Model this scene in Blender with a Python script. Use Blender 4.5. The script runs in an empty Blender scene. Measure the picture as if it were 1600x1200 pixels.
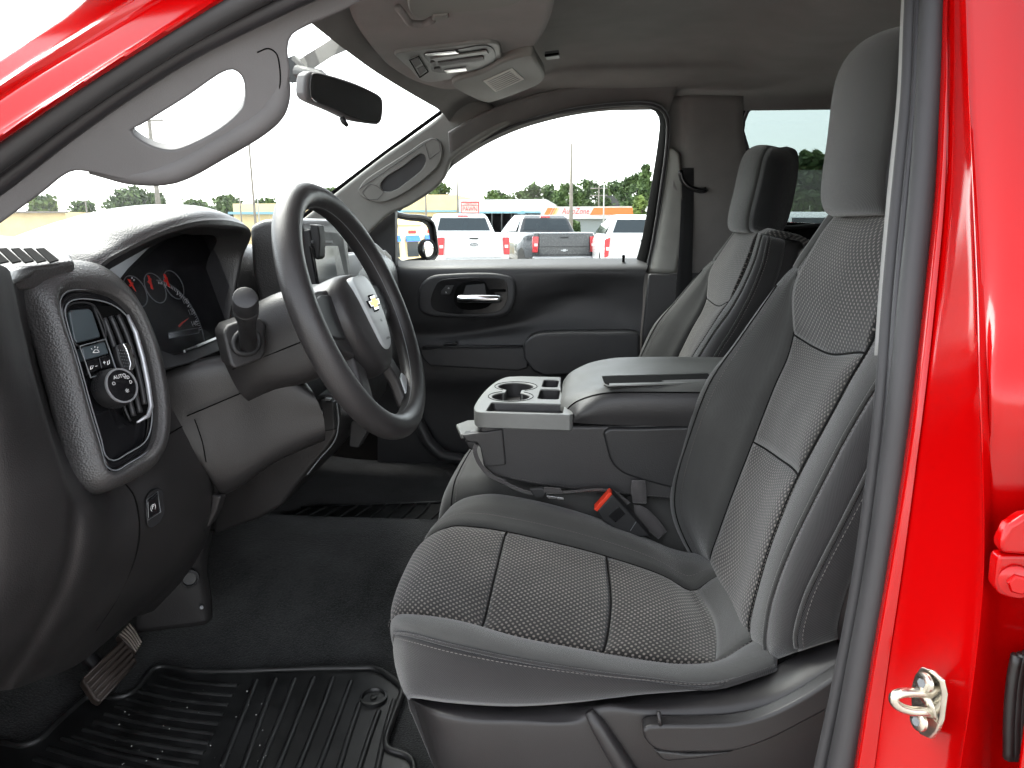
import bpy, bmesh, math, random
import numpy as np
from mathutils import Vector, Matrix

# ------------------------------------------------------------------ camera, sky, sun, exposure
FPX = 1130.0                                   # focal length in pixels of a 1600 px wide frame
CAM = np.array([0.0, -1.47, 1.52])
YAW, PITCH = math.radians(6.6), math.radians(12.2)
FW = np.array([-math.sin(YAW)*math.cos(PITCH), math.cos(YAW)*math.cos(PITCH), -math.sin(PITCH)])
RT = np.array([math.cos(YAW), math.sin(YAW), 0.0])
UP = np.cross(RT, FW)
scene = bpy.context.scene
COL = scene.collection
camd = bpy.data.cameras.new('camera'); camd.sensor_width = 36.0; camd.lens = 36.0*FPX/1600.0
camd.clip_start = 0.02; camd.clip_end = 3000.0
cam = bpy.data.objects.new('camera', camd); COL.objects.link(cam)
_m = Matrix.Identity(4)
for _i in range(3):
    _m[_i][0], _m[_i][1], _m[_i][2], _m[_i][3] = RT[_i], UP[_i], -FW[_i], CAM[_i]
cam.matrix_world = _m
scene.camera = cam

SUN_EL, SUN_AZ = math.radians(52), math.radians(308)      # azimuth measured from +Y towards +X
world = bpy.data.worlds.new('World'); scene.world = world; world.use_nodes = True
_nt = world.node_tree; _bg = _nt.nodes['Background']
_sky = _nt.nodes.new('ShaderNodeTexSky'); _sky.sky_type = 'NISHITA'; _sky.sun_disc = False
_sky.sun_elevation = SUN_EL; _sky.sun_rotation = SUN_AZ; _sky.air_density = 1.0; _sky.dust_density = 1.0; _sky.ozone_density = 1.0
_hs = _nt.nodes.new('ShaderNodeHueSaturation'); _hs.inputs['Saturation'].default_value = 0.20      # thin bright overcast
_nt.links.new(_sky.outputs[0], _hs.inputs['Color']); _nt.links.new(_hs.outputs[0], _bg.inputs[0]); _bg.inputs[1].default_value = 0.15
sund = bpy.data.lights.new('sun', 'SUN'); sund.energy = 1.5; sund.angle = math.radians(45); sund.color = (1.0, 0.96, 0.9)
sun = bpy.data.objects.new('sun', sund); COL.objects.link(sun)
_sd = Vector((math.sin(SUN_AZ)*math.cos(SUN_EL), math.cos(SUN_AZ)*math.cos(SUN_EL), math.sin(SUN_EL)))
sun.rotation_euler = _sd.to_track_quat('Z', 'Y').to_euler()
sun.location = (0, -6, 12)
vs = scene.view_settings
vs.view_transform = 'Standard'; vs.look = 'None'; vs.gamma = 1.0; vs.exposure = 2.5; vs.use_curve_mapping = False
cy = scene.cycles
cy.use_denoising = True; cy.max_bounces = 7; cy.diffuse_bounces = 5; cy.glossy_bounces = 3; cy.transmission_bounces = 3
cy.transparent_max_bounces = 12; cy.caustics_reflective = False; cy.caustics_refractive = False; cy.sample_clamp_indirect = 6.0; cy.use_adaptive_sampling = True; cy.adaptive_threshold = 0.03

# ------------------------------------------------------------------ pixel rays -> points in the cab
def ray(px, py): return FW + RT*(px-800.0)/FPX - UP*(py-600.0)/FPX
def P(px, py, Y):
    d = ray(px, py); return CAM + d*(Y-CAM[1])/d[1]
def PX(px, py, X):
    d = ray(px, py); return CAM + d*(X-CAM[0])/d[0]
def PZ(px, py, Z):
    d = ray(px, py); return CAM + d*(Z-CAM[2])/d[2]
def PL(px, py, p0, n):
    d = ray(px, py); n = np.array(n, float); return CAM + d*(np.dot(np.array(p0)-CAM, n)/np.dot(d, n))
def PS(pts, Y): return [P(a, b, Y) for a, b in pts]
def P3(pts): return [P(*t) for t in pts]
def unit(v): v = np.array(v, float); return v/np.linalg.norm(v)

# ------------------------------------------------------------------ materials
MATS = {}
def nd(nt, t, **kw):
    n = nt.nodes.new(t)
    for k, v in kw.items():
        if k.startswith('i_'): n.inputs[k[2:].replace('_', ' ')].default_value = v
        else: setattr(n, k, v)
    return n
def base_mat(name, col, rough=0.5, metal=0.0, spec=0.5, coat=0.0, sheen=0.0):
    m = bpy.data.materials.new(name); m.use_nodes = True
    b = m.node_tree.nodes['Principled BSDF']
    b.inputs['Base Color'].default_value = (*col, 1); b.inputs['Roughness'].default_value = rough
    b.inputs['Metallic'].default_value = metal; b.inputs['Specular IOR Level'].default_value = spec
    if coat: b.inputs['Coat Weight'].default_value = coat; b.inputs['Coat Roughness'].default_value = 0.03
    if sheen: b.inputs['Sheen Weight'].default_value = sheen; b.inputs['Sheen Roughness'].default_value = 0.5
    MATS[name] = m
    return m, m.node_tree, b
def coords(nt, uv=False, scale=(1, 1, 1)):
    tc = nd(nt, 'ShaderNodeTexCoord'); mp = nd(nt, 'ShaderNodeMapping'); mp.inputs['Scale'].default_value = scale
    nt.links.new(tc.outputs['UV' if uv else 'Object'], mp.inputs['Vector']); return mp.outputs[0]
def add_bump(nt, b, h, strength, dist, prev=None):
    n = nd(nt, 'ShaderNodeBump'); n.inputs['Strength'].default_value = strength; n.inputs['Distance'].default_value = dist
    nt.links.new(h, n.inputs['Height'])
    if prev is not None: nt.links.new(prev, n.inputs['Normal'])
    nt.links.new(n.outputs[0], b.inputs['Normal']); return n.outputs[0]
def tint_noise(nt, b, vec, col, scale, amt, lo=0.35, hi=0.65, rough=None):
    """large soft variation of the base colour and the gloss: dust and wear"""
    no = nd(nt, 'ShaderNodeTexNoise'); no.inputs['Scale'].default_value = scale; no.inputs['Detail'].default_value = 6
    nt.links.new(vec, no.inputs['Vector'])
    r = nd(nt, 'ShaderNodeMapRange'); r.inputs[1].default_value = lo; r.inputs[2].default_value = hi; r.inputs[3].default_value = 1-amt; r.inputs[4].default_value = 1+amt
    nt.links.new(no.outputs[0], r.inputs[0])
    mx = nd(nt, 'ShaderNodeMix', data_type='RGBA', blend_type='MULTIPLY'); mx.inputs[0].default_value = 1.0
    mx.inputs[6].default_value = (*col, 1); nt.links.new(r.outputs[0], mx.inputs[7]); nt.links.new(mx.outputs[2], b.inputs['Base Color'])
    if rough:
        r2 = nd(nt, 'ShaderNodeMapRange'); r2.inputs[1].default_value = lo; r2.inputs[2].default_value = hi; r2.inputs[3].default_value = rough[0]; r2.inputs[4].default_value = rough[1]
        nt.links.new(no.outputs[0], r2.inputs[0]); nt.links.new(r2.outputs[0], b.inputs['Roughness'])
    return mx
def plastic(name, col, rough=0.5, grain=420.0, gs=0.5, gd=0.0004, spec=0.45, var=0.12):
    m, nt, b = base_mat(name, col, rough, spec=spec)
    v = coords(nt)
    tint_noise(nt, b, v, col, 9.0, var, rough=(rough-0.05, rough+0.06))
    if grain:
        vo = nd(nt, 'ShaderNodeTexVoronoi', feature='F1'); vo.inputs['Scale'].default_value = grain
        nt.links.new(v, vo.inputs['Vector'])
        add_bump(nt, b, vo.outputs[0], gs, gd)
    return m
def fabric(name, col, weave=1400.0, amt=0.35, bump=0.5, rough=0.9, sheen=0.3):
    """plain woven cloth, threads follow the UV in metres"""
    m, nt, b = base_mat(name, col, rough, spec=0.2, sheen=sheen)
    v = coords(nt, uv=True)
    w1 = nd(nt, 'ShaderNodeTexWave', bands_direction='DIAGONAL'); w1.inputs['Scale'].default_value = weave/6.283; w1.inputs['Distortion'].default_value = 0.6
    nt.links.new(v, w1.inputs['Vector'])
    no = nd(nt, 'ShaderNodeTexNoise'); no.inputs['Scale'].default_value = 14; no.inputs['Detail'].default_value = 7; nt.links.new(v, no.inputs['Vector'])
    mu = nd(nt, 'ShaderNodeMath', operation='MULTIPLY'); nt.links.new(w1.outputs['Fac'], mu.inputs[0]); mu.inputs[1].default_value = amt
    ad = nd(nt, 'ShaderNodeMath', operation='MULTIPLY_ADD'); nt.links.new(no.outputs[0], ad.inputs[0]); ad.inputs[1].default_value = 0.5; nt.links.new(mu.outputs[0], ad.inputs[2])
    r = nd(nt, 'ShaderNodeMapRange'); r.inputs[1].default_value = 0.1; r.inputs[2].default_value = 0.25+amt+0.2; r.inputs[3].default_value = 0.65; r.inputs[4].default_value = 1.35
    nt.links.new(ad.outputs[0], r.inputs[0])
    mx = nd(nt, 'ShaderNodeMix', data_type='RGBA', blend_type='MULTIPLY'); mx.inputs[0].default_value = 1.0; mx.inputs[6].default_value = (*col, 1)
    nt.links.new(r.outputs[0], mx.inputs[7]); nt.links.new(mx.outputs[2], b.inputs['Base Color'])
    add_bump(nt, b, w1.outputs['Fac'], bump, 0.0004)
    return m
def dotted(name, dark, light, pu=0.0085, pv=0.0052, fill=0.5, bump=0.6, soft=0.5, fv_=0.62):
    """dark seat cloth with staggered rows of small pale woven dashes (UV in metres)"""
    m, nt, b = base_mat(name, dark, 0.88, spec=0.2, sheen=0.25)
    v = coords(nt, uv=True); sp = nd(nt, 'ShaderNodeSeparateXYZ'); nt.links.new(v, sp.inputs[0])
    def mth(op, a, c=None):
        n = nd(nt, 'ShaderNodeMath', operation=op)
        for k, x in enumerate((a, c)):
            if x is None: continue
            if isinstance(x, (int, float)): n.inputs[k].default_value = x
            else: nt.links.new(x, n.inputs[k])
        return n.outputs[0]
    vv = mth('DIVIDE', sp.outputs[1], pv); row = mth('FLOOR', vv); fv = mth('SUBTRACT', mth('FRACT', vv), 0.5)
    uu = mth('ADD', mth('DIVIDE', sp.outputs[0], pu), mth('MULTIPLY', mth('MODULO', mth('ABSOLUTE', row), 2.0), 0.5))
    fu = mth('SUBTRACT', mth('FRACT', uu), 0.5)
    d = mth('ADD', mth('POWER', mth('ABSOLUTE', mth('MULTIPLY', fu, 2.0/fill)), 2.4), mth('POWER', mth('ABSOLUTE', mth('MULTIPLY', fv, 2.0/fv_)), 2.0))
    r = nd(nt, 'ShaderNodeMapRange', interpolation_type='SMOOTHSTEP'); r.inputs[1].default_value = 1.0+soft; r.inputs[2].default_value = 0.35; nt.links.new(d, r.inputs[0])
    wn = nd(nt, 'ShaderNodeTexNoise'); wn.inputs['Scale'].default_value = 160; wn.inputs['Detail'].default_value = 3; nt.links.new(v, wn.inputs['Vector'])
    k = mth('MULTIPLY', r.outputs[0], mth('ADD', mth('MULTIPLY', wn.outputs[0], 1.1), 0.35))
    wl = nd(nt, 'ShaderNodeTexNoise'); wl.inputs['Scale'].default_value = 12; wl.inputs['Detail'].default_value = 6; nt.links.new(v, wl.inputs['Vector'])
    mx = nd(nt, 'ShaderNodeMix', data_type='RGBA'); mx.inputs[6].default_value = (*dark, 1); mx.inputs[7].default_value = (*light, 1); nt.links.new(k, mx.inputs[0])
    m2 = nd(nt, 'ShaderNodeMix', data_type='RGBA', blend_type='MULTIPLY'); m2.inputs[0].default_value = 1.0
    rr = nd(nt, 'ShaderNodeMapRange'); rr.inputs[1].default_value = 0.3; rr.inputs[2].default_value = 0.7; rr.inputs[3].default_value = 0.8; rr.inputs[4].default_value = 1.2
    nt.links.new(wl.outputs[0], rr.inputs[0]); nt.links.new(mx.outputs[2], m2.inputs[6]); nt.links.new(rr.outputs[0], m2.inputs[7])
    nt.links.new(m2.outputs[2], b.inputs['Base Color'])
    add_bump(nt, b, r.outputs[0], bump, 0.0006)
    return m
def fuzzy(name, col, scale=700.0, amt=0.5, rough=1.0, bump=0.6):
    m, nt, b = base_mat(name, col, rough, spec=0.1, sheen=0.2)
    v = coords(nt)
    n1 = nd(nt, 'ShaderNodeTexNoise'); n1.inputs['Scale'].default_value = scale; n1.inputs['Detail'].default_value = 3; nt.links.new(v, n1.inputs['Vector'])
    n2 = nd(nt, 'ShaderNodeTexNoise'); n2.inputs['Scale'].default_value = 11; n2.inputs['Detail'].default_value = 5; nt.links.new(v, n2.inputs['Vector'])
    ad = nd(nt, 'ShaderNodeMath', operation='ADD'); nt.links.new(n1.outputs[0], ad.inputs[0]); nt.links.new(n2.outputs[0], ad.inputs[1])
    r = nd(nt, 'ShaderNodeMapRange'); r.inputs[1].default_value = 0.6; r.inputs[2].default_value = 1.4; r.inputs[3].default_value = 1-amt; r.inputs[4].default_value = 1+amt; nt.links.new(ad.outputs[0], r.inputs[0])
    mx = nd(nt, 'ShaderNodeMix', data_type='RGBA', blend_type='MULTIPLY'); mx.inputs[0].default_value = 1.0; mx.inputs[6].default_value = (*col, 1)
    nt.links.new(r.outputs[0], mx.inputs[7]); nt.links.new(mx.outputs[2], b.inputs['Base Color'])
    add_bump(nt, b, n1.outputs[0], bump, 0.002)
    return m
def glass(name, tint=(1, 1, 1), refl=1.0):
    """thin pane: what lies behind shows through, the surface reflects"""
    m = bpy.data.materials.new(name); m.use_nodes = True; nt = m.node_tree
    for n in list(nt.nodes): nt.nodes.remove(n)
    o = nd(nt, 'ShaderNodeOutputMaterial'); t = nd(nt, 'ShaderNodeBsdfTransparent'); t.inputs[0].default_value = (*tint, 1)
    g = nd(nt, 'ShaderNodeBsdfGlossy'); g.inputs['Roughness'].default_value = 0.0; g.inputs[0].default_value = (refl, refl, refl, 1)
    lw = nd(nt, 'ShaderNodeLayerWeight'); lw.inputs[0].default_value = 0.5
    p5 = nd(nt, 'ShaderNodeMath', operation='POWER'); nt.links.new(lw.outputs['Facing'], p5.inputs[0]); p5.inputs[1].default_value = 5.0
    fr = nd(nt, 'ShaderNodeMath', operation='MULTIPLY_ADD'); nt.links.new(p5.outputs[0], fr.inputs[0]); fr.inputs[1].default_value = 0.9; fr.inputs[2].default_value = 0.05
    mx = nd(nt, 'ShaderNodeMixShader'); nt.links.new(fr.outputs[0], mx.inputs[0]); nt.links.new(t.outputs[0], mx.inputs[1]); nt.links.new(g.outputs[0], mx.inputs[2]); nt.links.new(mx.outputs[0], o.inputs[0])
    MATS[name] = m; return m
def plain(name, col, rough=0.5, metal=0.0, spec=0.5, coat=0.0, var=0.1, vs_=20.0):
    m, nt, b = base_mat(name, col, rough, metal, spec, coat)
    if var: tint_noise(nt, b, coords(nt), col, vs_, var, rough=(max(0.01, rough*0.85), min(1, rough*1.2)))
    return m

plastic('dash_plastic', (0.036, 0.0347, 0.0347), 0.38, 430, 0.8, 0.00055, spec=0.6)
plastic('pod_leather_lit', (0.040, 0.0385, 0.0385), 0.40, 420, 0.8, 0.0006, spec=0.6)  # dash plastic made lighter, painting in the door-side light on the pod
plastic('dash_smooth', (0.017, 0.017, 0.0185), 0.42, 900, 0.25, 0.0003)
plastic('lower_plastic', (0.019, 0.018, 0.0183), 0.44, 620, 0.45, 0.0004)
plastic('door_plastic', (0.034, 0.034, 0.036), 0.46, 420, 0.4, 0.0005)
plastic('pillar_grey', (0.110, 0.1065, 0.108), 0.62, 700, 0.35, 0.0004)
plastic('wheel_skin', (0.024, 0.0226, 0.0232), 0.42, 520, 0.4, 0.0004)
plastic('console_grey', (0.18, 0.184, 0.176), 0.42, 900, 0.2, 0.0003)
plastic('lid_vinyl_lit', (0.105, 0.107, 0.102), 0.45, 420, 0.5, 0.0004)  # console vinyl lightened to paint window light onto the lid top
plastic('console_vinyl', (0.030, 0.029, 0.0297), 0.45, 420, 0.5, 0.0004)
plastic('seat_trim', (0.019, 0.0178, 0.0182), 0.42, 800, 0.3, 0.0003)
plastic('seal_rubber', (0.028, 0.0273, 0.0285), 0.55, 1200, 0.25, 0.0002)
plastic('seal_dark', (0.022, 0.021, 0.023), 0.42, 1200, 0.2, 0.0002)
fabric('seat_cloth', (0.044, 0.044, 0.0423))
fabric('headrest_cloth_shaded', (0.027, 0.027, 0.026))  # seat cloth darkened, standing in for shade on the driver headrest
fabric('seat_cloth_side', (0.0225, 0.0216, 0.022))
fabric('headrest_black', (0.010, 0.010, 0.011))
fabric('webbing', (0.075, 0.070, 0.070), weave=2600, amt=0.5, rough=0.7)
fabric('webbing_pale', (0.30, 0.30, 0.285), weave=2600, amt=0.5, rough=0.7)
dotted('insert_front', (0.015, 0.0142, 0.0137), (0.175, 0.157, 0.143), 0.0116, 0.0046, fill=0.40, fv_=0.78)
dotted('insert_upper', (0.011, 0.0105, 0.0104), (0.145, 0.132, 0.122), 0.0116, 0.0046, fill=0.36, fv_=0.74)
dotted('insert_lower', (0.024, 0.0228, 0.0212), (0.135, 0.122, 0.110), 0.0090, 0.0042, fill=0.40, fv_=0.70)
fuzzy('headliner_cloth', (0.18, 0.173, 0.168), 900, 0.18, 1.0, 0.25)
fuzzy('carpet', (0.022, 0.0228, 0.0228), 300, 0.95, 1.0, 1.0)
plain('red_paint', (0.35, 0.0006, 0.0009), 0.13, 0, 0.42, 0, 0.03, 3)
plain('black_gloss', (0.008, 0.008, 0.009), 0.16, spec=0.5, var=0.1)
plain('black_matte', (0.010, 0.010, 0.011), 0.55)
plain('seam_dark', (0.009, 0.0088, 0.0088), 0.9, spec=0.1, var=0)
plain('gap_black', (0.003, 0.003, 0.003), 0.9, spec=0.1, var=0)
plain('mat_rubber', (0.011, 0.0113, 0.0113), 0.45, spec=0.5, var=0.3, vs_=30)
plain('chrome', (0.75, 0.75, 0.75), 0.12, 1.0, var=0.05)
plain('satin_metal', (0.55, 0.55, 0.56), 0.28, 1.0, var=0.08)
plain('zinc', (0.62, 0.58, 0.50), 0.25, 1.0, var=0.15, vs_=60)
plain('satin_silver', (0.45, 0.46, 0.48), 0.35, 0.6, var=0.05)
plain('screen_dark', (0.006, 0.008, 0.010), 0.08, spec=0.5, var=0)
plain('needle_red', (0.85, 0.03, 0.015), 0.4, var=0)
plain('mark_white', (0.75, 0.75, 0.75), 0.5, var=0)
plain('mark_grey', (0.18, 0.19, 0.20), 0.5, var=0)
plain('belt_red', (0.75, 0.045, 0.015), 0.35, var=0.05)
plain('gold', (0.75, 0.42, 0.12), 0.3, 0.9, var=0.05)
plain('label_white', (0.62, 0.62, 0.58), 0.6, var=0.1)
plain('connector_blue', (0.01, 0.09, 0.45), 0.4, var=0.2)
plain('stitch', (0.13, 0.12, 0.115), 0.8, var=0.2, vs_=300)
plain('mirror_face', (0.95, 0.95, 0.95), 0.0, 1.0, var=0)
plain('mirror_dark', (0.85, 0.84, 0.84), 0.02, 1.0, var=0)
glass('windshield_glass', (0.93, 0.97, 0.95)); glass('side_glass', (0.90, 0.95, 0.92)); glass('privacy_glass', (0.40, 0.44, 0.43))
glass('dark_glass', (0.15, 0.16, 0.16)); glass('lens_glass', (0.92, 0.92, 0.94), 0.02)
def M(n): return MATS[n]

# ------------------------------------------------------------------ objects
def tag(o, label=None, cat=None, group=None, kind=None):
    if label: o['label'] = label
    if cat: o['category'] = cat
    if group: o['group'] = group
    if kind: o['kind'] = kind
    return o
def thing(name, loc, label, cat, group=None):
    o = bpy.data.objects.new(name, None); o.location = loc; o.empty_display_size = 0.05; COL.objects.link(o)
    bpy.context.view_layer.update() if False else None
    return tag(o, label, cat, group)
def origin_of(o):
    v = Vector((0, 0, 0))
    while o is not None: v = v + o.location; o = o.parent
    return v
def link(name, me, mat, parent=None):
    o = bpy.data.objects.new(name, me)
    if mat is not None: me.materials.append(M(mat) if isinstance(mat, str) else mat)
    COL.objects.link(o)
    if parent is not None: o.parent = parent; o.location = -origin_of(parent)      # vertices are given in world metres
    return o
def mesh(name, verts, faces, mat, parent=None, smooth=True, uvs=None, sharp=None):
    me = bpy.data.meshes.new(name); me.from_pydata([tuple(map(float, v)) for v in verts], [], faces); me.validate()
    if uvs is not None:
        l = me.uv_layers.new(name='UVMap'); vi = np.empty(len(me.loops), int); me.loops.foreach_get('vertex_index', vi)
        l.data.foreach_set('uv', np.array(uvs, np.float32)[vi].ravel())
    if smooth: me.polygons.foreach_set('use_smooth', [True]*len(me.polygons))
    if smooth and sharp: me.set_sharp_from_angle(angle=math.radians(sharp))
    return link(name, me, mat, parent)
def mod_bevel(o, w, seg=3, ang=35):
    b = o.modifiers.new('bevel', 'BEVEL'); b.width = w; b.segments = seg; b.limit_method = 'ANGLE'; b.angle_limit = math.radians(ang); b.use_clamp_overlap = True
    n = o.modifiers.new('normals', 'WEIGHTED_NORMAL'); n.keep_sharp = False; n.weight = 80
    return o
def mod_solid(o, t, off=-1.0):
    s = o.modifiers.new('solid', 'SOLIDIFY'); s.thickness = t; s.offset = off; return o

# ------------------------------------------------------------------ curves and grids
def cr(pts, n, closed=False, even=True):
    """centripetal-like Catmull-Rom through pts, resampled to n points"""
    p = np.array(pts, float)
    if len(p) == 2 and not closed: return p[0] + (p[1]-p[0])*np.linspace(0, 1, n)[:, None]
    if closed: q = np.vstack([p[-1], p, p[0], p[1]])
    else: q = np.vstack([2*p[0]-p[1], p, 2*p[-1]-p[-2]])
    seg = len(p) if closed else len(p)-1
    out = []
    K = 14
    for i in range(seg):
        a, b, c, d = q[i], q[i+1], q[i+2], q[i+3]
        t0 = 0; t1 = max(np.linalg.norm(b-a), 1e-9)**0.5; t2 = t1+max(np.linalg.norm(c-b), 1e-9)**0.5; t3 = t2+max(np.linalg.norm(d-c), 1e-9)**0.5
        t = np.linspace(t1, t2, K, endpoint=False)[:, None]
        A1 = (t1-t)/(t1-t0)*a+(t-t0)/(t1-t0)*b; A2 = (t2-t)/(t2-t1)*b+(t-t1)/(t2-t1)*c; A3 = (t3-t)/(t3-t2)*c+(t-t2)/(t3-t2)*d
        B1 = (t2-t)/(t2-t0)*A1+(t-t0)/(t2-t0)*A2; B2 = (t3-t)/(t3-t1)*A2+(t-t1)/(t3-t1)*A3
        out.append((t2-t)/(t2-t1)*B1+(t-t1)/(t2-t1)*B2)
    out.append((p[0] if closed else p[-1])[None])
    o = np.vstack(out)
    s = np.concatenate([[0], np.cumsum(np.linalg.norm(np.diff(o, axis=0), axis=1))])
    u = np.linspace(0, s[-1], n+1)[:-1] if closed else np.linspace(0, s[-1], n)
    return np.stack([np.interp(u, s, o[:, k]) for k in range(o.shape[1])], 1)
def lin(pts, n):
    o = np.array(pts, float); s = np.concatenate([[0], np.cumsum(np.linalg.norm(np.diff(o, axis=0), axis=1))]); u = np.linspace(0, s[-1], n)
    return np.stack([np.interp(u, s, o[:, k]) for k in range(o.shape[1])], 1)
def keyed(pts, per):
    """Catmull-Rom sampled with the same number of steps between every two control points"""
    p = np.array(pts, float); q = np.concatenate([(2*p[0]-p[1])[None], p, (2*p[-1]-p[-2])[None]]); out = []
    for i in range(len(p)-1):
        n = per[i] if isinstance(per, (list, tuple)) else per
        t = np.linspace(0, 1, n, endpoint=False).reshape([-1]+[1]*(p.ndim-1)); a, b, c, d = q[i], q[i+1], q[i+2], q[i+3]
        out.append(0.5*((2*b)+(-a+c)*t+(2*a-5*b+4*c-d)*t*t+(-a+3*b-3*c+d)*t**3))
    out.append(p[-1][None]); return np.concatenate(out)
def grid(rows, nu, per=4, linear=False):
    R = np.stack([cr(r, nu) for r in rows])
    if linear: return np.stack([lin(R[:, j], (len(rows)-1)*per+1) for j in range(nu)], 1)
    return keyed(R, per)
def gnormals(G):
    du = np.gradient(G, axis=1); dv = np.gradient(G, axis=0); n = np.cross(du, dv); l = np.linalg.norm(n, axis=2, keepdims=True); return n/np.maximum(l, 1e-12)
def guv(G):
    u = np.cumsum(np.concatenate([np.zeros((G.shape[0], 1)), np.linalg.norm(np.diff(G, axis=1), axis=2)], 1), 1)
    v = np.cumsum(np.concatenate([np.zeros((1, G.shape[1])), np.linalg.norm(np.diff(G, axis=0), axis=2)], 0), 0)
    mu = u[:, u.shape[1]//2][:, None]; u = u-mu
    return np.stack([u, v], 2)
def surf(name, G, mat, parent=None, flip=False, uv=None, smooth=True, close_u=False, solid=0, sharp=None):
    r, c = G.shape[:2]; f = []
    for i in range(r-1):
        for j in range(c-1 if not close_u else c):
            k = (j+1) % c
            q = (i*c+j, i*c+k, (i+1)*c+k, (i+1)*c+j); f.append(q[::-1] if flip else q)
    o = mesh(name, G.reshape(-1, 3), f, mat, parent, smooth, (guv(G) if uv is None else uv).reshape(-1, 2), sharp)
    if solid: mod_solid(o, solid)
    return o
def panel(name, G, i0, i1, j0, j1, mat, parent, sign=1, puff=0.006, fall=0.012, swap=False, N=None, lift=0.0, edges=(1, 1, 1, 1), solid=0.006):
    """one sewn panel of a larger surface: a slice of its grid, raised towards its middle so that seams sink"""
    S = G[i0:i1+1, j0:j1+1].copy(); N = gnormals(G) if N is None else N; n = N[i0:i1+1, j0:j1+1]*sign
    def dist(axis):
        d = np.linalg.norm(np.diff(S, axis=axis), axis=2); s = np.cumsum(d, axis); z = np.zeros_like(np.take(s, [0], axis)); a = np.concatenate([z, s], axis); return a, np.take(a, [-1], axis)-a
    a0, a1 = dist(0); b0, b1 = dist(1); big = np.full_like(a0, 9.0)
    d = np.minimum(np.minimum(a0 if edges[0] else big, a1 if edges[1] else big), np.minimum(b0 if edges[2] else big, b1 if edges[3] else big))
    S = S + n*(puff*(1-np.exp(-d/fall))-puff*0.35+lift)[..., None]
    uv = guv(S)
    if swap: uv = uv[..., ::-1]
    o = surf(name, S, mat, parent, flip=bool(np.mean(np.sum(gnormals(S)*n, 2)) < 0), uv=uv)
    if solid: mod_solid(o, solid)
    return o
def frames(p, closed=False, up=None):
    n = len(p); T = np.zeros_like(p)
    if closed: T = np.roll(p, -1, 0)-np.roll(p, 1, 0)
    else: T[1:-1] = p[2:]-p[:-2]; T[0] = p[1]-p[0]; T[-1] = p[-1]-p[-2]
    T /= np.maximum(np.linalg.norm(T, axis=1, keepdims=True), 1e-12)
    if up is not None:
        up = np.array(up, float); A = np.cross(np.broadcast_to(up, T.shape) if up.ndim == 1 else up, T); A /= np.maximum(np.linalg.norm(A, axis=1, keepdims=True), 1e-9); return T, A, np.cross(T, A)
    a = np.cross(T[0], [0.3, 0.5, 0.81]); a /= np.linalg.norm(a); A = [a]
    for i in range(1, n):
        v = A[-1]-T[i]*np.dot(A[-1], T[i]); A.append(v/max(np.linalg.norm(v), 1e-9))
    A = np.array(A); return T, A, np.cross(T, A)
def sweep_geo(pts, r, n=10, closed=False, up=None, prof=None, caps=True):
    p = np.array(pts, float); T, A, B = frames(p, closed, up); m = len(p)
    if prof is None: prof = [(math.cos(2*math.pi*k/n), math.sin(2*math.pi*k/n)) for k in range(n)]
    prof = np.array(prof, float); n = len(prof); rr = np.broadcast_to(np.array(r, float), (m,))
    V = p[:, None]+rr[:, None, None]*(A[:, None]*prof[None, :, :1]+B[:, None]*prof[None, :, 1:])
    F = []
    for i in range(m if closed else m-1):
        for k in range(n): F.append((i*n+k, ((i+1) % m)*n+k, ((i+1) % m)*n+(k+1) % n, i*n+(k+1) % n))
    if caps and not closed: F.append(tuple(range(n))); F.append(tuple((m-1)*n+k for k in range(n-1, -1, -1)))
    s = np.concatenate([[0], np.cumsum(np.linalg.norm(np.diff(p, axis=0), axis=1))])
    uv = np.stack(np.broadcast_arrays((np.arange(n)/n*0.05)[None], s[:, None]), 2)
    return V.reshape(-1, 3), F, uv.reshape(-1, 2)
def tube(name, pts, r, mat, parent=None, n=10, closed=False, up=None, prof=None, res=None, caps=True, sharp=None):
    if res: pts = cr(pts, res, closed)
    v, f, uv = sweep_geo(pts, r, n, closed, up, prof, caps)
    return mesh(name, v, f, mat, parent, True, uv, sharp or (50 if prof is not None else None))
def joined(name, geos, mat, parent=None, smooth=True, sharp=None):
    V, F, UV = [], [], []; k = 0
    for g in geos:
        V.append(np.array(g[0])); F += [tuple(i+k for i in f) for f in g[1]]; UV.append(np.array(g[2]) if len(g) > 2 else np.zeros((len(g[0]), 2))); k += len(g[0])
    return mesh(name, np.vstack(V), F, mat, parent, smooth, np.vstack(UV), sharp)
def stitches(name, pts, parent, mat='stitch', pitch=0.0055, r=0.0005, fill=0.62, lift=0.0):
    """a run of sewing thread: one joined part"""
    p = np.array(pts, float); L = np.sum(np.linalg.norm(np.diff(p, axis=0), axis=1)); k = max(2, int(L/pitch)); q = lin(p, k*3+1); g = []
    for i in range(k): g.append(sweep_geo(q[i*3:i*3+3], [r*0.6, r, r*0.6], 5))
    o = joined(name, g, mat, parent); o['kind'] = 'stuff'; return o
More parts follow.
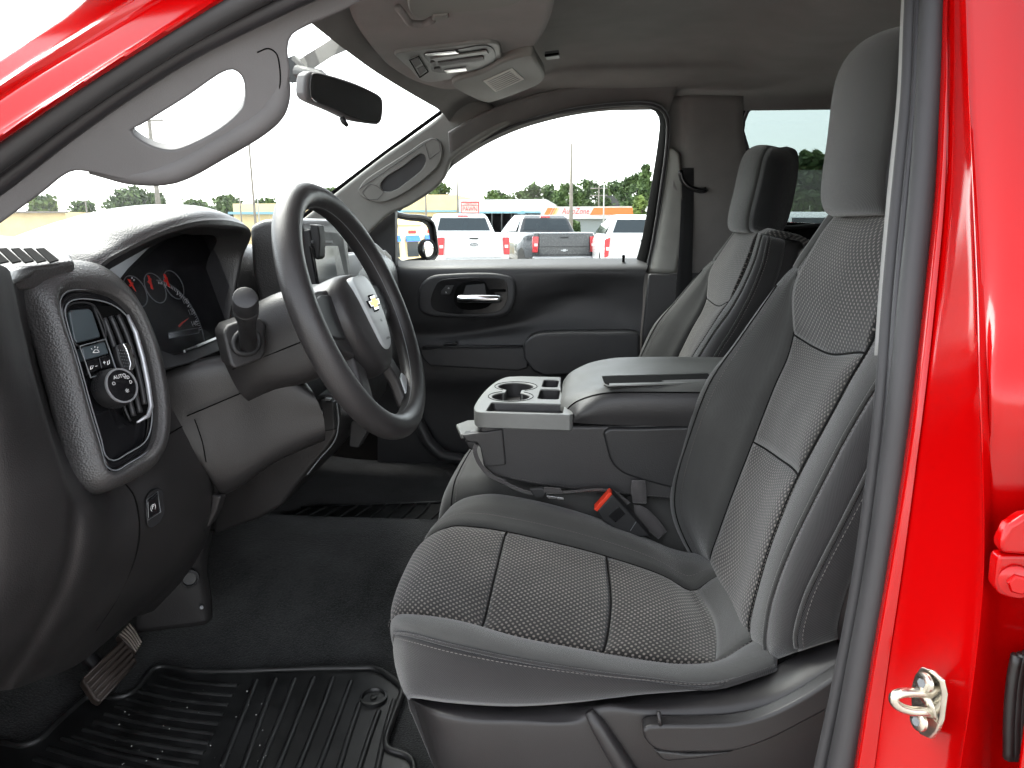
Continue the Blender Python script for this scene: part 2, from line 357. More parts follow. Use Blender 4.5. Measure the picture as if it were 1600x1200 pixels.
def prism(name, outline, vec, mat, parent=None, bevel=0.003, seg=3, holes=(), ang=35, smooth=True):
    """flat outline (3-D points in one plane), optional holes, thickened along vec, edges rounded"""
    bm = bmesh.new(); loops = [outline]+list(holes); es = []
    for lp in loops:
        vs_ = [bm.verts.new(tuple(map(float, q))) for q in lp]
        es += [bm.edges.new((vs_[i], vs_[(i+1) % len(vs_)])) for i in range(len(vs_))]
    if holes: bmesh.ops.triangle_fill(bm, edges=es, use_beauty=True, use_dissolve=False)
    else: bm.faces.new([e.verts[0] for e in es] if False else list(bm.verts))
    fs = list(bm.faces); r = bmesh.ops.extrude_face_region(bm, geom=fs); vv = [g for g in r['geom'] if isinstance(g, bmesh.types.BMVert)]
    bmesh.ops.translate(bm, verts=vv, vec=Vector(tuple(map(float, vec)))); bmesh.ops.recalc_face_normals(bm, faces=list(bm.faces))
    me = bpy.data.meshes.new(name); bm.to_mesh(me); bm.free()
    if smooth: me.polygons.foreach_set('use_smooth', [True]*len(me.polygons)); me.set_sharp_from_angle(angle=math.radians(40))
    o = link(name, me, mat, parent)
    if bevel: mod_bevel(o, bevel, seg, ang)
    return o
def rbox(name, c, size, mat, parent=None, bevel=0.004, axes=None, seg=3, taper=(1, 1)):
    ax = np.eye(3) if axes is None else np.array([unit(a) for a in axes]); c = np.array(c, float); h = np.array(size, float)/2; v = []
    for sx in (-1, 1):
        for sy in (-1, 1):
            for sz in (-1, 1):
                k = taper if sz > 0 else (1, 1)
                v.append(c+ax[0]*sx*h[0]*k[0]+ax[1]*sy*h[1]*k[1]+ax[2]*sz*h[2])
    f = [(0, 1, 3, 2), (4, 6, 7, 5), (0, 4, 5, 1), (2, 3, 7, 6), (0, 2, 6, 4), (1, 5, 7, 3)]
    o = mesh(name, v, f, mat, parent, True, None, 30)
    bm = bmesh.new(); bm.from_mesh(o.data); bmesh.ops.recalc_face_normals(bm, faces=list(bm.faces)); bm.to_mesh(o.data); bm.free()
    if bevel: mod_bevel(o, bevel, seg)
    return o
def lathe(name, prof, org, axis, mat, parent=None, n=32, sharp=35):
    a = unit(axis); u = unit(np.cross(a, [0.2, 0.3, 0.9])); w = np.cross(a, u); org = np.array(org, float); V = []; F = []
    for r, h in prof:
        for k in range(n): t = 2*math.pi*k/n; V.append(org+a*h+r*(u*math.cos(t)+w*math.sin(t)))
    for i in range(len(prof)-1):
        for k in range(n): F.append((i*n+k, i*n+(k+1) % n, (i+1)*n+(k+1) % n, (i+1)*n+k))
    F.append(tuple(range(n-1, -1, -1))); F.append(tuple((len(prof)-1)*n+k for k in range(n)))
    return mesh(name, V, F, mat, parent, True, None, sharp)
def text(name, body, org, xdir, ydir, size, mat, parent=None, depth=0.0003, align='CENTER', shear=0.0, spacing=1.0, width=None):
    cu = bpy.data.curves.new(name, 'FONT'); cu.body = body; cu.size = 1.0; cu.align_x = align; cu.align_y = 'CENTER'; cu.extrude = 0.0; cu.shear = shear; cu.space_character = spacing; cu.resolution_u = 2
    to = bpy.data.objects.new(name, cu); COL.objects.link(to); dg = bpy.context.evaluated_depsgraph_get(); me = bpy.data.meshes.new_from_object(to.evaluated_get(dg))
    bpy.data.objects.remove(to); bpy.data.curves.remove(cu)
    X, Y = unit(xdir), unit(ydir); Z = np.cross(X, Y); v = np.empty(len(me.vertices)*3); me.vertices.foreach_get('co', v); v = v.reshape(-1, 3)
    sx = size
    if width is not None and len(v): sx = width/max(1e-6, (v[:, 0].max()-v[:, 0].min()))
    w = np.array(org)+X*v[:, :1]*sx+Y*v[:, 1:2]*size+Z*depth; me.vertices.foreach_set('co', w.ravel()); me.name = name
    return link(name, me, mat, parent)
def copy_tree(o, parent=None):
    c = o.copy(); COL.objects.link(c); c.parent = parent
    for ch in list(o.children): copy_tree(ch, c)
    return c
def arc(cx, cy, r, a0, a1, n): return [(cx+r*math.cos(math.radians(a0+(a1-a0)*k/(n-1))), cy+r*math.sin(math.radians(a0+(a1-a0)*k/(n-1)))) for k in range(n)]
# ================================================================== outside: the lot, parked vehicles, stores, poles, trees
plain('asphalt', (0.30, 0.285, 0.26), 0.9, var=0.25, vs_=0.6)
plain('white_car', (0.78, 0.79, 0.80), 0.25, coat=0.6, var=0.02); plain('dark_car', (0.035, 0.038, 0.043), 0.25, coat=0.8, var=0.05)
plain('tail_red', (0.55, 0.02, 0.03), 0.2, coat=1.0, var=0.1); plain('tyre', (0.02, 0.02, 0.02), 0.8); plain('car_glass', (0.018, 0.028, 0.035), 0.05, spec=0.6, var=0)
plain('stucco_white', (0.66, 0.66, 0.64), 0.8, var=0.08, vs_=1.0); plain('stucco_yellow', (0.76, 0.60, 0.34), 0.8, var=0.08, vs_=1.0)
plain('trim_blue', (0.22, 0.42, 0.50), 0.6); plain('trim_navy', (0.02, 0.12, 0.5), 0.6); plain('store_wall', (0.28, 0.31, 0.31), 0.7); plain('orange_band', (0.75, 0.20, 0.05), 0.6); plain('red_sign', (0.62, 0.03, 0.03), 0.6)
plain('roof_grey', (0.10, 0.10, 0.10), 0.9); plain('pole_wood', (0.22, 0.20, 0.17), 0.9, var=0.2, vs_=3); plain('pole_metal', (0.42, 0.42, 0.40), 0.6)
plain('bark', (0.10, 0.075, 0.055), 0.9)
def leafmat(name, col):
    m, nt, b = base_mat(name, col, 0.7, spec=0.2); v = coords(nt)
    n = nd(nt, 'ShaderNodeTexNoise'); n.inputs['Scale'].default_value = 0.9; n.inputs['Detail'].default_value = 5; nt.links.new(v, n.inputs['Vector'])
    r = nd(nt, 'ShaderNodeValToRGB'); r.color_ramp.elements[0].position = 0.35; r.color_ramp.elements[1].position = 0.68
    r.color_ramp.elements[0].color = (*[c*0.55 for c in col], 1); r.color_ramp.elements[1].color = (col[0]*1.7, col[1]*1.45, col[2]*1.2, 1)
    nt.links.new(n.outputs[0], r.inputs[0]); nt.links.new(r.outputs[0], b.inputs['Base Color'])
leafmat('leaf_dark', (0.065, 0.115, 0.05)); leafmat('leaf_mid', (0.08, 0.14, 0.055)); leafmat('leaf_light', (0.12, 0.19, 0.06))

o = mesh('parking_lot', [(-2500, -2500, 0), (2500, -2500, 0), (2500, 2500, 0), (-2500, 2500, 0)], [(0, 1, 2, 3)], 'asphalt', None, False); tag(o, kind='structure')

def at_d(px, py, D): return P(px, py, D)                # outside: depth given as world y
def boxgeo(x0, x1, y0, y1, z0, z1, loc=(0, 0, 0), rz=0.0):
    c, s = math.cos(rz), math.sin(rz); v = []
    for x in (x0, x1):
        for y in (y0, y1):
            for z in (z0, z1): v.append((loc[0]+x*c-y*s, loc[1]+x*s+y*c, loc[2]+z))
    return np.array(v), [(0, 1, 3, 2), (4, 6, 7, 5), (0, 4, 5, 1), (2, 3, 7, 6), (0, 2, 6, 4), (1, 5, 7, 3)], np.zeros((8, 2))
class Local:
    """things parked outside: points in the thing's own frame (x right, y forward, z up, origin on the ground under its tail)"""
    def __init__(s, loc, rz): s.l = np.array(loc, float); s.c, s.s = math.cos(rz), math.sin(rz); s.rz = rz
    def __call__(s, x, y, z): return s.l+np.array([x*s.c-y*s.s, x*s.s+y*s.c, z])
    def box(s, *a): return boxgeo(*a, loc=s.l, rz=s.rz)
    def v(s, x, y, z): return np.array([x*s.c-y*s.s, x*s.s+y*s.c, z])
def loft_geo(secs):
    n = len(secs[0]); V = np.vstack(secs); F = []
    for i in range(len(secs)-1):
        for k in range(n): F.append((i*n+k, i*n+(k+1) % n, (i+1)*n+(k+1) % n, (i+1)*n+k))
    F.append(tuple(range(n-1, -1, -1))); F.append(tuple((len(secs)-1)*n+k for k in range(n))); return V, F
def wheel_at(T, x, y, L, side):
    w = lathe('wheel', [(0.10, -0.10), (0.33, -0.13), (0.385, -0.10), (0.385, 0.10), (0.33, 0.13), (0.10, 0.10)], L(x, y, 0.385), L.v(1, 0, 0), 'tyre', T, 24)
    lathe('rim', [(0.05, 0.0), (0.25, 0.0), (0.27, 0.03), (0.05, 0.05)], L(x+side*0.10, y, 0.385), L.v(side, 0, 0), 'satin_silver', w, 16); return w
def vehicle(name, loc, rz, paint, label, kind, group=None, emblem='oval'):
    T = thing(name, loc, label, 'pickup truck' if kind == 'pickup' else 'suv', group); L = Local(loc, rz)
    W = 1.0; bed = 1.38 if kind == 'pickup' else 1.36; Ln = 5.8
    def sec(y, w, z0, z1, r=0.10): return np.array([L(x, y, z) for x, z in ((-w+r, z0), (w-r, z0), (w, z0+r), (w, z1-r*1.4), (w-r*0.6, z1), (-w+r*0.6, z1), (-w, z1-r*1.4), (-w, z0+r))])
    v, f = loft_geo([sec(0.06, 0.97, 0.62, bed-0.02), sec(0.12, W, 0.55, bed), sec(2.2, W, 0.45, bed), sec(4.2, W, 0.45, 1.32), sec(5.4, 0.97, 0.5, 1.22), sec(Ln, 0.88, 0.55, 1.05)])
    mesh('body', v, f, paint, T, True, None, 35)
    c0 = 1.75 if kind == 'pickup' else 0.12; c1 = 4.0
    def cs(y, w, z): return np.array([L(-w, y, z), L(w, y, z)])
    H = 1.93 if kind == 'pickup' else 1.84
    cab = []
    for (y, z, w) in ((c0, bed-0.05, 0.95), (c0+0.22, H-0.12, 0.76), (c0+0.42, H-0.01, 0.70), (c0+1.6, H, 0.70), (c1-0.35, H-0.12, 0.70), (c1+0.55, 1.30, 0.90)): cab.append((y, z, w))
    V = []; F = []
    for y, z, w in cab: V += [L(-w, y, z), L(w, y, z)]
    n = len(cab)
    for i in range(n-1): F.append((2*i, 2*i+1, 2*i+3, 2*i+2))
    F.append(tuple(2*i for i in range(n))); F.append(tuple(2*i+1 for i in range(n-1, -1, -1)))
    mod_bevel(mesh('cab', V, F, paint, T, True, None, 30), 0.05, 3, 25)
    def lerp(a, b, t): return a+(b-a)*t
    (ya, za, wa), (yb, zb, wb) = cab[0], cab[1]
    q = [(-0.80, 0.22), (0.80, 0.22), (0.74, 0.98), (-0.74, 0.98)]
    pane = [L(s*(1-0.1*t), lerp(ya, yb, t)-0.012, lerp(za, zb, t)) for s, t in q]
    prism('rear_window', pane, L.v(0, 0.02, 0.0), 'car_glass', T, 0.004)
    for sd in (-1, 1):
        sw = [L(sd*lerp(0.955, 0.775, t)*1.0, y, z) for y, z, t in ((c0+0.35, bed+0.03, 0.0), (c1+0.1, bed+0.0, 0.0), (c1-0.35, H-0.2, 0.9), (c0+0.45, H-0.2, 0.9))]
        prism('side_window', sw, L.v(-sd*0.01, 0, 0), 'car_glass', T, 0.0)
        if kind == 'pickup': lt = [(0.80, bed-0.12), (0.985, bed-0.12), (0.985, 0.80), (0.83, 0.80)]
        else: lt = [(0.84, 1.30), (0.985, 1.24), (0.985, 0.80), (0.88, 0.84)]
        l = prism('tail_light', [L(sd*a, -0.0, b) for a, b in lt], L.v(0, 0.16, 0), 'tail_red', T, 0.02)
        prism('reverse_lamp', [L(sd*a, -0.012, b) for a, b in ((0.845, 1.06), (0.94, 1.06), (0.94, 0.98), (0.845, 0.98))], L.v(0, 0.03, 0), 'mark_white', l, 0.004)
        for y in (1.25, 4.75): wheel_at(T, sd*0.86, y, L, sd)
        for y in (1.25, 4.75): prism('wheel_arch', [L(sd*1.003, y+0.47*math.cos(t), 0.42+0.5*math.sin(t)) for t in np.linspace(0, math.pi, 12)], L.v(-sd*0.12, 0, 0), 'black_matte', T, 0.0)
    tg = prism('tailgate', [L(a, 0.02, b) for a, b in ((-0.79, bed-0.03), (0.79, bed-0.03), (0.79, 0.72), (-0.79, 0.72))], L.v(0, 0.06, 0), paint, T, 0.02)
    prism('handle', [L(a, 0.008, b) for a, b in ((-0.13, bed-0.13), (0.13, bed-0.13), (0.11, bed-0.17), (-0.11, bed-0.17))], L.v(0, 0.03, 0), 'black_matte', tg, 0.004)
    prism('tailgate_crease', [L(a, 0.004, b) for a, b in ((-0.74, 0.97), (0.74, 0.97), (0.72, 0.955), (-0.72, 0.955))], L.v(0, 0.03, 0), 'black_matte' if paint == 'dark_car' else paint, tg, 0.004)
    if emblem == 'oval':
        prism('emblem', [L(0.13*math.cos(t), 0.006, 1.07+0.055*math.sin(t)) for t in np.linspace(0, 2*math.pi, 24)[:-1]], L.v(0, 0.03, 0), 'satin_silver', tg, 0.0)
        prism('emblem_field', [L(0.115*math.cos(t), 0.0, 1.07+0.042*math.sin(t)) for t in np.linspace(0, 2*math.pi, 24)[:-1]], L.v(0, 0.02, 0), 'mark_grey', tg, 0.0)
        text('lettering', 'Ford', L(0, -0.003, 1.07), L.v(1, 0, 0), (0, 0, 1), 0.08, 'mark_white', tg, shear=0.3)
    else:
        prism('emblem', [L(a*0.11, 0.0, 0.86+b*0.035) for a, b in ((-1, 0.45), (-0.32, 0.45), (-0.32, 1), (0.42, 1), (0.42, 0.45), (1, 0.45), (0.9, -0.45), (0.32, -0.45), (0.32, -1), (-0.42, -1), (-0.42, -0.45), (-0.9, -0.45))], L.v(0, 0.03, 0), 'satin_silver', tg, 0.0)
    prism('bumper', [L(a, -0.10, b) for a, b in ((-0.98, 0.68), (0.98, 0.68), (0.96, 0.48), (-0.96, 0.48))], L.v(0, 0.22, 0), 'satin_silver' if paint != 'white_car' or kind == 'pickup' else paint, T, 0.03)
    if kind == 'pickup': prism('brake_lamp', [L(a, yb+0.02, b) for a, b in ((-0.16, H-0.10), (0.16, H-0.10), (0.16, H-0.05), (-0.16, H-0.05))], L.v(0, 0.14, 0), 'tail_red', T, 0.004)
    return T
def ground_at(px, D): p = P(px, 400, D); return (float(p[0]), D, 0.0)
vehicle('pickup_truck', ground_at(741, 18.2), math.radians(19), 'white_car', 'white pickup truck with an oval badge on its tailgate, seen past the door mirror', 'pickup', 'vehicles parked in the lot')
vehicle('pickup_truck', ground_at(882, 20.5), math.radians(21), 'dark_car', 'dark grey pickup truck parked tail-on in the middle of the side window', 'pickup', 'vehicles parked in the lot', 'bow')
vehicle('parked_suv', ground_at(1008, 16.5), math.radians(4), 'white_car', 'white suv at the rear edge of the side window, one tail light showing', 'suv', 'vehicles parked in the lot', 'bow')
vehicle('parked_suv', ground_at(1296, 13.5), math.radians(20), 'white_car', 'white suv glimpsed between the two front seat headrests', 'suv', 'vehicles parked in the lot', 'none')

# ---- stores
def store(name, px0, px1, D, ztop, mat, label, depth=18, extra=None, zbase=0.0):
    a, b = P(px0, 350, D), P(px1, 350, D); c = thing(name, (float((a[0]+b[0])/2), D, 0), label, 'building')
    w = joined('wall', [boxgeo(a[0], b[0], D, D+depth, zbase, ztop)], mat, c, False)
    return c, float(a[0]), float(b[0]), w
def zpx(py, D): return float(P(900, py, D)[2])
c, xa, xb, w = store('auto_parts_store', 852, 1010, 70, zpx(342, 70), 'store_wall', 'low grey auto parts store with white and orange sign band', 20)
joined('sign_band', [boxgeo(xa-0.4, xb+0.4, 69.3, 70.0, zpx(342, 70), zpx(323, 70))], 'stucco_white', c, False)
zt, zb = zpx(324.5, 69), zpx(335.5, 69); mid = (zt+zb)/2
def band(px0, px1, sl, mat, D=69.2, name='orange_stripe'):
    x0, x1 = P(px0, 330, D)[0], P(px1, 330, D)[0]
    prism(name, [(x0, D, zb), (x1, D, zb), (x1+sl, D, zt), (x0+sl, D, zt)], (0, 0.25, 0), mat, c, 0.0)
plain('band_amber', (0.80, 0.42, 0.06), 0.6, var=0); plain('band_pale', (0.80, 0.62, 0.30), 0.6, var=0)
band(850, 858, 0.35, 'orange_band'); band(859.5, 861.5, 0.35, 'orange_band'); band(863, 865, 0.35, 'band_amber'); band(866.5, 868.5, 0.35, 'band_pale'); band(922, 999, 0.35, 'orange_band')
text('lettering', 'AutoZone', (float(P(899, 330, 69.1)[0]), 69.1, mid), (1, 0, 0), (0, 0, 1), (zt-zb)*1.25, 'red_sign', c, shear=0.25, width=float(P(920, 330, 69.1)[0]-P(877, 330, 69.1)[0]))
joined('door', [boxgeo(P(963, 350, 69)[0], P(985, 350, 69)[0], 69.9, 70.1, 0, 3.0)], 'car_glass', c, False)
joined('wall_base', [boxgeo(xa, xb, 69.9, 70.0, 0, 0.9)], 'roof_grey', c, False)
c, xa, xb, w = store('white_store', 716, 853, 78, zpx(311, 78), 'stucco_white', 'long white store with a thin blue fascia, behind the pickups', 22)
joined('fascia', [boxgeo(xa, xb, 77.6, 78, zpx(333, 78), zpx(330.5, 78))], 'trim_blue', c, False)
prism('fascia_sign', [(P(px, 332, 77.4)[0], 77.4, zpx(py, 77.4)) for px, py in ((808, 334), (820, 334), (822, 331), (817, 329), (810, 331))], (0, 0.2, 0), 'trim_blue', c, 0)
for k in range(9):
    x = xa+(k+0.5)*(xb-xa)/9; f = joined('window', [boxgeo(x-1.0, x+1.0, 77.9, 78.05, 0.7, 3.0)], 'car_glass', c, False)
c, xa, xb, w = store('yellow_store', 560, 714, 84, zpx(303, 84), 'stucco_yellow', 'yellow fronted store beside the windscreen pillar with pale blue fascia', 22)
joined('fascia', [boxgeo(xa, xb, 83.5, 84, zpx(331, 84), zpx(328, 84))], 'trim_blue', c, False)
for k in range(7):
    x = xa+(k+0.5)*(xb-xa)/7; joined('window', [boxgeo(x-1.1, x+1.1, 83.9, 84.05, 0.7, 2.8)], 'car_glass', c, False)
c, xa, xb, w = store('roadside_shop', 366, 432, 62, zpx(316, 62), 'stucco_yellow', 'small yellow shop seen just left of the steering wheel', 12)
joined('awning', [boxgeo(xa, xb, 61, 62, zpx(334, 62), zpx(330, 62))], 'trim_blue', c, False)
c, xa, xb, w = store('corner_shop', -90, 104, 58, zpx(329, 58), 'stucco_yellow', 'yellow corner shop low at the left end of the windscreen', 12)
joined('roof_edge', [boxgeo(xa-0.3, xb+0.3, 57.4, 58, zpx(331, 58), zpx(328, 58))], 'pole_wood', c, False)
c, xa, xb, w = store('far_warehouse', 942, 980, 110, zpx(306, 110), 'roof_grey', 'dark roofed warehouse rising behind the auto parts store', 12)
T = thing('pawn_sign', tuple(P(734, 330, 45)), 'small white and red roadside PAWN sign above the white pickup', 'sign')
D = 45; prism('board', [P(px, py, D) for px, py in ((720.5, 315), (748, 315), (748, 333), (720.5, 333))], (0, 0.2, 0), 'red_sign', T, 0)
prism('panel', [P(px, py, D-0.05) for px, py in ((721.5, 317), (747, 317), (747, 321), (721.5, 321))], (0, 0.04, 0), 'label_white', T, 0)
prism('panel', [P(px, py, D-0.05) for px, py in ((721.5, 322), (747, 322), (747, 332), (721.5, 332))], (0, 0.04, 0), 'label_white', T, 0)
text('lettering', 'PAWN', P(734.3, 327, D-0.1), (1, 0, 0), (0, 0, 1), 0.42, 'red_sign', T, width=0.92)
text('lettering', 'CUMBERLAND', P(734.3, 319, D-0.1), (1, 0, 0), (0, 0, 1), 0.17, 'red_sign', T, width=0.92)
for px in (723, 745): tube('post', [P(px, 333, D+0.1), (float(P(px, 333, D)[0]), D+0.1, 0)], 0.05, 'pole_metal', T, 6)

# ---- poles
def pole(px, ptop, D, r, label, mat='pole_wood', arms=0, pbot=None):
    t = P(px, ptop, D); b = np.array([t[0]+0.01*t[2], D, 0.0]); T = thing('utility_pole', tuple(b), label, 'pole', 'poles along the road')
    tube('shaft', [b, t], [r*1.2, r*0.7], mat, T, 10)
    for k in range(arms):
        z = t[2]-0.35-0.9*k; tube('crossarm', [(t[0]-1.1, D-r, z), (t[0]+1.1, D-r, z)], 0.06, mat, T, 6)
        for dx in (-0.95, -0.4, 0.4, 0.95): lathe('insulator', [(0.03, 0), (0.05, 0.05), (0.02, 0.14)], (t[0]+dx, D-r, z+0.06), (0, 0, 1), 'mark_grey', T, 8)
    return T
pole(893, 224, 40, 0.10, 'tall thin wooden pole rising behind the dark grey pickup'); pole(714, 274, 60, 0.10, 'thin pole in front of the yellow store, left of the PAWN sign'); pole(664.5, 298, 60, 0.09, 'short pole in front of the yellow store near the pillar')
pole(944, 288, 55, 0.06, 'slim metal pole in front of the auto parts store sign', 'pole_metal'); pole(936, 290, 95, 0.10, 'distant pole with two crossarms over the auto parts store', 'pole_wood', 2)
pole(386, 188, 38, 0.07, 'slender pole seen through the windscreen above the small shop'); pole(397, 245, 60, 0.06, 'shorter slim pole right of the slender one in the windscreen', 'pole_metal'); pole(232, 180, 45, 0.16, 'thick utility pole seen through the grip of the near pillar', 'pole_wood', 1)
pole(131, 296, 40, 0.05, 'dark post low at the left of the windscreen'); pole(276, 293, 70, 0.06, 'slim post over the instrument hood', 'pole_metal'); pole(374, 305, 60, 0.07, 'low post left of the small yellow shop')

# ---- trees
def tree(px, ptop, D, wpx, leaf, label, seed, gap=0.0, zlow=None):
    rnd = random.Random(seed); t = P(px, ptop, D); H = float(t[2]); R = wpx*0.5*D/FPX; base = (float(t[0]), D, 0.0)
    T = thing('tree', base, label, 'tree', 'trees beyond the stores')
    V, F = [], []
    lo = H*0.30 if zlow is None else zlow; clumps = []
    for k in range(int(40+R*7)):
        a = rnd.random()*6.28; u = rnd.random(); z = lo+(H-lo)*u; rr = R*math.sqrt(max(0.05, 1-(abs(u-0.42)/0.62)**2))*(0.35+0.65*rnd.random())
        clumps.append((base[0]+rr*math.cos(a), base[1]+rr*math.sin(a)*0.8, z, (0.16+0.16*rnd.random())*R+0.25))
    for (cx_, cy_, cz, cr_) in clumps:
        for j in range(46):
            d = np.array([rnd.gauss(0, 1), rnd.gauss(0, 1), rnd.gauss(0, 0.75)]); d = d/np.linalg.norm(d)*cr_*rnd.random()**0.5
            c_ = np.array([cx_, cy_, min(cz, H-0.4)])+d; s = 0.14+0.16*rnd.random()+R*0.018; n = unit([rnd.gauss(0, 1), rnd.gauss(0, 1), rnd.gauss(0.4, 1)]); u_ = unit(np.cross(n, [0.1, 0.7, 0.3])); w_ = np.cross(n, u_); k = len(V)
            V += [c_-u_*s, c_+w_*s*0.7, c_+u_*s, c_-w_*s*0.7]; F.append((k, k+1, k+2, k+3))
    mesh('crown', V, F, leaf, T, False)
    tr = tube('trunk', [(base[0], D, 0), (base[0]+0.1*R, D, lo*0.8), (base[0]+0.02*R, D, H*0.62)], [0.05*H*0.4+0.1, 0.14+0.006*H, 0.06], 'bark', T, 8)
    g = []
    for k in range(6):
        c_ = clumps[k*3]; g.append(sweep_geo(lin([(base[0]+0.05*R, D, lo*0.8+0.05*H*k*0.6), c_[:3]], 3), [0.09, 0.06, 0.03], 6))
    joined('limb', g, 'bark', tr)
    return T
tree(200, 297, 95, 84, 'leaf_dark', 'broad dark tree above the instrument hood', 1); tree(243, 303, 97, 40, 'leaf_dark', 'smaller tree adjoining the broad dark one over the hood', 2)
tree(66, 308, 60, 46, 'leaf_mid', 'young pine by the corner shop at the far left', 3); tree(351, 307, 95, 60, 'leaf_mid', 'low rounded tree between the hood and the small shop', 4)
tree(686, 288, 100, 36, 'leaf_dark', 'tree over the yellow store roof next to the pillar', 5); tree(774, 299, 105, 40, 'leaf_mid', 'small tree top over the white store', 6); tree(845, 290, 105, 66, 'leaf_dark', 'rounded tree left of the tall thin pole', 7)
tree(890, 288, 100, 44, 'leaf_mid', 'open crowned tree right behind the tall thin pole', 8); tree(925, 285, 105, 50, 'leaf_dark', 'dense tree behind the crossarm pole', 9); tree(962, 288, 112, 60, 'leaf_mid', 'tree crown behind the dark warehouse roof', 10)
tree(992, 274, 90, 46, 'leaf_dark', 'large tree at the rear edge of the side window', 11); tree(1009, 256, 80, 14, 'leaf_mid', 'thin tall tree top against the window frame', 12); tree(1001, 305, 64, 18, 'leaf_light', 'bright green shrubby tree beside the auto parts store', 13, zlow=0.6)
tree(893, 344, 58, 16, 'leaf_mid', 'small round bush at the foot of the tall thin pole', 14, zlow=0.4)
tree(305, 313, 110, 50, 'leaf_mid', 'faint tree line right of the slim post over the hood', 31); tree(415, 313, 110, 44, 'leaf_mid', 'low tree behind the small yellow shop', 32); tree(512, 294, 100, 30, 'leaf_mid', 'tree top just right of the wheel rim', 33); tree(130, 316, 110, 50, 'leaf_mid', 'low tree beyond the corner shop roof', 34); tree(815, 300, 115, 44, 'leaf_mid', 'distant tree between the white store roof and the rounded tree', 35)
tree(1268, 236, 40, 44, 'leaf_dark', 'dark tree showing between the two headrests', 15, zlow=0.5); tree(1320, 250, 46, 80, 'leaf_dark', 'wide dark tree mostly hidden by the driver headrest', 16, zlow=0.5)

T = thing('power_line', tuple(P(500, 60, 30)), 'thin overhead wires crossing the upper windscreen', 'wire')
for a, b in (((380, 92), (640, 8)), ((380, 104), (640, 40)), ((430, 130), (700, 62))):
    p, q = P(a[0], a[1], 30), P(b[0], b[1], 36); tube('wire', [p+(q-p)*t+np.array([0, 0, -0.5*4*t*(1-t)*0.3]) for t in np.linspace(0, 1, 12)], 0.012, 'roof_grey', T, 5)
# ---- the strip of shops behind the truck (shows in the outside mirror)
def back_store():
    X = 120.0; T = thing('strip_mall', (X, 30, 0), 'tan strip of shops with blue awnings, seen only in the outside mirror', 'building')
    joined('wall', [boxgeo(X, X+14, -20, 80, 0, 5.6)], 'stucco_yellow', T, False)
    joined('parapet', [boxgeo(X-0.3, X, 12, 20, 5.6, 8.0), boxgeo(X-0.3, X, 34, 42, 5.6, 8.0)], 'stucco_yellow', T, False)
    for k in range(30):
        y = -18+k*3.2; prism('awning', [(X-1.6, y, 2.9), (X-0.05, y, 3.9), (X-0.05, y, 2.9)], (0, 2.3, 0), 'trim_navy', T, 0); joined('shop_window', [boxgeo(X-0.06, X, y+0.2, y+2.1, 0.4, 2.8)], 'car_glass', T, False); joined('sign_board', [boxgeo(X-0.08, X, y+0.5, y+1.8, 4.2, 4.7)], 'red_sign', T, False)
        joined('column', [boxgeo(X-1.6, X-1.3, y-0.8, y-0.5, 0, 3.0)], 'stucco_white', T, False)
    def tr(x, y, H, R, seed, label):
        # placed by world position, same builder
        rnd = random.Random(seed); TT = thing('tree', (x, y, 0), label, 'tree', 'trees behind the truck'); V, F = [], []
        for k in range(36):
            a = rnd.random()*6.28; u = rnd.random(); zz = H*0.3+H*0.7*u; rr = R*math.sqrt(max(0.05, 1-(abs(u-0.42)/0.62)**2))*(0.3+0.7*rnd.random()); cc_ = np.array([x+rr*math.cos(a), y+rr*math.sin(a), zz])
            for j in range(50):
                d = np.array([rnd.gauss(0, 1), rnd.gauss(0, 1), rnd.gauss(0, 0.8)]); d = d/np.linalg.norm(d)*R*0.34*rnd.random()**0.5; c_ = cc_+d; s = 0.25+0.2*rnd.random(); n = unit([rnd.gauss(0, 1), rnd.gauss(0, 1), rnd.gauss(0.4, 1)]); u_ = unit(np.cross(n, [0.1, 0.7, 0.3])); w_ = np.cross(n, u_); q = len(V); V += [c_-u_*s, c_+w_*s*0.7, c_+u_*s, c_-w_*s*0.7]; F.append((q, q+1, q+2, q+3))
        mesh('crown', V, F, 'leaf_dark', TT, False); tube('trunk', [(x, y, 0), (x, y, H*0.6)], [0.4, 0.15], 'bark', TT, 8)
    for k, yy in enumerate((-14, -4, 8, 64, 74)): tr(146+k, yy, 18+k % 3, 8, 40+k, ('outermost left', 'second from left', 'third from left', 'second from right', 'outermost right')[k]+' tree of the row over the shops in the outside mirror')
    tr(145, 18, 17, 8, 21, 'left dark tree over the strip of shops in the outside mirror'); tr(148, 36, 20, 9, 22, 'middle dark tree over the strip of shops in the outside mirror'); tr(145, 54, 17, 8.0, 23, 'right dark tree over the strip of shops in the outside mirror')
back_store()
vehicle('pickup_truck', (62.0, 17.0, 0.0), math.radians(-100), 'white_car', 'white pickup parked before the shops in the outside mirror', 'pickup', 'vehicles parked in the lot', 'none')
# ================================================================== cab shell
# ---- floor: near footwell, rise over the tunnel, far footwell
FZ = 0.70
rows = []
for y, z in ((-0.93, 0.70), (-0.70, FZ), (-0.45, FZ), (-0.30, FZ+0.005), (-0.16, FZ+0.05), (-0.05, 0.80), (0.05, 0.825), (0.15, 0.822), (0.22, 0.79), (0.32, 0.745), (0.5, 0.735), (0.86, 0.735)):
    rows.append([(-1.32, y, z+0.46), (-1.22, y, z+0.34), (-1.10, y, z+0.16), (-0.98, y, z+0.03), (-0.86, y, z), (-0.4, y, z), (0.1, y, z-0.0), (0.45, y, z), (1.5, y, z)])
tag(surf('floor', grid(rows, 60, 3), 'carpet', None), kind='structure')
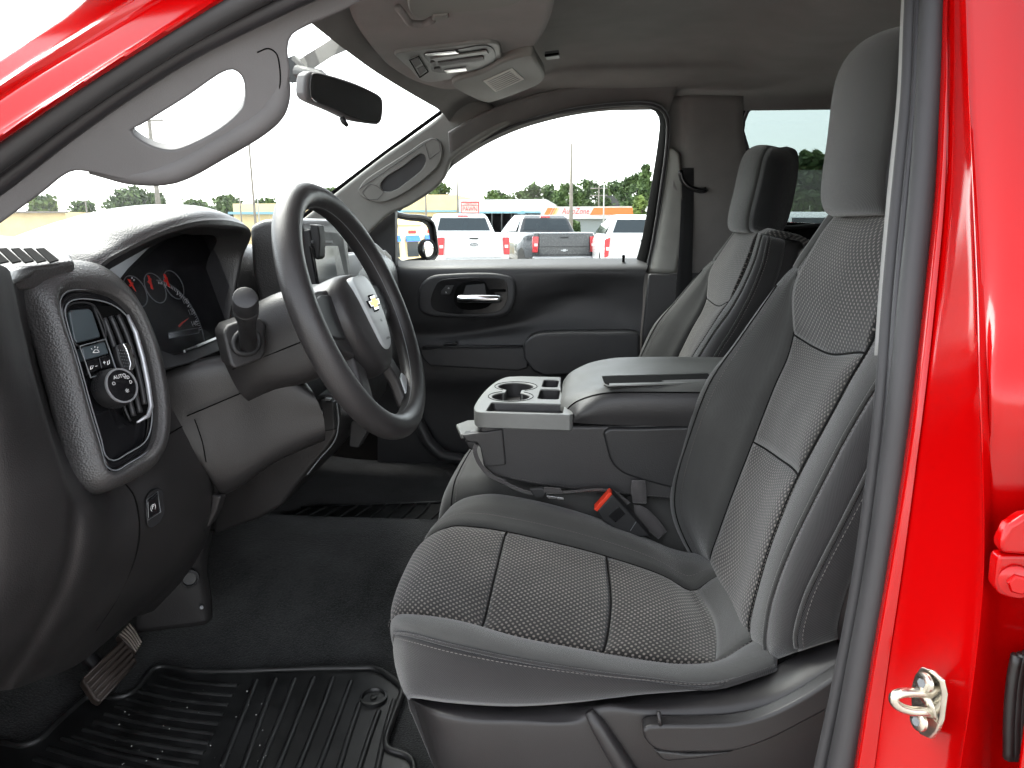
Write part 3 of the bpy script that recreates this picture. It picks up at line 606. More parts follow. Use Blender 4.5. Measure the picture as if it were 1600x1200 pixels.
# ---- roof lining
def hz(y, z0, dome):
    return z0, dome
rows = []
for y, ze, dm in ((0.748, 1.846, 0), (0.735, 1.866, 0), (0.70, 1.885, 0.0), (0.60, 1.898, 0.002), (0.535, 1.900, 0.012), (0.50, 1.900, 0.026), (0.40, 1.902, 0.034), (0.2, 1.904, 0.036), (0, 1.904, 0.036), (-0.3, 1.902, 0.034), (-0.46, 1.90, 0.026), (-0.58, 1.893, 0.005), (-0.68, 1.865, 0), (-0.74, 1.835, 0)):
    r = []
    bul = -0.03*max(0.0, 1-(y/0.5)**2)
    for x, dz, k in ((-0.43+bul, -0.072, 0), (-0.405+bul, -0.045, 0), (-0.36+bul, -0.022, 0), (-0.26, -0.004, 0.0), (-0.17, 0.0, 0.1), (-0.12, 0.002, 0.75), (-0.06, 0.003, 1), (0.1, 0.003, 1), (0.25, 0.002, 1), (0.33, 0.0, 0.85), (0.39, -0.003, 0.15), (0.46, -0.004, 0.0), (0.7, -0.006, 0.0), (1.2, -0.02, 0.2), (1.45, -0.06, 0)):
        side = max(0.0, (abs(y-0.02)-0.62)/0.17)
        r.append((x, y, ze+dz*(1 if side < 1 else 0.6)+dm*k))
    rows.append(r)
tag(surf('headliner', grid(rows, 110, 5), 'headliner_cloth', None), kind='structure')
ra = [(1048, 166), (1030, 160), (960, 160), (900, 167), (850, 178), (800, 194), (750, 218), (704, 248)]; rb = [(1060, 128), (1030, 128), (960, 128), (900, 134), (850, 144), (800, 158), (750, 178), (700, 206)]
RA = [P(a, b, 0.72-0.0*(b > 200)) for a, b in ra]; RB = [P(a, b, 0.655) for a, b in rb]
ROOF_RAIL = (RA, RB)
# outer roof skin and hidden sides keep the light out
o = mesh('roof_skin', [(-0.50, -0.74, 1.95), (1.5, -0.74, 1.96), (1.5, 0.80, 1.96), (-0.50, 0.80, 1.95), (-0.5, 0, 1.985), (1.5, 0, 2.0)], [(0, 1, 5, 4), (4, 5, 2, 3)], 'red_paint', None, False); tag(o, kind='structure')
def wallq(name, v, mat): o = mesh(name, v, [tuple(range(len(v)))], mat, None, False); tag(o, kind='structure'); return o
wallq('cab_wall_rear', [(1.5, -0.95, 0.6), (1.5, 0.95, 0.6), (1.42, 0.75, 1.9), (1.42, -0.75, 1.9)], 'door_plastic')
wallq('cab_wall_near', [(0.36, -0.93, 0.55), (1.5, -0.93, 0.55), (1.5, -0.90, 1.40), (0.37, -0.88, 1.40)], 'door_plastic')
wallq('firewall', [(-1.34, -0.93, 0.6), (-1.34, 0.93, 0.6), (-1.30, 0.93, 1.34), (-1.30, -0.93, 1.34)], 'gap_black')

# ---- windscreen
T = thing('windshield', (-0.9, 0, 1.3), 'large clear sloping windscreen above the dashboard', 'windshield')
rows = []
for y in (-0.78, -0.5, -0.2, 0.2, 0.5, 0.80):
    k = (abs(y)/0.8)**2
    rows.append([(-1.34+0.20*k, y*1.0, 1.31), (-1.02+0.14*k, y*0.97, 1.56), (-0.74+0.10*k, y*0.93, 1.75), (-0.455+0.05*k, y*0.88, 1.905-0.03*k)])
surf('glass', grid(rows, 14, 4), 'windshield_glass', T)

# ---- far (passenger) roof rail, door opening and rear quarter
c = thing('passenger_side_body', (0.2, 0.85, 0.7), 'dark passenger side pillar and roof rail trim behind the far seat', 'body trim')
surf('roof_rail_trim', grid([[q+np.array([0, 0.03, -0.012]) for q in ROOF_RAIL[0]], ROOF_RAIL[0], [a*0.5+b*0.5+np.array([0, -0.004, 0]) for a, b in zip(*ROOF_RAIL)], ROOF_RAIL[1]], 50, 4), 'headliner_cloth', c, solid=0.006)
# trim of the far B-pillar: broad panel with the belt guide, pale lower front edge
def YB(py): return 0.80-0.10*max(0.0, (410-py)/250.0)
bp = [(1030, 168), (1052, 186), (1051, 220), (1041, 290), (1031, 360), (1014, 428), (1004, 500), (998, 580), (1190, 580), (1185, 480), (1178, 330), (1160, 216), (1162, 180), (1182, 160), (1330, 150), (1330, 120), (1030, 130)]
L0 = [(1036, 150), (1036, 200), (1028, 290), (1012, 400), (1004, 440), (996, 520), (990, 610)]
L1 = [(1062, 150), (1066, 205), (1060, 290), (1044, 400), (1036, 440), (1022, 520), (1014, 610)]
L2 = [(1085, 148), (1086, 205), (1083, 290), (1071, 400), (1063, 440), (1050, 520), (1042, 610)]
L3 = [(1160, 150), (1160, 200), (1163, 230), (1172, 290), (1180, 400), (1180, 520), (1180, 610)]
rows = [[P(x, y, YB(y)+dy) for x, y in L] for L, dy in ((L0, 0.06), (L1, 0.012), (L2, -0.012), (L3, 0.0))]
G = grid(rows, 40, 6); surf('b_pillar_trim', G, 'headliner_cloth', c, flip=True, solid=0.01)
rows = [[P(x, y, YB(y)+dy) for x, y in L[2:6]] for L, dy in ((L0, 0.032), (L1, 0.008), (L2, -0.016))]
plastic('pillar_pale', (0.17, 0.168, 0.155), 0.6, 800, 0.3, 0.0003)
lo = [[P(x, y, YB(y)+dy) for x, y in L] for L, dy in (([(1040, 232), (1034, 280), (1025, 340), (1015, 395), (1008, 426)], 0.045), ([(1052, 232), (1049, 280), (1042, 340), (1034, 395), (1028, 426)], 0.002), ([(1062, 240), (1066, 280), (1067, 340), (1063, 395), (1056, 426)], -0.018))]
surf('pillar_edge_trim', grid(lo, 24, 5), 'pillar_pale', c, flip=True, solid=0.008)
prism('lower_pillar_trim', [P(x, y, 0.775) for x, y in ((1014, 428), (1056, 428), (1076, 426), (1185, 426), (1185, 640), (1000, 640), (1004, 520))], (0, 0.03, 0), 'door_plastic', c, 0.006)
prism('belt_guide_plate', [P(x, y, 0.735) for x, y in ((1051, 268), (1056, 259), (1104, 258), (1110, 264), (1110, 300), (1098, 305), (1060, 303), (1050, 292))], (0, 0.02, 0), 'headliner_cloth', c, 0.006)
tube('belt_guide', [P(x, y, 0.725) for x, y in ((1063, 266), (1066, 280), (1075, 291), (1096, 298), (1104, 296))], 0.008, 'black_gloss', c, 8, res=14)
prism('cover_cap', [P(x, y, 0.715) for x, y in ((1093, 170), (1118, 170), (1118, 190), (1093, 190))], (0, 0.01, 0), 'headliner_cloth', c, 0.002)
# rear quarter window (privacy glass) behind the far seat, with its frame
hole = [(1160, 205), (1163, 185), (1172, 168), (1186, 160), (1240, 158), (1420, 152), (1480, 330), (1300, 350), (1190, 345), (1168, 232)]
fr = [(1120, 120), (1540, 110), (1580, 420), (1120, 430)]
prism('rear_door_frame', PS(fr, 0.83), (0, 0.03, 0), 'gap_black', c, 0.004, holes=[PS(hole, 0.83)])
tube('window_seal', PS(hole, 0.828), 0.006, 'black_matte', c, 8, closed=True, res=60)
prism('rear_window', PS(hole, 0.85), (0, 0.004, 0), 'privacy_glass', c, 0.0)
wallq('cab_wall_far', [(0.22, 0.86, 0.55), (1.5, 0.95, 0.55), (1.5, 0.90, 1.42), (0.22, 0.86, 1.42)], 'gap_black')
wallq('cab_wall_far_front', [(-1.34, 0.94, 0.55), (0.22, 0.90, 0.55), (0.22, 0.90, 1.36), (-1.34, 0.94, 1.30)], 'gap_black')
# belt of the far seat: webbing down from the guide
T = thing('passenger_seat_belt', tuple(P(1050, 490, 0.74)), 'dark seat belt webbing hanging down the far pillar', 'seat belt')
o = surf('webbing', grid([P3([(1066, 262, 0.72), (1064, 320, 0.74), (1060, 400, 0.75), (1050, 520, 0.74)]), P3([(1084, 262, 0.72), (1084, 320, 0.74), (1082, 400, 0.75), (1080, 520, 0.74)])], 20, 3), 'headrest_black', T, flip=True); mod_solid(o, 0.002)
prism('tongue', PS([(1040, 484), (1051, 482), (1051, 492), (1043, 498), (1040, 496)], 0.70), (0, 0.015, 0), 'black_gloss', T, 0.002)

# ---- near body: red pillars, rubber seals, striker, hinge
B = thing('truck_body', (0.3, -0.93, 0.5), 'glossy red cab body framing the open driver doorway', 'truck body')
AL = [ # windscreen pillar, creases from the outer edge inwards: (pixel line), y at left, y at right
 ([(-120, 168), (0, 82), (110, 4), (220, -68)], -0.775, -0.69), ([(-120, 176), (0, 94), (122, 12), (230, -60)], -0.79, -0.702), ([(-120, 206), (0, 127), (100, 63), (202, 0), (300, -58)], -0.80, -0.712),
 ([(-120, 214), (0, 134), (100, 70), (210, 2), (300, -52)], -0.808, -0.718), ([(-120, 232), (0, 150), (110, 82), (238, 4), (320, -44)], -0.803, -0.714), ([(-120, 240), (0, 158), (110, 89), (248, 4), (330, -44)], -0.810, -0.720),
 ([(-120, 288), (0, 203), (150, 108), (325, 2), (420, -54)], -0.818, -0.726), ([(-120, 296), (0, 212), (150, 115), (338, 0), (430, -54)], -0.826, -0.732), ([(-120, 306), (0, 222), (150, 123), (350, 0), (440, -54)], -0.818, -0.726), ([(-120, 312), (0, 230), (150, 131), (360, 0), (450, -54)], -0.79, -0.70)]
def longer(L, ya, yb):
    f = [np.array(t, float) for t in L]; a = f[0]+(f[0]-f[1])*0.5; b = f[-1]+(f[-1]-f[-2])*1.3; n = sum(np.linalg.norm(f[i+1]-f[i]) for i in range(len(f)-1)); g = (yb-ya)/n
    return [tuple(a)]+L+[tuple(b)], ya-g*np.linalg.norm(a-f[0]), yb+g*np.linalg.norm(b-f[-1])
rows = []
for L, ya, yb in AL:
    L, ya, yb = longer(L, ya, yb)
    q = cr([(a, b, 0) for a, b in L], 24); rows.append([P(a, b, ya+(yb-ya)*k/23) for k, (a, b, _) in enumerate(q)])
R = np.stack(rows); surf('a_pillar', np.stack([lin(R[:, j], 46) for j in range(24)], 1), 'red_paint', B, flip=False, sharp=30)
def along(L, ya, yb, n=36):
    L, ya, yb = longer(L, ya, yb); q = cr([(a, b, 0) for a, b in L], n); return [P(a, b, ya+(yb-ya)*k/(n-1)) for k, (a, b, _) in enumerate(q)]
def ell(a, b, n=14, rot=0.0): return [(a*math.cos(t)*math.cos(rot)-b*math.sin(t)*math.sin(rot), a*math.cos(t)*math.sin(rot)+b*math.sin(t)*math.cos(rot)) for t in [2*math.pi*k/n for k in range(n)]]
tube('door_seal', along([(-120, 326), (0, 243), (100, 171), (200, 105), (300, 44), (380, 0), (470, -46)], -0.795, -0.712), 0.0125, 'seal_rubber', B, 14)
tube('door_seal_groove', along([(-120, 350), (0, 264), (100, 190), (200, 122), (300, 60), (400, 8), (490, -36)], -0.775, -0.695), 0.007, 'seal_dark', B, 10)
tube('inner_seal', along([(-120, 372), (0, 285), (100, 207), (200, 136), (300, 74), (400, 24), (450, 0), (520, -30)], -0.768, -0.688), 0.0105, 'seal_dark', B, 14)
# rear (B) pillar: vertical strips
ys = [-190, 0, 150, 300, 450, 600, 750, 900, 1050, 1200, 1290]
def col(dx, Yt, Ym, Yb, base):
    out = []
    for k, y in enumerate(ys):
        t = (y+60)/1350.0; Y = Yt+(Ym-Yt)*min(1, t/0.48)+(Yb-Ym)*max(0, (t-0.48)/0.52); out.append(P(base[k]+dx[k] if isinstance(dx, list) else base[k]+dx, y, Y))
    return out
RE = [1484, 1477, 1472, 1465, 1450, 1433, 1412, 1388, 1362, 1338, 1324]          # red edge against the seal
CR = [1504, 1508, 1513, 1520, 1527, 1531, 1536, 1536, 1522, 1500, 1488]          # far edge of the broad face
Z = [0]*11
cols = [col(-6, -0.69, -0.845, -0.905, RE), col(0, -0.70, -0.86, -0.92, RE), col(4, -0.704, -0.865, -0.925, RE), col([2, 3, 8, 11, 13, 14, 16, 20, 24, 28, 30], -0.705, -0.868, -0.928, RE), col([3, 5, 10, 14, 17, 18, 22, 27, 30, 34, 36], -0.70, -0.868, -0.930, RE),
        col(-8, -0.718, -0.925, -0.972, CR), col(-2, -0.722, -0.935, -0.98, CR), col(1, -0.724, -0.938, -0.983, CR), col([6, 6, 6, 8, 10, 12, 10, 8, 8, 8, 8], -0.722, -0.934, -0.978, CR),
        col([60, 60, 58, 52, 44, 24, 22, 30, 40, 55, 60], -0.735, -0.940, -0.95, CR), col([130, 130, 125, 118, 110, 100, 95, 95, 105, 120, 130], -0.742, -0.948, -0.955, CR)]
G = np.stack([cr(q, 60) for q in cols]); G = np.stack([keyed(G[:, j], [1, 2, 2, 2, 6, 2, 2, 2, 5, 4]) for j in range(60)], 1); surf('b_pillar', G, 'red_paint', B, flip=True, sharp=45)
SL = [1430, 1417, 1410, 1395, 1382, 1372, 1355, 1333, 1305, 1272, 1252]
sw = [12, 14, 16, 18, 17, 16, 18, 20, 20, 22, 22]
tube('inner_seal', cr(col([w/2 for w in sw], -0.66, -0.812, -0.872, SL), 50), [0.0062]*50, 'seal_rubber', B, 12)
tube('door_seal_groove', cr(col([w+4 for w in sw], -0.67, -0.822, -0.882, SL), 50), 0.004, 'seal_dark', B, 10)
mid = [(SL[k]+sw[k]+4+RE[k])/2.0 for k in range(11)]
tube('door_seal', cr(col(Z, -0.685, -0.838, -0.90, mid), 50), [0.0102+0.0025*k/49 for k in range(50)], 'seal_rubber', B, 16)
# body going on around the opening: roof rail, rear door, sill, hinge pillar, wing and bonnet
e0, e1 = P(440, -54, -0.726), P(330, -44, -0.720)
rail = [[(-0.62, -0.70, 1.755), (-0.36, -0.715, 1.815), (-0.1, -0.72, 1.85), (0.4, -0.725, 1.865), (1.45, -0.72, 1.86)], [(-0.62, -0.745, 1.745), (-0.36, -0.755, 1.80), (-0.1, -0.76, 1.832), (0.4, -0.765, 1.845), (1.45, -0.76, 1.84)], [(-0.5, -0.72, 1.775), (-0.36, -0.735, 1.79), (-0.1, -0.745, 1.80), (0.4, -0.752, 1.808), (1.45, -0.745, 1.80)]]
rail[0] = [(x, y+0.02, z+0.07) for x, y, z in rail[1][:]]
surf('roof_rail', grid([[(x, 0.0*y-0.60, z+0.12) for x, y, z in rail[1]], rail[0], rail[1], rail[2]], 40, 4), 'red_paint', B, solid=0.004)
rows = [[(x, y, z) for x in (0.305, 0.6, 1.0, 1.45)] for y, z in ((-0.955, 0.46), (-0.985, 0.70), (-0.995, 1.0), (-0.985, 1.28), (-0.955, 1.385), (-0.93, 1.395))]
surf('rear_door_skin', grid(rows, 24, 4), 'red_paint', B, solid=0.004)
surf('rear_door_window', grid([[(x, -0.925, 1.39) for x in (0.36, 0.8, 1.40)], [(x, -0.765, 1.83) for x in (0.42, 0.8, 1.36)]], 8, 4), 'dark_glass', B)
tube('rear_window_frame', [(0.33, -0.935, 1.39), (0.38, -0.85, 1.62), (0.41, -0.765, 1.83), (0.9, -0.76, 1.84), (1.38, -0.765, 1.83), (1.43, -0.93, 1.39)], 0.02, 'red_paint', B, 8)
rbox('door_sill', (-0.2, -0.93, 0.60), (1.1, 0.14, 0.16), 'red_paint', B, 0.02); rbox('sill_plate', (-0.2, -0.90, 0.685), (1.0, 0.10, 0.012), 'black_matte', B, 0.004)
surf('hinge_pillar', grid([[(-0.74, -0.86, z) for z in (0.5, 0.9, 1.3, 1.50)], [(-0.735, -0.93, z) for z in (0.5, 0.9, 1.3, 1.46)], [(-0.77, -0.965, z) for z in (0.5, 0.9, 1.3, 1.42)], [(-0.84, -0.97, z) for z in (0.5, 0.9, 1.3, 1.40)]], 20, 4), 'red_paint', B, solid=0.004)
surf('front_wing', grid([[(x, -0.98, 0.55) for x in (-0.82, -1.3, -1.9)], [(x, -1.0, 0.95) for x in (-0.82, -1.3, -1.9)], [(x, -0.98, 1.25) for x in (-0.82, -1.3, -1.9)], [(x, -0.92, 1.33) for x in (-0.82, -1.35, -1.95)]], 20, 4), 'red_paint', B, solid=0.004)
surf('bonnet', grid([[(-1.42, y, 1.31), (-1.9, y, 1.29), (-2.4, y, 1.20)] for y in (-0.90, -0.4, 0.4, 0.90)], 20, 4), 'red_paint', B, solid=0.004)
surf('cowl_side', grid([[(-1.34, -0.90, 1.0), (-1.34, -0.90, 1.32)], [(-0.74, -0.875, 1.0), (-0.74, -0.86, 1.50)]], 8, 6), 'black_matte', B, solid=0.004)
# striker
S = prism('striker_plate', P3([(1447, 1042, -0.952), (1462, 1047, -0.960), (1478, 1062, -0.968), (1483, 1085, -0.970), (1478, 1125, -0.968), (1470, 1145, -0.964), (1460, 1155, -0.958), (1445, 1148, -0.950), (1432, 1125, -0.944), (1431, 1075, -0.943), (1437, 1055, -0.947)]), (-0.004, 0, 0), 'zinc', B, 0.0012)
pln0, plnn = P(1455, 1095, -0.957), unit([-0.93, -0.25, 0.0])
tube('striker_loop', P3([(1462, 1085, -0.957), (1435, 1082, -0.962), (1404, 1084, -0.968), (1396, 1090, -0.969), (1400, 1100, -0.969), (1420, 1110, -0.966), (1445, 1112, -0.962), (1462, 1116, -0.958)]), 0.0036, 'zinc', S, 12, res=36)
tube('striker_base', P3([(1436, 1076, -0.948), (1452, 1094, -0.957), (1468, 1120, -0.962)]), 0.0045, 'zinc', S, 10, res=12)
for (x, y, Y) in ((1455, 1067, -0.960), (1446, 1127, -0.956)):
    b = lathe('bolt', [(0.0075, 0), (0.0072, 0.0025), (0.005, 0.0035)], P(x, y, Y)+np.array([-0.004, 0, 0]), (-0.9, -0.35, 0.1), 'zinc', S, 20)
    lathe('bolt_socket', [(0.0036, 0), (0.0034, 0.0008)], P(x, y, Y)+np.array([-0.0072, -0.0012, 0]), (-0.9, -0.35, 0.1), 'mark_grey', S, 6)
# hinge of the rear door at the right edge
H = thing('rear_door_hinge', tuple(P(1590, 890, -0.96)), 'red painted hinge with hex bolt at the right edge of the doorway', 'hinge')
prism('hinge_leaf', PS([(1640, 800), (1600, 806), (1576, 822), (1562, 850), (1566, 866), (1640, 872)], -0.975), (0, 0.012, 0), 'red_paint', H, 0.004)
prism('hinge_base', PS([(1640, 868), (1562, 868), (1558, 882), (1555, 915), (1562, 930), (1578, 936), (1640, 938)], -0.972), (0, 0.012, 0), 'red_paint', H, 0.003)
lathe('washer', [(0.011, 0), (0.011, 0.002), (0.009, 0.003)], P(1588, 908, -0.974), (-0.3, -0.95, 0.1), 'red_paint', H, 24)
lathe('hex_bolt', [(0.0068, 0.002), (0.0068, 0.007), (0.0055, 0.0085)], P(1588, 909, -0.974), (-0.3, -0.95, 0.1), 'red_paint', H, 6)
D = thing('door_bumper', tuple(P(1592, 1100, -0.96)), 'ribbed black rubber bumper low at the right edge', 'door bumper')
for k in range(4): tube('rib', P3([(1590+k*9, 1024+k*-2, -0.965), (1583+k*9, 1060, -0.965), (1578+k*9, 1120, -0.965), (1577+k*9, 1185, -0.965)]), 0.0042, 'mat_rubber', D, 8, res=14)
# driver belt on the near pillar: pale webbing edge
T = thing('driver_seat_belt', tuple(P(1382, 400, -0.64)), 'pale grey belt webbing edge beside the driver headrest', 'seat belt')
q0 = col([-9]*11, -0.60, -0.765, -0.83, SL)[:6]; q1 = col([3]*11, -0.62, -0.79, -0.86, SL)[:6]
a = cr(q0, 40); b = cr(q1, 40); n = 38
o = surf('webbing', np.stack([a[:n], b[:n]]), 'webbing_pale', T, flip=False); mod_solid(o, 0.0015)

# ---- near windscreen pillar trim with the grab handle
def leanY(px, py): return -0.745+0.00016*(px)+0.00008*(300-py)
T = thing('driver_pillar_handle', tuple(P(300, 240, -0.68)), 'grey driver pillar trim with a long grab handle, upper left', 'grab handle')
inner = [(-60, 396), (0, 350), (68, 300), (98, 276), (116, 268), (140, 270), (200, 283), (235, 285), (270, 278), (300, 262), (350, 232), (400, 203), (430, 180), (445, 155), (453, 115), (450, 75), (456, 56), (480, 41), (540, 15), (600, -20), (640, -50)]
outer = [(560, -52), (455, -6), (400, 34), (300, 84), (200, 147), (100, 218), (10, 292), (-60, 345)]
hole = [(205, 205), (222, 195), (290, 153), (350, 113), (365, 110), (377, 119), (383, 140), (380, 165), (366, 183), (340, 203), (305, 222), (270, 234), (240, 229), (215, 216)]
pl0 = P(250, 200, -0.70); pln = unit(np.cross(P(450, 60, -0.665)-P(60, 300, -0.735), P(300, 260, -0.685)-P(300, 90, -0.712)))
inr = [PL(a, b, pl0, pln) for a, b in inner]; k = 1
inr = list(cr(inr, 90)); otr = list(cr([PL(a, b, pl0, pln) for a, b in outer], 40)); hl = list(cr([PL(a, b, pl0, pln) for a, b in hole], 60, True))
prism('pillar_trim', inr+otr, -pln*0.03*np.sign(np.dot(-pln, FW)), 'pillar_grey', T, 0.007, 4, [hl])
# raised grip bar and panel outlines on the trim face
face = lambda a, b, d=0.0: PL(a, b, pl0-FW*d*0, pln)
cen = [(128, 262), (200, 268), (238, 266), (275, 255), (330, 225), (395, 186), (418, 165), (430, 140), (432, 100), (430, 78)]
tube('grip', [face(a, b)-FW*0.001 for a, b in cen], [0.004, 0.009, 0.0125, 0.014, 0.0145, 0.0145, 0.014, 0.012, 0.008, 0.003], 'pillar_grey', T, 14, res=None) if False else None
gp = cr([face(a, b)+FW*0.013 for a, b in cen], 60); rr = np.interp(np.linspace(0, 1, 60), [0, .12, .3, .8, .92, 1], [0.003, 0.010, 0.0145, 0.0145, 0.010, 0.004])
tube('grip', gp, rr, 'pillar_grey', T, 16)
tube('seam', [face(a, b)-FW*0.0002 for a, b in ((402, 82), (420, 76), (432, 84), (437, 105), (438, 128), (436, 142))], 0.0008, 'gap_black', T, 6, res=24)
# ---- far windscreen pillar trim with handle
T = thing('passenger_pillar_handle', tuple(P(620, 290, 0.70)), 'grey passenger pillar trim with recessed grab handle beyond the mirror', 'grab handle')
q0 = P(620, 280, 0.70); qn = unit([0.08, -1, -0.22])
up_ = [(470, 345), (520, 305), (600, 243), (690, 178), (698, 164), (716, 152), (760, 160)]; dn = [(800, 192), (760, 214), (706, 250), (702, 258), (696, 276), (684, 292), (650, 316), (632, 326), (620, 330), (606, 338), (580, 362), (566, 378), (560, 420), (470, 420)]
prism('pillar_trim', list(cr([PL(a, b, q0, qn) for a, b in up_], 40))+list(cr([PL(a, b, q0, qn) for a, b in dn], 50)), -qn*0.05, 'pillar_pale', T, 0.012, 4)
tube('glass_edge', [PL(a, b, q0-qn*0.03, qn) for a, b in ((470, 341), (520, 301), (600, 240), (688, 176), (697, 162))], 0.006, 'gap_black', T, 8)
g0 = q0+qn*0.012
lo = [(575, 312), (560, 300), (568, 284), (590, 268), (640, 236), (664, 220), (678, 216), (688, 222), (691, 235), (686, 256), (668, 275), (640, 296), (615, 310), (595, 316)]
ho = [(594, 290), (602, 278), (630, 260), (652, 243), (660, 240), (665, 246), (664, 256), (656, 268), (636, 284), (618, 297), (606, 300), (597, 298)]
prism('handle', list(cr([PL(a, b, g0, qn) for a, b in lo], 60, True)), -qn*0.02, 'pillar_pale', T, 0.005, 4, [list(cr([PL(a, b, g0, qn) for a, b in ho], 40, True))])
prism('handle_recess', list(cr([PL(a, b, q0+qn*0.002, qn) for a, b in ho], 40, True)), -qn*0.004, 'door_plastic', T, 0)
for cap in ([(664, 224), (675, 217), (686, 221), (688, 236), (671, 249)], [(566, 300), (578, 288), (588, 290), (600, 300), (590, 312), (574, 312)]):
    tube('cap_seam', [PL(a, b, g0+qn*0.0015, qn) for a, b in cap], 0.0007, 'door_plastic', T, 6, closed=True)
tube('hook_seam', [PL(a, b, g0+qn*0.0015, qn) for a, b in ((560, 296), (590, 276), (640, 241), (662, 226))], 0.0007, 'door_plastic', T, 6, res=24)
# ================================================================== seats
def seat_cushion(T):
    # control rows run front -> back, from the near valance over the top to the far side
    W = [[(640, 1098, -0.64), (645, 1092, -0.69), (700, 1100, -0.705), (800, 1106, -0.708), (900, 1100, -0.708), (1000, 1088, -0.705), (1110, 1078, -0.70), (1180, 1062, -0.69), (1215, 1050, -0.675)],
         [(622, 1040, -0.63), (640, 1048, -0.69), (700, 1058, -0.715), (800, 1068, -0.72), (900, 1072, -0.718), (1000, 1074, -0.712), (1110, 1074, -0.70), (1180, 1056, -0.69), (1215, 1044, -0.675)],
         [(617, 992, -0.62), (640, 992, -0.68), (700, 1008, -0.71), (800, 1030, -0.715), (900, 1047, -0.715), (1000, 1060, -0.71), (1110, 1070, -0.698), (1180, 1052, -0.69), (1215, 1040, -0.675)],
         [(616, 975, -0.60), (645, 968, -0.65), (710, 976, -0.67), (800, 1002, -0.675), (900, 1022, -0.675), (1000, 1040, -0.67), (1100, 1048, -0.665), (1178, 1030, -0.66), (1215, 1018, -0.65)],
         [(614, 966, -0.58), (655, 962, -0.60), (730, 982, -0.61), (800, 994, -0.612), (880, 1010, -0.612), (960, 1021, -0.61), (1068, 1036, -0.605), (1126, 1030, -0.60), (1172, 1000, -0.60), (1215, 985, -0.60)],
         [(628, 915, -0.46), (662, 893, -0.47), (720, 900, -0.47), (775, 905, -0.47), (860, 922, -0.47), (948, 940, -0.47), (1050, 958, -0.465), (1108, 975, -0.46), (1150, 940, -0.46), (1205, 925, -0.46)],
         [(660, 850, -0.30), (700, 822, -0.29), (745, 822, -0.285), (786, 828, -0.285), (850, 842, -0.29), (936, 864, -0.298), (1035, 897, -0.315), (1082, 921, -0.325), (1118, 900, -0.325), (1175, 890, -0.32)],
         [(690, 816, -0.25), (720, 796, -0.235), (760, 790, -0.23), (800, 795, -0.23), (860, 806, -0.228), (940, 828, -0.235), (1005, 852, -0.245), (1060, 880, -0.255), (1106, 882, -0.255), (1160, 880, -0.25)],
         [(702, 806, -0.22), (722, 786, -0.20), (765, 777, -0.19), (805, 781, -0.188), (860, 793, -0.187), (930, 814, -0.187), (990, 838, -0.187), (1050, 862, -0.187), (1100, 872, -0.187), (1150, 878, -0.187)],
         [(708, 830, -0.20), (726, 815, -0.185), (770, 812, -0.178), (806, 815, -0.175), (860, 826, -0.175), (930, 846, -0.175), (990, 868, -0.175), (1050, 890, -0.175), (1100, 900, -0.175), (1150, 905, -0.175)]]
    # front roll: each row starts with points on the front face, lower and further back
    rows = []
    for r in W:
        p = [P(*q) for q in r]; f = p[0]
        rows.append([f+np.array([0.035, 0, -0.11]), f+np.array([0.006, 0, -0.05])]+p if W.index(r) > 2 else [f+np.array([0.03, 0.01, -0.012*(3-W.index(r))-0.02]), f+np.array([0.006, 0.004, -0.008])]+p)
    R = np.stack([cr(r, 73) for r in rows]); G = keyed(R, [4, 5, 5, 5, 9, 9, 5, 4, 4]); N = gnormals(G)
    if N[G.shape[0]//2, 40][2] < 0: N = -N; sg = -1
    else: sg = 1
    # row indices: seams at control rows 2 (outer piping), 4 (near insert edge), 6 (far insert edge)
    r2, r4, r6, r8, rE = 9, 19, 37, 42+4, G.shape[0]-1
    def jcol(px, py, row):
        q = P(px, py, {r4: -0.61, r6: -0.285}.get(row, -0.45)); return int(np.argmin(np.linalg.norm(G[row]-q, axis=1)))
    ja = (jcol(772, 988, r4)+jcol(786, 828, r6))//2; jb = (jcol(958, 1021, r4)+jcol(936, 864, r6))//2; jc = (jcol(1126, 1030, r4)+jcol(1082, 921, r6))//2
    C = dict(N=N*sg, sign=sg)
    def pn(name, i0, i1, j0, j1, mat, **k): 
        S = dict(N=N); return panel(name, G, i0, i1, j0, j1, mat, T, sign=1, N=N, **k)
    def add(name, i0, i1, j0, j1, mat, puff=0.006, fall=0.010, **k):
        o = panel(name, G, i0, i1, j0, j1, mat, T, sign=1, puff=puff, fall=fall, N=N, solid=0.004, **k); return o
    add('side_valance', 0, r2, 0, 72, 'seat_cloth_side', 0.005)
    add('near_bolster', r2, r4, 0, 72, 'seat_cloth', 0.009, 0.014)
    add('front_insert', r4, r6, 0, ja, 'insert_front', 0.009, 0.016, swap=True)
    add('middle_insert', r4, r6, ja, jb, 'insert_front', 0.008, 0.016, swap=True)
    add('rear_insert', r4, r6, jb, jc, 'insert_front', 0.008, 0.016, swap=True)
    add('rear_panel', r4, r6, jc, 72, 'seat_cloth', 0.005)
    add('far_bolster', r6, rE, 0, 72, 'seat_cloth', 0.009, 0.014)
    nn = N
    pipe = G[r2, 8:66]+nn[r2, 8:66]*0.0005
    tube('piping', pipe, 0.0022, 'seat_cloth_side', T, 8)
    stitches('stitching', G[r2-1, 8:66]+nn[r2-1, 8:66]*0.003, T); stitches('stitching', G[r4-1, 12:70]+nn[r4-1, 12:70]*0.0042, T); stitches('stitching', G[r6+2, 12:70]+nn[r6+2, 12:70]*0.005, T)
    for j in (ja, jb): tube('seam', G[r4:r6+1, j]-nn[r4:r6+1, j]*0.0022, 0.0016, 'seam_dark', T, 6)
    tube('seam', G[r4, 8:70]-nn[r4, 8:70]*0.0026, 0.0014, 'seam_dark', T, 6); tube('seam', G[r6, 8:70]-nn[r6, 8:70]*0.0026, 0.0014, 'seam_dark', T, 6)
    return G
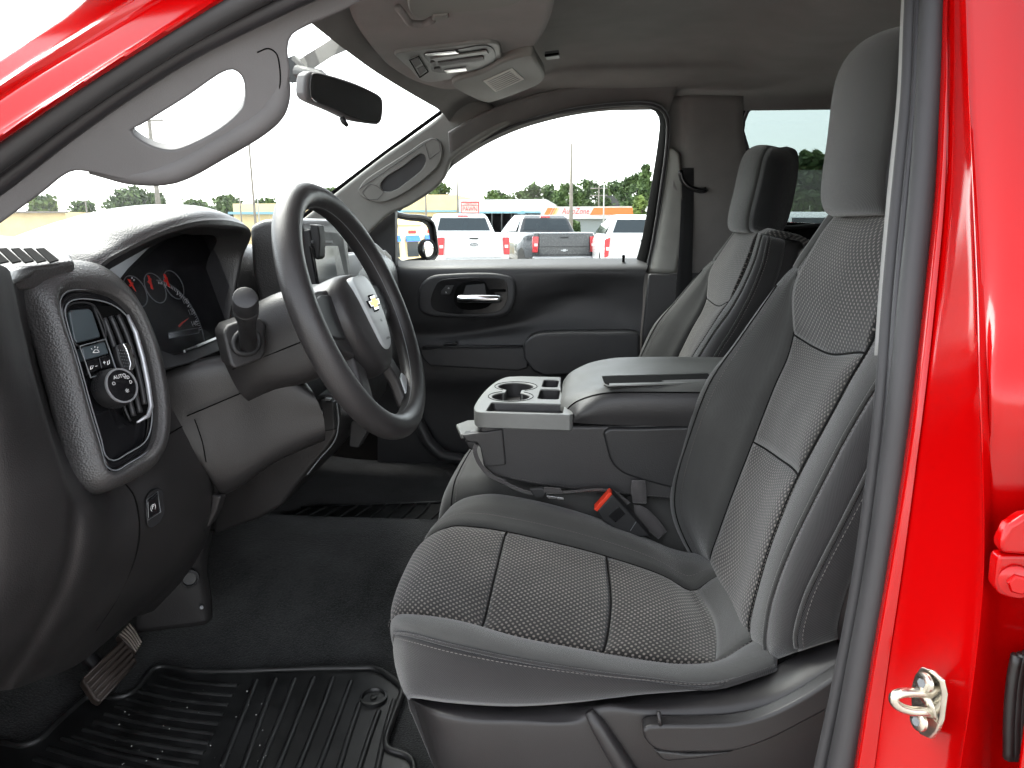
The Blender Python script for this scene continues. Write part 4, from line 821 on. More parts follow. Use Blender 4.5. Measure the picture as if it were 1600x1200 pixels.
def seat_back(T):
    far = [(1118, 900, -0.19), (1085, 868, -0.172), (1058, 815, -0.168), (1053, 768, -0.168), (1065, 725, -0.168), (1100, 612, -0.172), (1150, 545, -0.176), (1200, 475, -0.18), (1238, 424, -0.186), (1272, 376, -0.205), (1300, 337, -0.235), (1312, 330, -0.26)]
    cres = [(1112, 890, -0.225), (1098, 862, -0.215), (1078, 800, -0.212), (1084, 745, -0.212), (1110, 660, -0.214), (1140, 595, -0.216), (1180, 530, -0.22), (1215, 475, -0.222), (1241, 428, -0.215), (1276, 377, -0.23), (1304, 337, -0.26), (1316, 329, -0.28)]
    ins = [(1112, 884, -0.275), (1109, 868, -0.28), (1122, 830, -0.282), (1140, 780, -0.283), (1175, 690, -0.283), (1208, 605, -0.28), (1230, 555, -0.276), (1241, 505, -0.265), (1246, 445, -0.245), (1280, 380, -0.25), (1308, 338, -0.285), (1320, 329, -0.30)]
    midl = [(1150, 960, -0.43), (1142, 930, -0.43), (1160, 880, -0.43), (1180, 815, -0.43), (1214, 715, -0.43), (1256, 620, -0.43), (1278, 580, -0.43), (1298, 535, -0.43), (1312, 470, -0.43), (1330, 400, -0.43), (1348, 345, -0.43), (1356, 331, -0.43)]
    near = [(1178, 1010, -0.575), (1170, 975, -0.58), (1188, 900, -0.582), (1210, 832, -0.584), (1246, 745, -0.584), (1302, 640, -0.582), (1330, 588, -0.58), (1362, 533, -0.578), (1388, 470, -0.576), (1408, 400, -0.57), (1416, 345, -0.56), (1418, 330, -0.55)]
    crn = [(1200, 1032, -0.64), (1195, 1000, -0.648), (1203, 945, -0.652), (1222, 885, -0.655), (1252, 817, -0.656), (1310, 702, -0.656), (1345, 640, -0.654), (1378, 585, -0.65), (1412, 510, -0.645), (1438, 420, -0.63), (1446, 350, -0.61), (1446, 333, -0.595)]
    sid = [(1246, 1020, -0.69), (1243, 990, -0.695), (1258, 935, -0.698), (1282, 883, -0.70), (1322, 805, -0.70), (1366, 718, -0.698), (1395, 665, -0.695), (1425, 600, -0.69), (1455, 520, -0.68), (1475, 430, -0.66), (1478, 355, -0.635), (1476, 335, -0.61)]
    bk = [(1310, 1000, -0.70), (1310, 975, -0.705), (1325, 920, -0.708), (1350, 862, -0.708), (1395, 780, -0.706), (1440, 690, -0.70), (1470, 640, -0.695), (1500, 580, -0.69), (1525, 510, -0.68), (1540, 430, -0.66), (1540, 360, -0.64), (1530, 340, -0.62)]
    fb = [np.array(P(*q))+np.array([0.10, 0.01, 0.0]) for q in far]
    cols = [fb]+[[P(*q) for q in c] for c in (far, cres, ins, midl, near, crn, sid, bk)]
    R = np.stack([keyed(np.array(c), 6) for c in cols])            # 67 along the height
    G = keyed(R, [4, 4, 4, 9, 9, 6, 5, 5]); N = gnormals(G)
    if N[21, 20][0] > 0: N = -N; sg = -1
    else: sg = 1
    nv = G.shape[1]-1; cF, cC, cI, cM, cN, cR, cS, cE = 4, 8, 12, 21, 30, 36, 41, 46
    h1, h2, h3 = 24, 43, 50
    def add(name, i0, i1, j0, j1, mat, puff=0.006, fall=0.012, **k): return panel(name, G, i0, i1, j0, j1, mat, T, sign=1, puff=puff, fall=fall, N=N, solid=0.004, **k)
    add('far_bolster', 0, cI, 0, h3-1, 'seat_cloth', 0.007, 0.02)
    add('far_shoulder', 0, cC, h3-1, nv, 'seat_cloth', 0.002)
    add('lower_insert', cI, cN, 0, h1, 'insert_front', 0.008, 0.018, swap=True)
    add('middle_insert', cI, cN, h1, h2-3, 'insert_lower', 0.008, 0.018, swap=True)
    # the upper insert's lower seam slopes: its panel simply starts at that row
    add('upper_insert', cI, cN, h2-3, nv, 'insert_upper', 0.009, 0.018, edges=(0, 0, 1, 1), swap=True)
    add('upper_insert_edge', cC, cI, h3-1, nv, 'insert_upper', 0.002, edges=(1, 0, 1, 1), swap=True)
    add('near_bolster', cN, cR, 0, nv, 'seat_cloth', 0.006, 0.02)
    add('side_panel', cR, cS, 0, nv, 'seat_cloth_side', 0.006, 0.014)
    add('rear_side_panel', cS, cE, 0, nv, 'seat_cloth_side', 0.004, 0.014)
    for i in (cR, cS): tube('piping', G[i, 2:64]+N[i, 2:64]*0.0012, 0.0024, 'seat_cloth', T, 8); stitches('stitching', G[i+1, 2:64]+N[i+1, 2:64]*0.0045, T)
    tube('seam', G[cI, 1:h3]-N[cI, 1:h3]*0.002, 0.0014, 'seam_dark', T, 6); tube('seam', G[cN, 1:64]-N[cN, 1:64]*0.0004, 0.0017, 'seam_dark', T, 6)
    stitches('stitching', G[cN+1, 2:64]+N[cN+1, 2:64]*0.0030, T)
    for j in (h1, h2-3): tube('seam', G[cI:cN+1, j]-N[cI:cN+1, j]*0.0022, 0.0016, 'seam_dark', T, 6)
    q = G[cF+2, 1:46]+N[cF+2, 1:46]*0.0048; tube('seam', q, 0.0012, 'seam_dark', T, 6); stitches('stitching', G[cF+3, 1:46]+N[cF+3, 1:46]*0.0055, T)
    # closed back shell so the seat is solid from behind
    a, b = G[0], G[-1]; m = (a+b)/2+np.array([0.07, 0, 0]); surf('back_shell', keyed(np.stack([a, a+np.array([0.05, -0.03, 0]), m, b+np.array([0.04, 0.02, 0]), b]), 4), 'seat_trim', T, flip=False)
    tp = G[:, nv]; bt = tp+np.array([0.10, 0, -0.02]); surf('top_roll', keyed(np.stack([tp, tp+np.array([0.03, 0, 0.012]), bt]), 4), 'insert_upper', T)
    return G
def headrest(T, cx, cy_, cz, tilt=-0.01):
    # rounded block, taller than thick; front cloth, black sides
    H, Wd, Th = 0.226, 0.28, 0.115
    def ring(z, hw, x0, x1):
        pts = []
        for k in range(41):
            t = -1+2*k/40.0; e = 1-abs(t)**6*0.10; xf = x0+(1-math.cos(min(1, abs(t))*1.05))*0.035*1.0
            pts.append((xf, t*hw*1.0))
        return pts
    secs = []
    for s, hw, x0, x1 in ((0.0, 0.105, 0.030, 0.075), (0.02, 0.127, 0.010, 0.09), (0.07, 0.139, 0.0, 0.105), (0.20, 0.143, -0.004, 0.115), (0.50, 0.145, 0.0, 0.118), (0.74, 0.144, 0.002, 0.116), (0.88, 0.139, 0.006, 0.112), (0.96, 0.125, 0.016, 0.104), (1.0, 0.092, 0.034, 0.09)):
        z = s*H; pts = []
        for k in range(25):
            t = -1+2*k/24.0; pts.append((cx+x0+tilt*z+0.028*abs(t)**2.2, cy_+t*hw, cz+z-0.012*abs(t)**2*(s > 0.8)))
        for k in range(1, 24):
            t = 1-2*k/24.0; pts.append((cx+x1+tilt*z-0.012*abs(t)**3, cy_+t*hw*0.97, cz+z-0.006))
        secs.append(pts)
    S = np.array(secs); S = np.stack([keyed(S[:, j], 3) for j in range(S.shape[1])], 1); n = S.shape[1]
    hr = surf('headrest', S, 'headrest_black', T, close_u=True)
    cap = S[-1].mean(0); mesh('headrest_top', np.vstack([S[-1], cap]), [(k, (k+1) % n, n) for k in range(n)], 'headrest_black', hr); cap = S[0].mean(0); mesh('headrest_base', np.vstack([S[0], cap]), [((k+1) % n, k, n) for k in range(n)], 'headrest_black', hr)
    Fr = S[1:-1, 2:23].copy(); Nn = gnormals(Fr); Nn = Nn if Nn[10, 10][0] < 0 else -Nn
    panel('headrest_front', Fr, 0, Fr.shape[0]-1, 0, 20, 'headrest_cloth_shaded', hr, sign=1, puff=0.004, fall=0.01, N=Nn, lift=0.002, solid=0.003)
    for sgn in (-1, 1):
        tube('headrest_post', [(cx+0.07, cy_+sgn*0.06, cz-0.06), (cx+0.07, cy_+sgn*0.06, cz+0.03)], 0.007, 'satin_metal', T, 12)
    return hr
def seat_base(T):
    # moulded side shield with stepped ridge and the height lever
    top = [(628, 1082), (655, 1096), (720, 1102), (800, 1106), (900, 1102), (1000, 1092), (1100, 1086), (1160, 1078), (1220, 1060), (1268, 1032), (1310, 1010)]
    rid = [(640, 1090), (670, 1108), (720, 1119), (800, 1122), (900, 1122), (925, 1108), (950, 1102), (1000, 1106), (1100, 1108), (1190, 1098), (1240, 1080), (1310, 1040)]
    low = [(648, 1105), (676, 1130), (725, 1140), (800, 1142), (900, 1142), (930, 1140), (950, 1130), (1000, 1128), (1100, 1136), (1190, 1128), (1240, 1110), (1310, 1075)]
    bot = [(668, 1170), (690, 1200), (730, 1215), (800, 1220), (900, 1220), (960, 1220), (985, 1210), (1010, 1200), (1100, 1205), (1190, 1200), (1240, 1190), (1310, 1160)]
    bo2 = [(700, 1260), (720, 1290), (750, 1300), (800, 1300), (900, 1300), (960, 1300), (1010, 1300), (1050, 1300), (1100, 1300), (1190, 1300), (1240, 1290), (1310, 1260)]
    def rw(L, Y0, edge): return [P(a, b, Y0+(edge if i == 0 else edge*0.25 if i == 1 else 0)) for i, (a, b) in enumerate(L)]
    rows = [rw(top, -0.685, 0.06), rw(top, -0.70, 0.06), rw(rid, -0.722, 0.06), rw(low, -0.728, 0.06), rw(bot, -0.728, 0.06), rw(bo2, -0.72, 0.06)]
    rows[0] = [q+np.array([0, 0.02, 0.004]) for q in rows[0]]
    o = surf('side_shield', grid(rows, 80, 5), 'seat_trim', T, flip=True)
    # recessed valley beside the ridge
    tube('shield_rib', P3([(920, 1112, -0.728), (935, 1135, -0.732), (960, 1175, -0.733), (985, 1215, -0.733), (1010, 1260, -0.73)]), [0.006, 0.009, 0.011, 0.012, 0.012], 'seat_trim', T, 12, res=None)
    lev = [(1003, 1142), (1008, 1137), (1100, 1134), (1150, 1131), (1200, 1118), (1260, 1088), (1330, 1040), (1330, 1090), (1260, 1128), (1200, 1158), (1150, 1174), (1080, 1177), (1035, 1175), (1018, 1168), (1007, 1155)]
    lv = prism('height_lever', list(cr(PS(lev[:7], -0.748), 30))+list(cr(PS(lev[7:], -0.748), 40)), (0, 0.02, 0), 'seat_trim', T, 0.008, 4)
    prism('lever_pocket', PS([(1020, 1172), (1075, 1178), (1150, 1176), (1100, 1186), (1045, 1191), (1034, 1188)], -0.738), (0, 0.012, 0), 'lower_plastic', T, 0.004)
    tube('lever_pivot', P3([(1029, 1112, -0.74), (1032, 1134, -0.745)]), 0.0025, 'seat_trim', T, 8)
    prism('seat_frame', PS([(690, 1170), (1310, 1175), (1310, 1340), (740, 1340)], -0.64), (0, 0.44, 0), 'gap_black', T, 0.01)
    prism('front_apron', [P(626, 1060, -0.63), P(640, 1110, -0.66), P(690, 1230, -0.66), P(690, 1230, -0.66)+np.array([0.02, 0.45, 0]), P(640, 1110, -0.66)+np.array([0.01, 0.45, 0.02]), P(626, 1060, -0.63)+np.array([0, 0.43, 0.03])], (0.02, 0, 0), 'seat_cloth_side', T, 0.003)
    # near-black block standing for the shaded gap between cushion and backrest
    prism('dark_gap_filler', PS([(1180, 1050), (1250, 1015), (1320, 990), (1320, 1060), (1250, 1080), (1190, 1086)], -0.66), (0, 0.05, 0), 'gap_black', T, 0.008)
DS = thing('bucket_seat', (0.05, -0.43, 0.72), 'driver seat nearest the camera, charcoal cloth with dotted inserts', 'seat', 'front seats')
seat_cushion(DS); _k0 = set(DS.children); seat_back(DS); headrest(DS, 0.322, -0.42, 1.535); BACK = {o.data.name for o in DS.children if o not in _k0}; seat_base(DS)
BACK.add(prism('headrest_sleeve_panel', P3([(1305, 334, -0.33), (1315, 340, -0.34), (1330, 342, -0.36), (1400, 340, -0.52), (1400, 332, -0.52), (1310, 328, -0.33)]), (0.05, 0, 0.0), 'seat_trim', DS, 0.002).data.name)
# passenger seat: the same seat across the cab
PSEAT = copy_tree(DS); PSEAT.location = (0.05+0.02, 0.42, 0.72-0.008)
tag(PSEAT, 'passenger seat on the far side behind the centre console, pale grey headrest front', 'seat', 'front seats')

_R = Matrix.Translation((0.22, -0.43, 1.0)) @ Matrix.Rotation(math.radians(7), 4, 'Y') @ Matrix.Translation((-0.22, 0.43, -1.0))
for ch in PSEAT.children:          # this backrest leans further back
    if ch.data.name in BACK:
        S_ = Matrix.Translation((0.36, -0.42, 1.535)) @ Matrix.Diagonal((0.95, 1.0, 0.93, 1)) @ Matrix.Translation((-0.36, 0.42, -1.535)) if ch.name.startswith('headrest.') or ch.name == 'headrest' else Matrix.Identity(4)
        ch.matrix_local = Matrix.Translation((-0.076, 0, 0)) @ Matrix.Translation((-0.05, 0.43, -0.72)) @ _R @ S_
# ================================================================== dashboard
DB = thing('dashboard', (-0.8, 0, 0.95), 'dark grained dashboard running across the cab under the windscreen', 'dashboard')
rows = []
for y, dx, dz in ((-0.86, -0.06, 0.0), (-0.70, -0.05, 0.015), (-0.60, -0.13, 0.0), (-0.5, -0.14, 0.0), (-0.25, -0.13, 0.0), (-0.18, -0.03, 0.01), (0.0, 0.0, 0.01), (0.3, 0.03, -0.01), (0.6, 0.04, -0.02), (0.80, 0.0, -0.03)):
    rows.append([(-1.32, y, 1.35), (-1.1, y, 1.42), (-0.86+dx*.3, y, 1.462+dz), (-0.74+dx*.6, y, 1.475+dz), (-0.665+dx, y, 1.466+dz), (-0.635+dx, y, 1.43+dz), (-0.628+dx, y, 1.35), (-0.62+dx, y, 1.26), (-0.60+dx, y, 1.17), (-0.63, y, 1.09), (-0.74, y, 1.01), (-0.90, y, 0.98), (-1.25, y, 1.0)])
surf('dash_body', grid(rows, 90, 4), 'dash_plastic', DB)
# --- lower near panels: end panel, ridge and knee panel
LC = [[(-90, 430, -0.885), (-90, 700, -0.885), (-90, 900, -0.885), (-90, 1150, -0.885)], [(-20, 412, -0.862), (-5, 560, -0.862), (0, 700, -0.862), (-5, 900, -0.862), (-40, 1130, -0.862)], [(6, 416, -0.80), (40, 585, -0.80), (72, 700, -0.80), (92, 790, -0.80), (82, 890, -0.80), (30, 1010, -0.80), (-20, 1090, -0.80)],
      [(16, 424, -0.765), (54, 590, -0.772), (96, 735, -0.778), (114, 800, -0.775), (104, 890, -0.775), (56, 990, -0.775), (0, 1080, -0.775)], [(24, 430, -0.70), (62, 596, -0.70), (108, 740, -0.735), (142, 808, -0.752), (132, 890, -0.755), (86, 985, -0.755), (24, 1076, -0.755)],
      [(120, 470, -0.58), (150, 640, -0.60), (172, 765, -0.655), (184, 830, -0.685), (168, 900, -0.69), (120, 985, -0.69), (62, 1062, -0.69)], [(200, 480, -0.52), (230, 640, -0.54), (248, 730, -0.575), (252, 800, -0.60), (232, 880, -0.60), (190, 950, -0.60), (128, 1034, -0.60)],
      [(262, 575, -0.475), (298, 640, -0.48), (318, 720, -0.49), (322, 780, -0.49), (312, 832, -0.49), (268, 900, -0.49), (205, 968, -0.49)], [(300, 590, -0.44), (318, 645, -0.45), (331, 720, -0.455), (332, 780, -0.455), (322, 836, -0.455), (280, 900, -0.455), (220, 962, -0.455)], [(330, 620, -0.38), (330, 660, -0.39), (332, 720, -0.40), (334, 780, -0.40), (326, 836, -0.40), (290, 900, -0.40), (240, 955, -0.40)]]
surf('knee_panel', grid([P3(L) for L in LC], 60, 5), 'lower_plastic', DB, flip=True)
KG = grid([P3(L) for L in LC], 60, 5)
def on_knee(px, py, off=0.0):
    d = ray(px, py); d = d/np.linalg.norm(d); v = KG.reshape(-1, 3)-CAM; t = v@d; e = np.linalg.norm(v-t[:, None]*d, axis=1); k = np.argsort(e)[:4]; w = 1/(e[k]+1e-5); return CAM+d*((t[k]*w).sum()/w.sum()-off)
tube('cover_seam', [on_knee(a, b, 0.0005) for a, b in ((192, 752), (208, 772), (216, 800), (218, 835), (212, 868), (203, 893), (180, 940), (150, 985))], 0.0012, 'gap_black', DB, 6, res=40)
tube('cover_seam', [on_knee(a, b, 0.0002) for a, b in ((250, 686), (275, 672), (300, 657))], 0.0012, 'gap_black', DB, 6, res=16)
tube('cover_seam', [on_knee(a, b, 0.0002) for a, b in ((300, 650), (315, 690), (325, 740), (330, 780), (318, 830))], 0.0012, 'gap_black', DB, 6, res=24)
# parking brake switch
sp = [on_knee(a, b, 0.001) for a, b in ((226, 780), (230, 770), (244, 761), (252, 764), (255, 782), (255, 800), (248, 814), (234, 823), (229, 818))]
sw_ = prism('parking_brake_switch', list(cr(sp, 40, True)), (0.006, -0.006, 0.0), 'black_matte', DB, 0.002)
sn = unit(np.cross(sp[3]-sp[0], sp[6]-sp[0])); sn = sn if np.dot(sn, FW) < 0 else -sn
def kn(a, b, off): return PL(a, b, np.array(sp[0])+sn*off, sn)
prism('switch_key', [kn(a, b, 0.0105) for a, b in ((231, 783), (247, 772), (249, 800), (232, 811))], -sn*0.005, 'black_gloss', sw_, 0.0015)
tube('switch_frame', [kn(a, b, 0.0085) for a, b in ((229, 781), (246, 768), (251, 800), (231, 813))], 0.0007, 'mark_grey', sw_, 6, closed=True)
text('brake_symbol', '(P)', kn(239, 792, 0.0125), kn(247, 787, 0.0125)-kn(231, 797, 0.0125), kn(238, 780, 0.0125)-kn(240, 804, 0.0125), 0.009, 'mark_white', sw_)
# --- side air outlet on the top pad, four slots
vp0 = P(45, 398, -0.66); vn = unit([0.30, -0.12, 0.95])
vo = [(-40, 372), (0, 386), (55, 384), (70, 388), (94, 404), (80, 408), (30, 411), (14, 410), (-40, 398)]
o = prism('side_vent', [PL(a, b, vp0, vn) for a, b in ((-60, 360), (60, 372), (92, 384), (112, 398), (118, 408), (60, 416), (10, 420), (-60, 415))], -vn*0.03, 'dash_plastic', DB, 0.006)
for k in range(5):
    a = -22+k*19.5; q = [(a, 388), (a+13, 387), (a+36, 408-k*0.6), (a+22, 410.5-k*0.3)]
    prism('vent_slot', [PL(x, y, vp0+vn*0.0012, vn) for x, y in q], -vn*0.002, 'gap_black', o, 0)
# trim block between outlet and instrument hood
surf('end_pad', grid([[PL(a, b, vp0+vn*0.0, vn) for a, b in ((-70, 410), (-20, 415), (10, 418), (50, 416), (96, 411))], P3([(-70, 424, -0.80), (-20, 428, -0.775), (8, 430, -0.745), (40, 424, -0.70), (90, 414, -0.655)]), P3([(-70, 450, -0.87), (-20, 448, -0.83), (10, 446, -0.78), (30, 440, -0.72), (60, 430, -0.66)])], 24, 5), 'pod_leather_lit', DB, flip=True)
# --- instrument hood
lip = [(150, 416, -0.575), (165, 404, -0.562), (200, 385, -0.53), (250, 361, -0.49), (300, 346, -0.44), (345, 343, -0.375), (372, 348, -0.315), (386, 356, -0.28), (390, 366, -0.262), (386, 380, -0.25), (377, 400, -0.245), (371, 430, -0.248), (364, 465, -0.255), (357, 505, -0.262)]
L = np.array([P(*q) for q in lip]); cen = L.mean(0)
def grow(A, k, off): return np.array([a+unit(np.array([0, a[1]-cen[1], (a[2]-cen[2])*1.2]))*k+np.array(off) for a in A])
HR = [grow(L, -0.020, (-0.05, 0, -0.004)), grow(L, -0.012, (0.000, 0, -0.002)), grow(L, -0.003, (0.004, 0, 0)), grow(L, 0.002, (0.0, 0, 0)), grow(L, 0.010, (-0.016, 0, 0.004)), grow(L, 0.015, (-0.06, 0, 0.008)), grow(L, 0.012, (-0.16, 0, 0.004)), grow(L, 0.0, (-0.30, 0, -0.035)), grow(L, -0.02, (-0.45, 0, -0.09))]
hood = surf('instrument_hood', grid(HR, 60, 5), 'dash_plastic', DB, flip=False)
# --- instrument cluster
cn = unit([0.95, 0.0, 0.31]); c0 = P(290, 460, -0.415)-cn*0.035
def CL(a, b, off=0.0): return PL(a, b, c0+cn*off, cn)
face = [(150, 425), (175, 400), (250, 362), (300, 350), (350, 350), (384, 360), (382, 400), (366, 450), (352, 530), (300, 556), (240, 566), (215, 520), (180, 450)]
IC = prism('instrument_cluster', [CL(a, b) for a, b in face], -cn*0.02, 'black_matte', DB, 0)
# inner lining from the hood lip down to the dial face
LI = grow(L, -0.014, (-0.004, 0, -0.002)); fb = np.array([CL(a, b, 0.001) for a, b in ((178, 437), (186, 424), (212, 402), (256, 376), (300, 364), (342, 361), (364, 363), (372, 367), (375, 372), (373, 384), (366, 405), (360, 435), (354, 468), (348, 512))])
A_, B_ = keyed(LI, 5), keyed(fb, 5); surf('cluster_lining', np.stack([A_*(1-t)+B_*t for t in np.linspace(0, 1, 6)]), 'black_matte', IC, flip=True)
prism('cluster_lit_surround', [CL(a, b, 0.014) for a, b in ((160, 421), (178, 409), (240, 380), (222, 398), (200, 420), (186, 438))], -cn*0.004, 'satin_silver', IC, 0.001)  # silver colour stands for sky light on the smooth cluster side wall
prism('cluster_chin', list(cr([CL(a, b, 0.03) for a, b in ((236, 520), (246, 545), (256, 556), (290, 550), (345, 528))], 24))+[CL(350, 545, 0.05), CL(300, 566, 0.05), CL(248, 580, 0.05), CL(228, 540, 0.03)], -cn*0.012, 'dash_smooth', IC, 0.003)
prism('chin_trim', [CL(a, b, 0.048) for a, b in ((288, 547), (340, 525), (341, 529), (290, 551))], -cn*0.003, 'satin_metal', IC, 0.0008)
def ring(cx, cy, r, name, mat, n=40, a0=0, a1=360, th=0.0012, off=0.0035):
    c_ = CL(cx, cy, off); X = np.array([0, 1.0, 0]); Y = unit(np.cross(cn, X)*-1.0); Y = Y if Y[2] > 0 else -Y
    pts = [c_+r*(X*math.cos(math.radians(a))+Y*math.sin(math.radians(a))) for a in np.linspace(a0, a1, n)]
    return tube(name, pts, th, mat, IC, 6), c_, X, Y
for k, (cx, cy) in enumerate(((212, 455), (243, 450), (272, 445))):
    ring(cx, cy, 0.0235, 'gauge_ring', 'mark_grey', 40, 0 if k else -60, 360, 0.0008)
def mark(name, pts, mat, off=0.005): return prism(name, [CL(a, b, off) for a, b in pts], -cn*0.001, mat, IC, 0)
for ndl in ([(200, 436), (204, 437), (213, 455), (211, 453)], [(231, 430), (234, 431), (240, 452), (237, 451)], [(256, 428), (259, 429), (266, 448), (263, 447)]): mark('needle', ndl, 'needle_red')
for ndl in ([(202, 445), (208, 441), (209, 443), (204, 448)], [(231, 440), (236, 435), (237, 437), (234, 443)], [(256, 438), (261, 433), (262, 435), (259, 441)]): mark('gauge_warning_mark', ndl, 'needle_red')
for q in ((206, 433), (209, 436)): mark('gauge_tick', [(q[0], q[1]), (q[0]+1.6, q[1]), (q[0]+1.6, q[1]+2.4), (q[0], q[1]+2.4)], 'mark_white')
_, dc, DX, DY = ring(270, 512, 0.076, 'speed_ring', 'mark_grey', 60, -30, 84, 0.0009)
R_ = 0.074
g = []
for k in range(33):
    a = math.radians(82-k*2.9); big = k % 8 == 4; p1 = dc+(R_-0.004 if not big else R_-0.0075)*(DX*math.cos(a)+DY*math.sin(a)); p2 = dc+R_*(DX*math.cos(a)+DY*math.sin(a)); g.append(sweep_geo([p1, p2], 0.0005 if not big else 0.0009, 4))
o = joined('speed_ticks', g, 'mark_white', IC); o['kind'] = 'stuff'
for tx, px, py in (('0', 281.5, 462), ('100', 290, 471), ('120', 299, 488), ('140', 303.5, 506)): text('speed_number', tx, CL(px, py, 0.006), DX, DY, 0.0125, 'mark_white', IC)
mark('speed_needle', [(279, 509), (285, 503), (296, 496.5), (286, 505), (281, 511)], 'needle_red', 0.008)
mark('odometer_window', [(263, 520), (311, 512), (311, 520), (264, 529)], 'black_gloss', 0.004)
tube('odometer_frame', [CL(a, b, 0.005) for a, b in ((263, 520), (311, 512), (311, 520), (264, 529))], 0.0006, 'mark_grey', IC, 5, closed=True)
o = prism('cluster_lens', [CL(a, b, 0.028) for a, b in ((190, 440), (205, 420), (262, 374), (300, 362), (368, 364), (376, 382), (352, 470), (346, 528), (290, 549), (258, 552), (244, 530), (225, 500))], -cn*0.001, 'lens_glass', IC, 0)
# --- switch pod
pn_ = unit([0.93, -0.22, 0.30]); p00 = P(172, 590, -0.635)
def SP(a, b, off=0.0): return PL(a, b, p00+pn_*off, pn_)
oo = [(24, 452), (36, 428), (66, 413), (110, 408), (150, 417), (181, 441), (209, 480), (235, 538), (252, 605), (256, 660), (248, 705), (228, 735), (190, 758), (150, 773), (128, 771), (110, 752), (94, 700), (74, 620), (54, 548), (34, 485)]
ii = [(92, 468), (99, 455), (115, 449), (150, 451), (181, 461), (205, 482), (224, 520), (239, 570), (248, 630), (247, 676), (237, 704), (203, 727), (180, 739), (166, 732), (157, 700), (139, 640), (117, 560), (98, 500)]
def ringc(pts, off, n=80): return cr([SP(a, b, off) for a, b in pts], n, True)
cen2 = (165, 590)
def sh(pts, k): return [(cen2[0]+(a-cen2[0])*k, cen2[1]+(b-cen2[1])*k) for a, b in pts]
def align(A, B):
    k = min(range(0, len(B)), key=lambda s: np.sum((A-np.roll(B, s, 0))**2)); return np.roll(B, k, 0)
O0 = ringc(oo, -0.02); O0b = ringc(sh(oo, 1.0), -0.05); I0 = align(O0, ringc(ii, 0.006)); M0 = O0*0.62+I0*0.38+pn_*0.016; M1 = O0*0.22+I0*0.78+pn_*0.012; O1 = O0*0.93+I0*0.07+pn_*0.012
I1 = I0-pn_*0.003+(p00-I0)*0.012; I2 = I0-pn_*0.020+(p00-I0)*0.03
Gp = keyed(np.stack([O0b, O0, O1, M0, M1, I0, I1, I2]), [1, 3, 4, 4, 4, 2, 2])
SWP = surf('switch_pod', Gp, 'pod_leather_lit', DB, flip=True, close_u=True)
prism('pod_face', [x-pn_*0.002 for x in I2], -pn_*0.01, 'black_gloss', SWP, 0)
tube('bezel_line', ringc(sh(ii, 0.975), 0.001, 90), 0.0009, 'mark_grey', SWP, 6, closed=True)
bz = sh(ii, 0.955); hz_ = sh(ii, 0.87)
prism('bezel', list(ringc(bz, -0.004, 70)), -pn_*0.006, 'black_gloss', SWP, 0.002, 2, [list(ringc(hz_, -0.004, 60))])
tube('bezel_line', ringc(hz_, -0.003, 80), 0.0009, 'mark_grey', SWP, 6, closed=True)
def pp(name, pts, off, th, mat, bev=0.0015, par=None): return prism(name, [SP(a, b, off) for a, b in pts], -pn_*th, mat, par or SWP, bev)
plain('pocket_grey', (0.055, 0.07, 0.078), 0.35, var=0.1)
pp('blank_pocket', [(108, 488), (112, 484), (140, 482), (145, 487), (158, 526), (120, 536), (116, 530)], -0.006, 0.006, 'pocket_grey', 0.002)
tube('pocket_frame', [SP(a, b, -0.004) for a, b in ((104, 480), (140, 474), (150, 482), (165, 528), (120, 540))], 0.0014, 'black_matte', SWP, 6, closed=True, res=40)
b1 = pp('lamp_button', [(128, 543), (164, 534), (170, 552), (133, 563)], -0.001, 0.012, 'pocket_grey')
b2 = pp('dimmer_button', [(133, 565), (153, 559), (157, 576), (138, 586)], -0.001, 0.012, 'black_gloss'); b3 = pp('dimmer_button', [(154.5, 558.5), (172, 553.5), (177, 574), (158.5, 576)], -0.001, 0.012, 'black_gloss')
tube('button_frame', [SP(a, b, 0.0) for a, b in ((124, 541), (165, 530), (181, 576), (142, 590))], 0.0011, 'mark_grey', SWP, 6, closed=True)
px_, py_ = SP(150, 600)-SP(140, 602.7), SP(150, 590)-SP(153, 600)
def glyph(name, strokes, par, off=0.0012, r=0.0005): return joined(name, [sweep_geo([SP(a, b, off) for a, b in s], r, 5) for s in strokes], 'mark_white', par)
glyph('lamp_symbol', [[(145, 551), (149, 546), (153, 547), (155, 550), (150, 551), (145, 551)], [(148, 543), (148.5, 541)], [(152, 544), (153, 542)], [(144, 546), (142.5, 544.5)]], b1)
glyph('dim_symbol', [[(141, 577), (142, 572), (146, 571), (144, 576), (141, 577)], [(149, 572.5), (152, 571.5)]], b2); glyph('bright_symbol', [[(161, 567), (165, 566)], [(162.4, 564), (163.6, 569)], [(168, 570), (168, 565), (171, 562.5), (171, 568), (168, 570)]], b3)
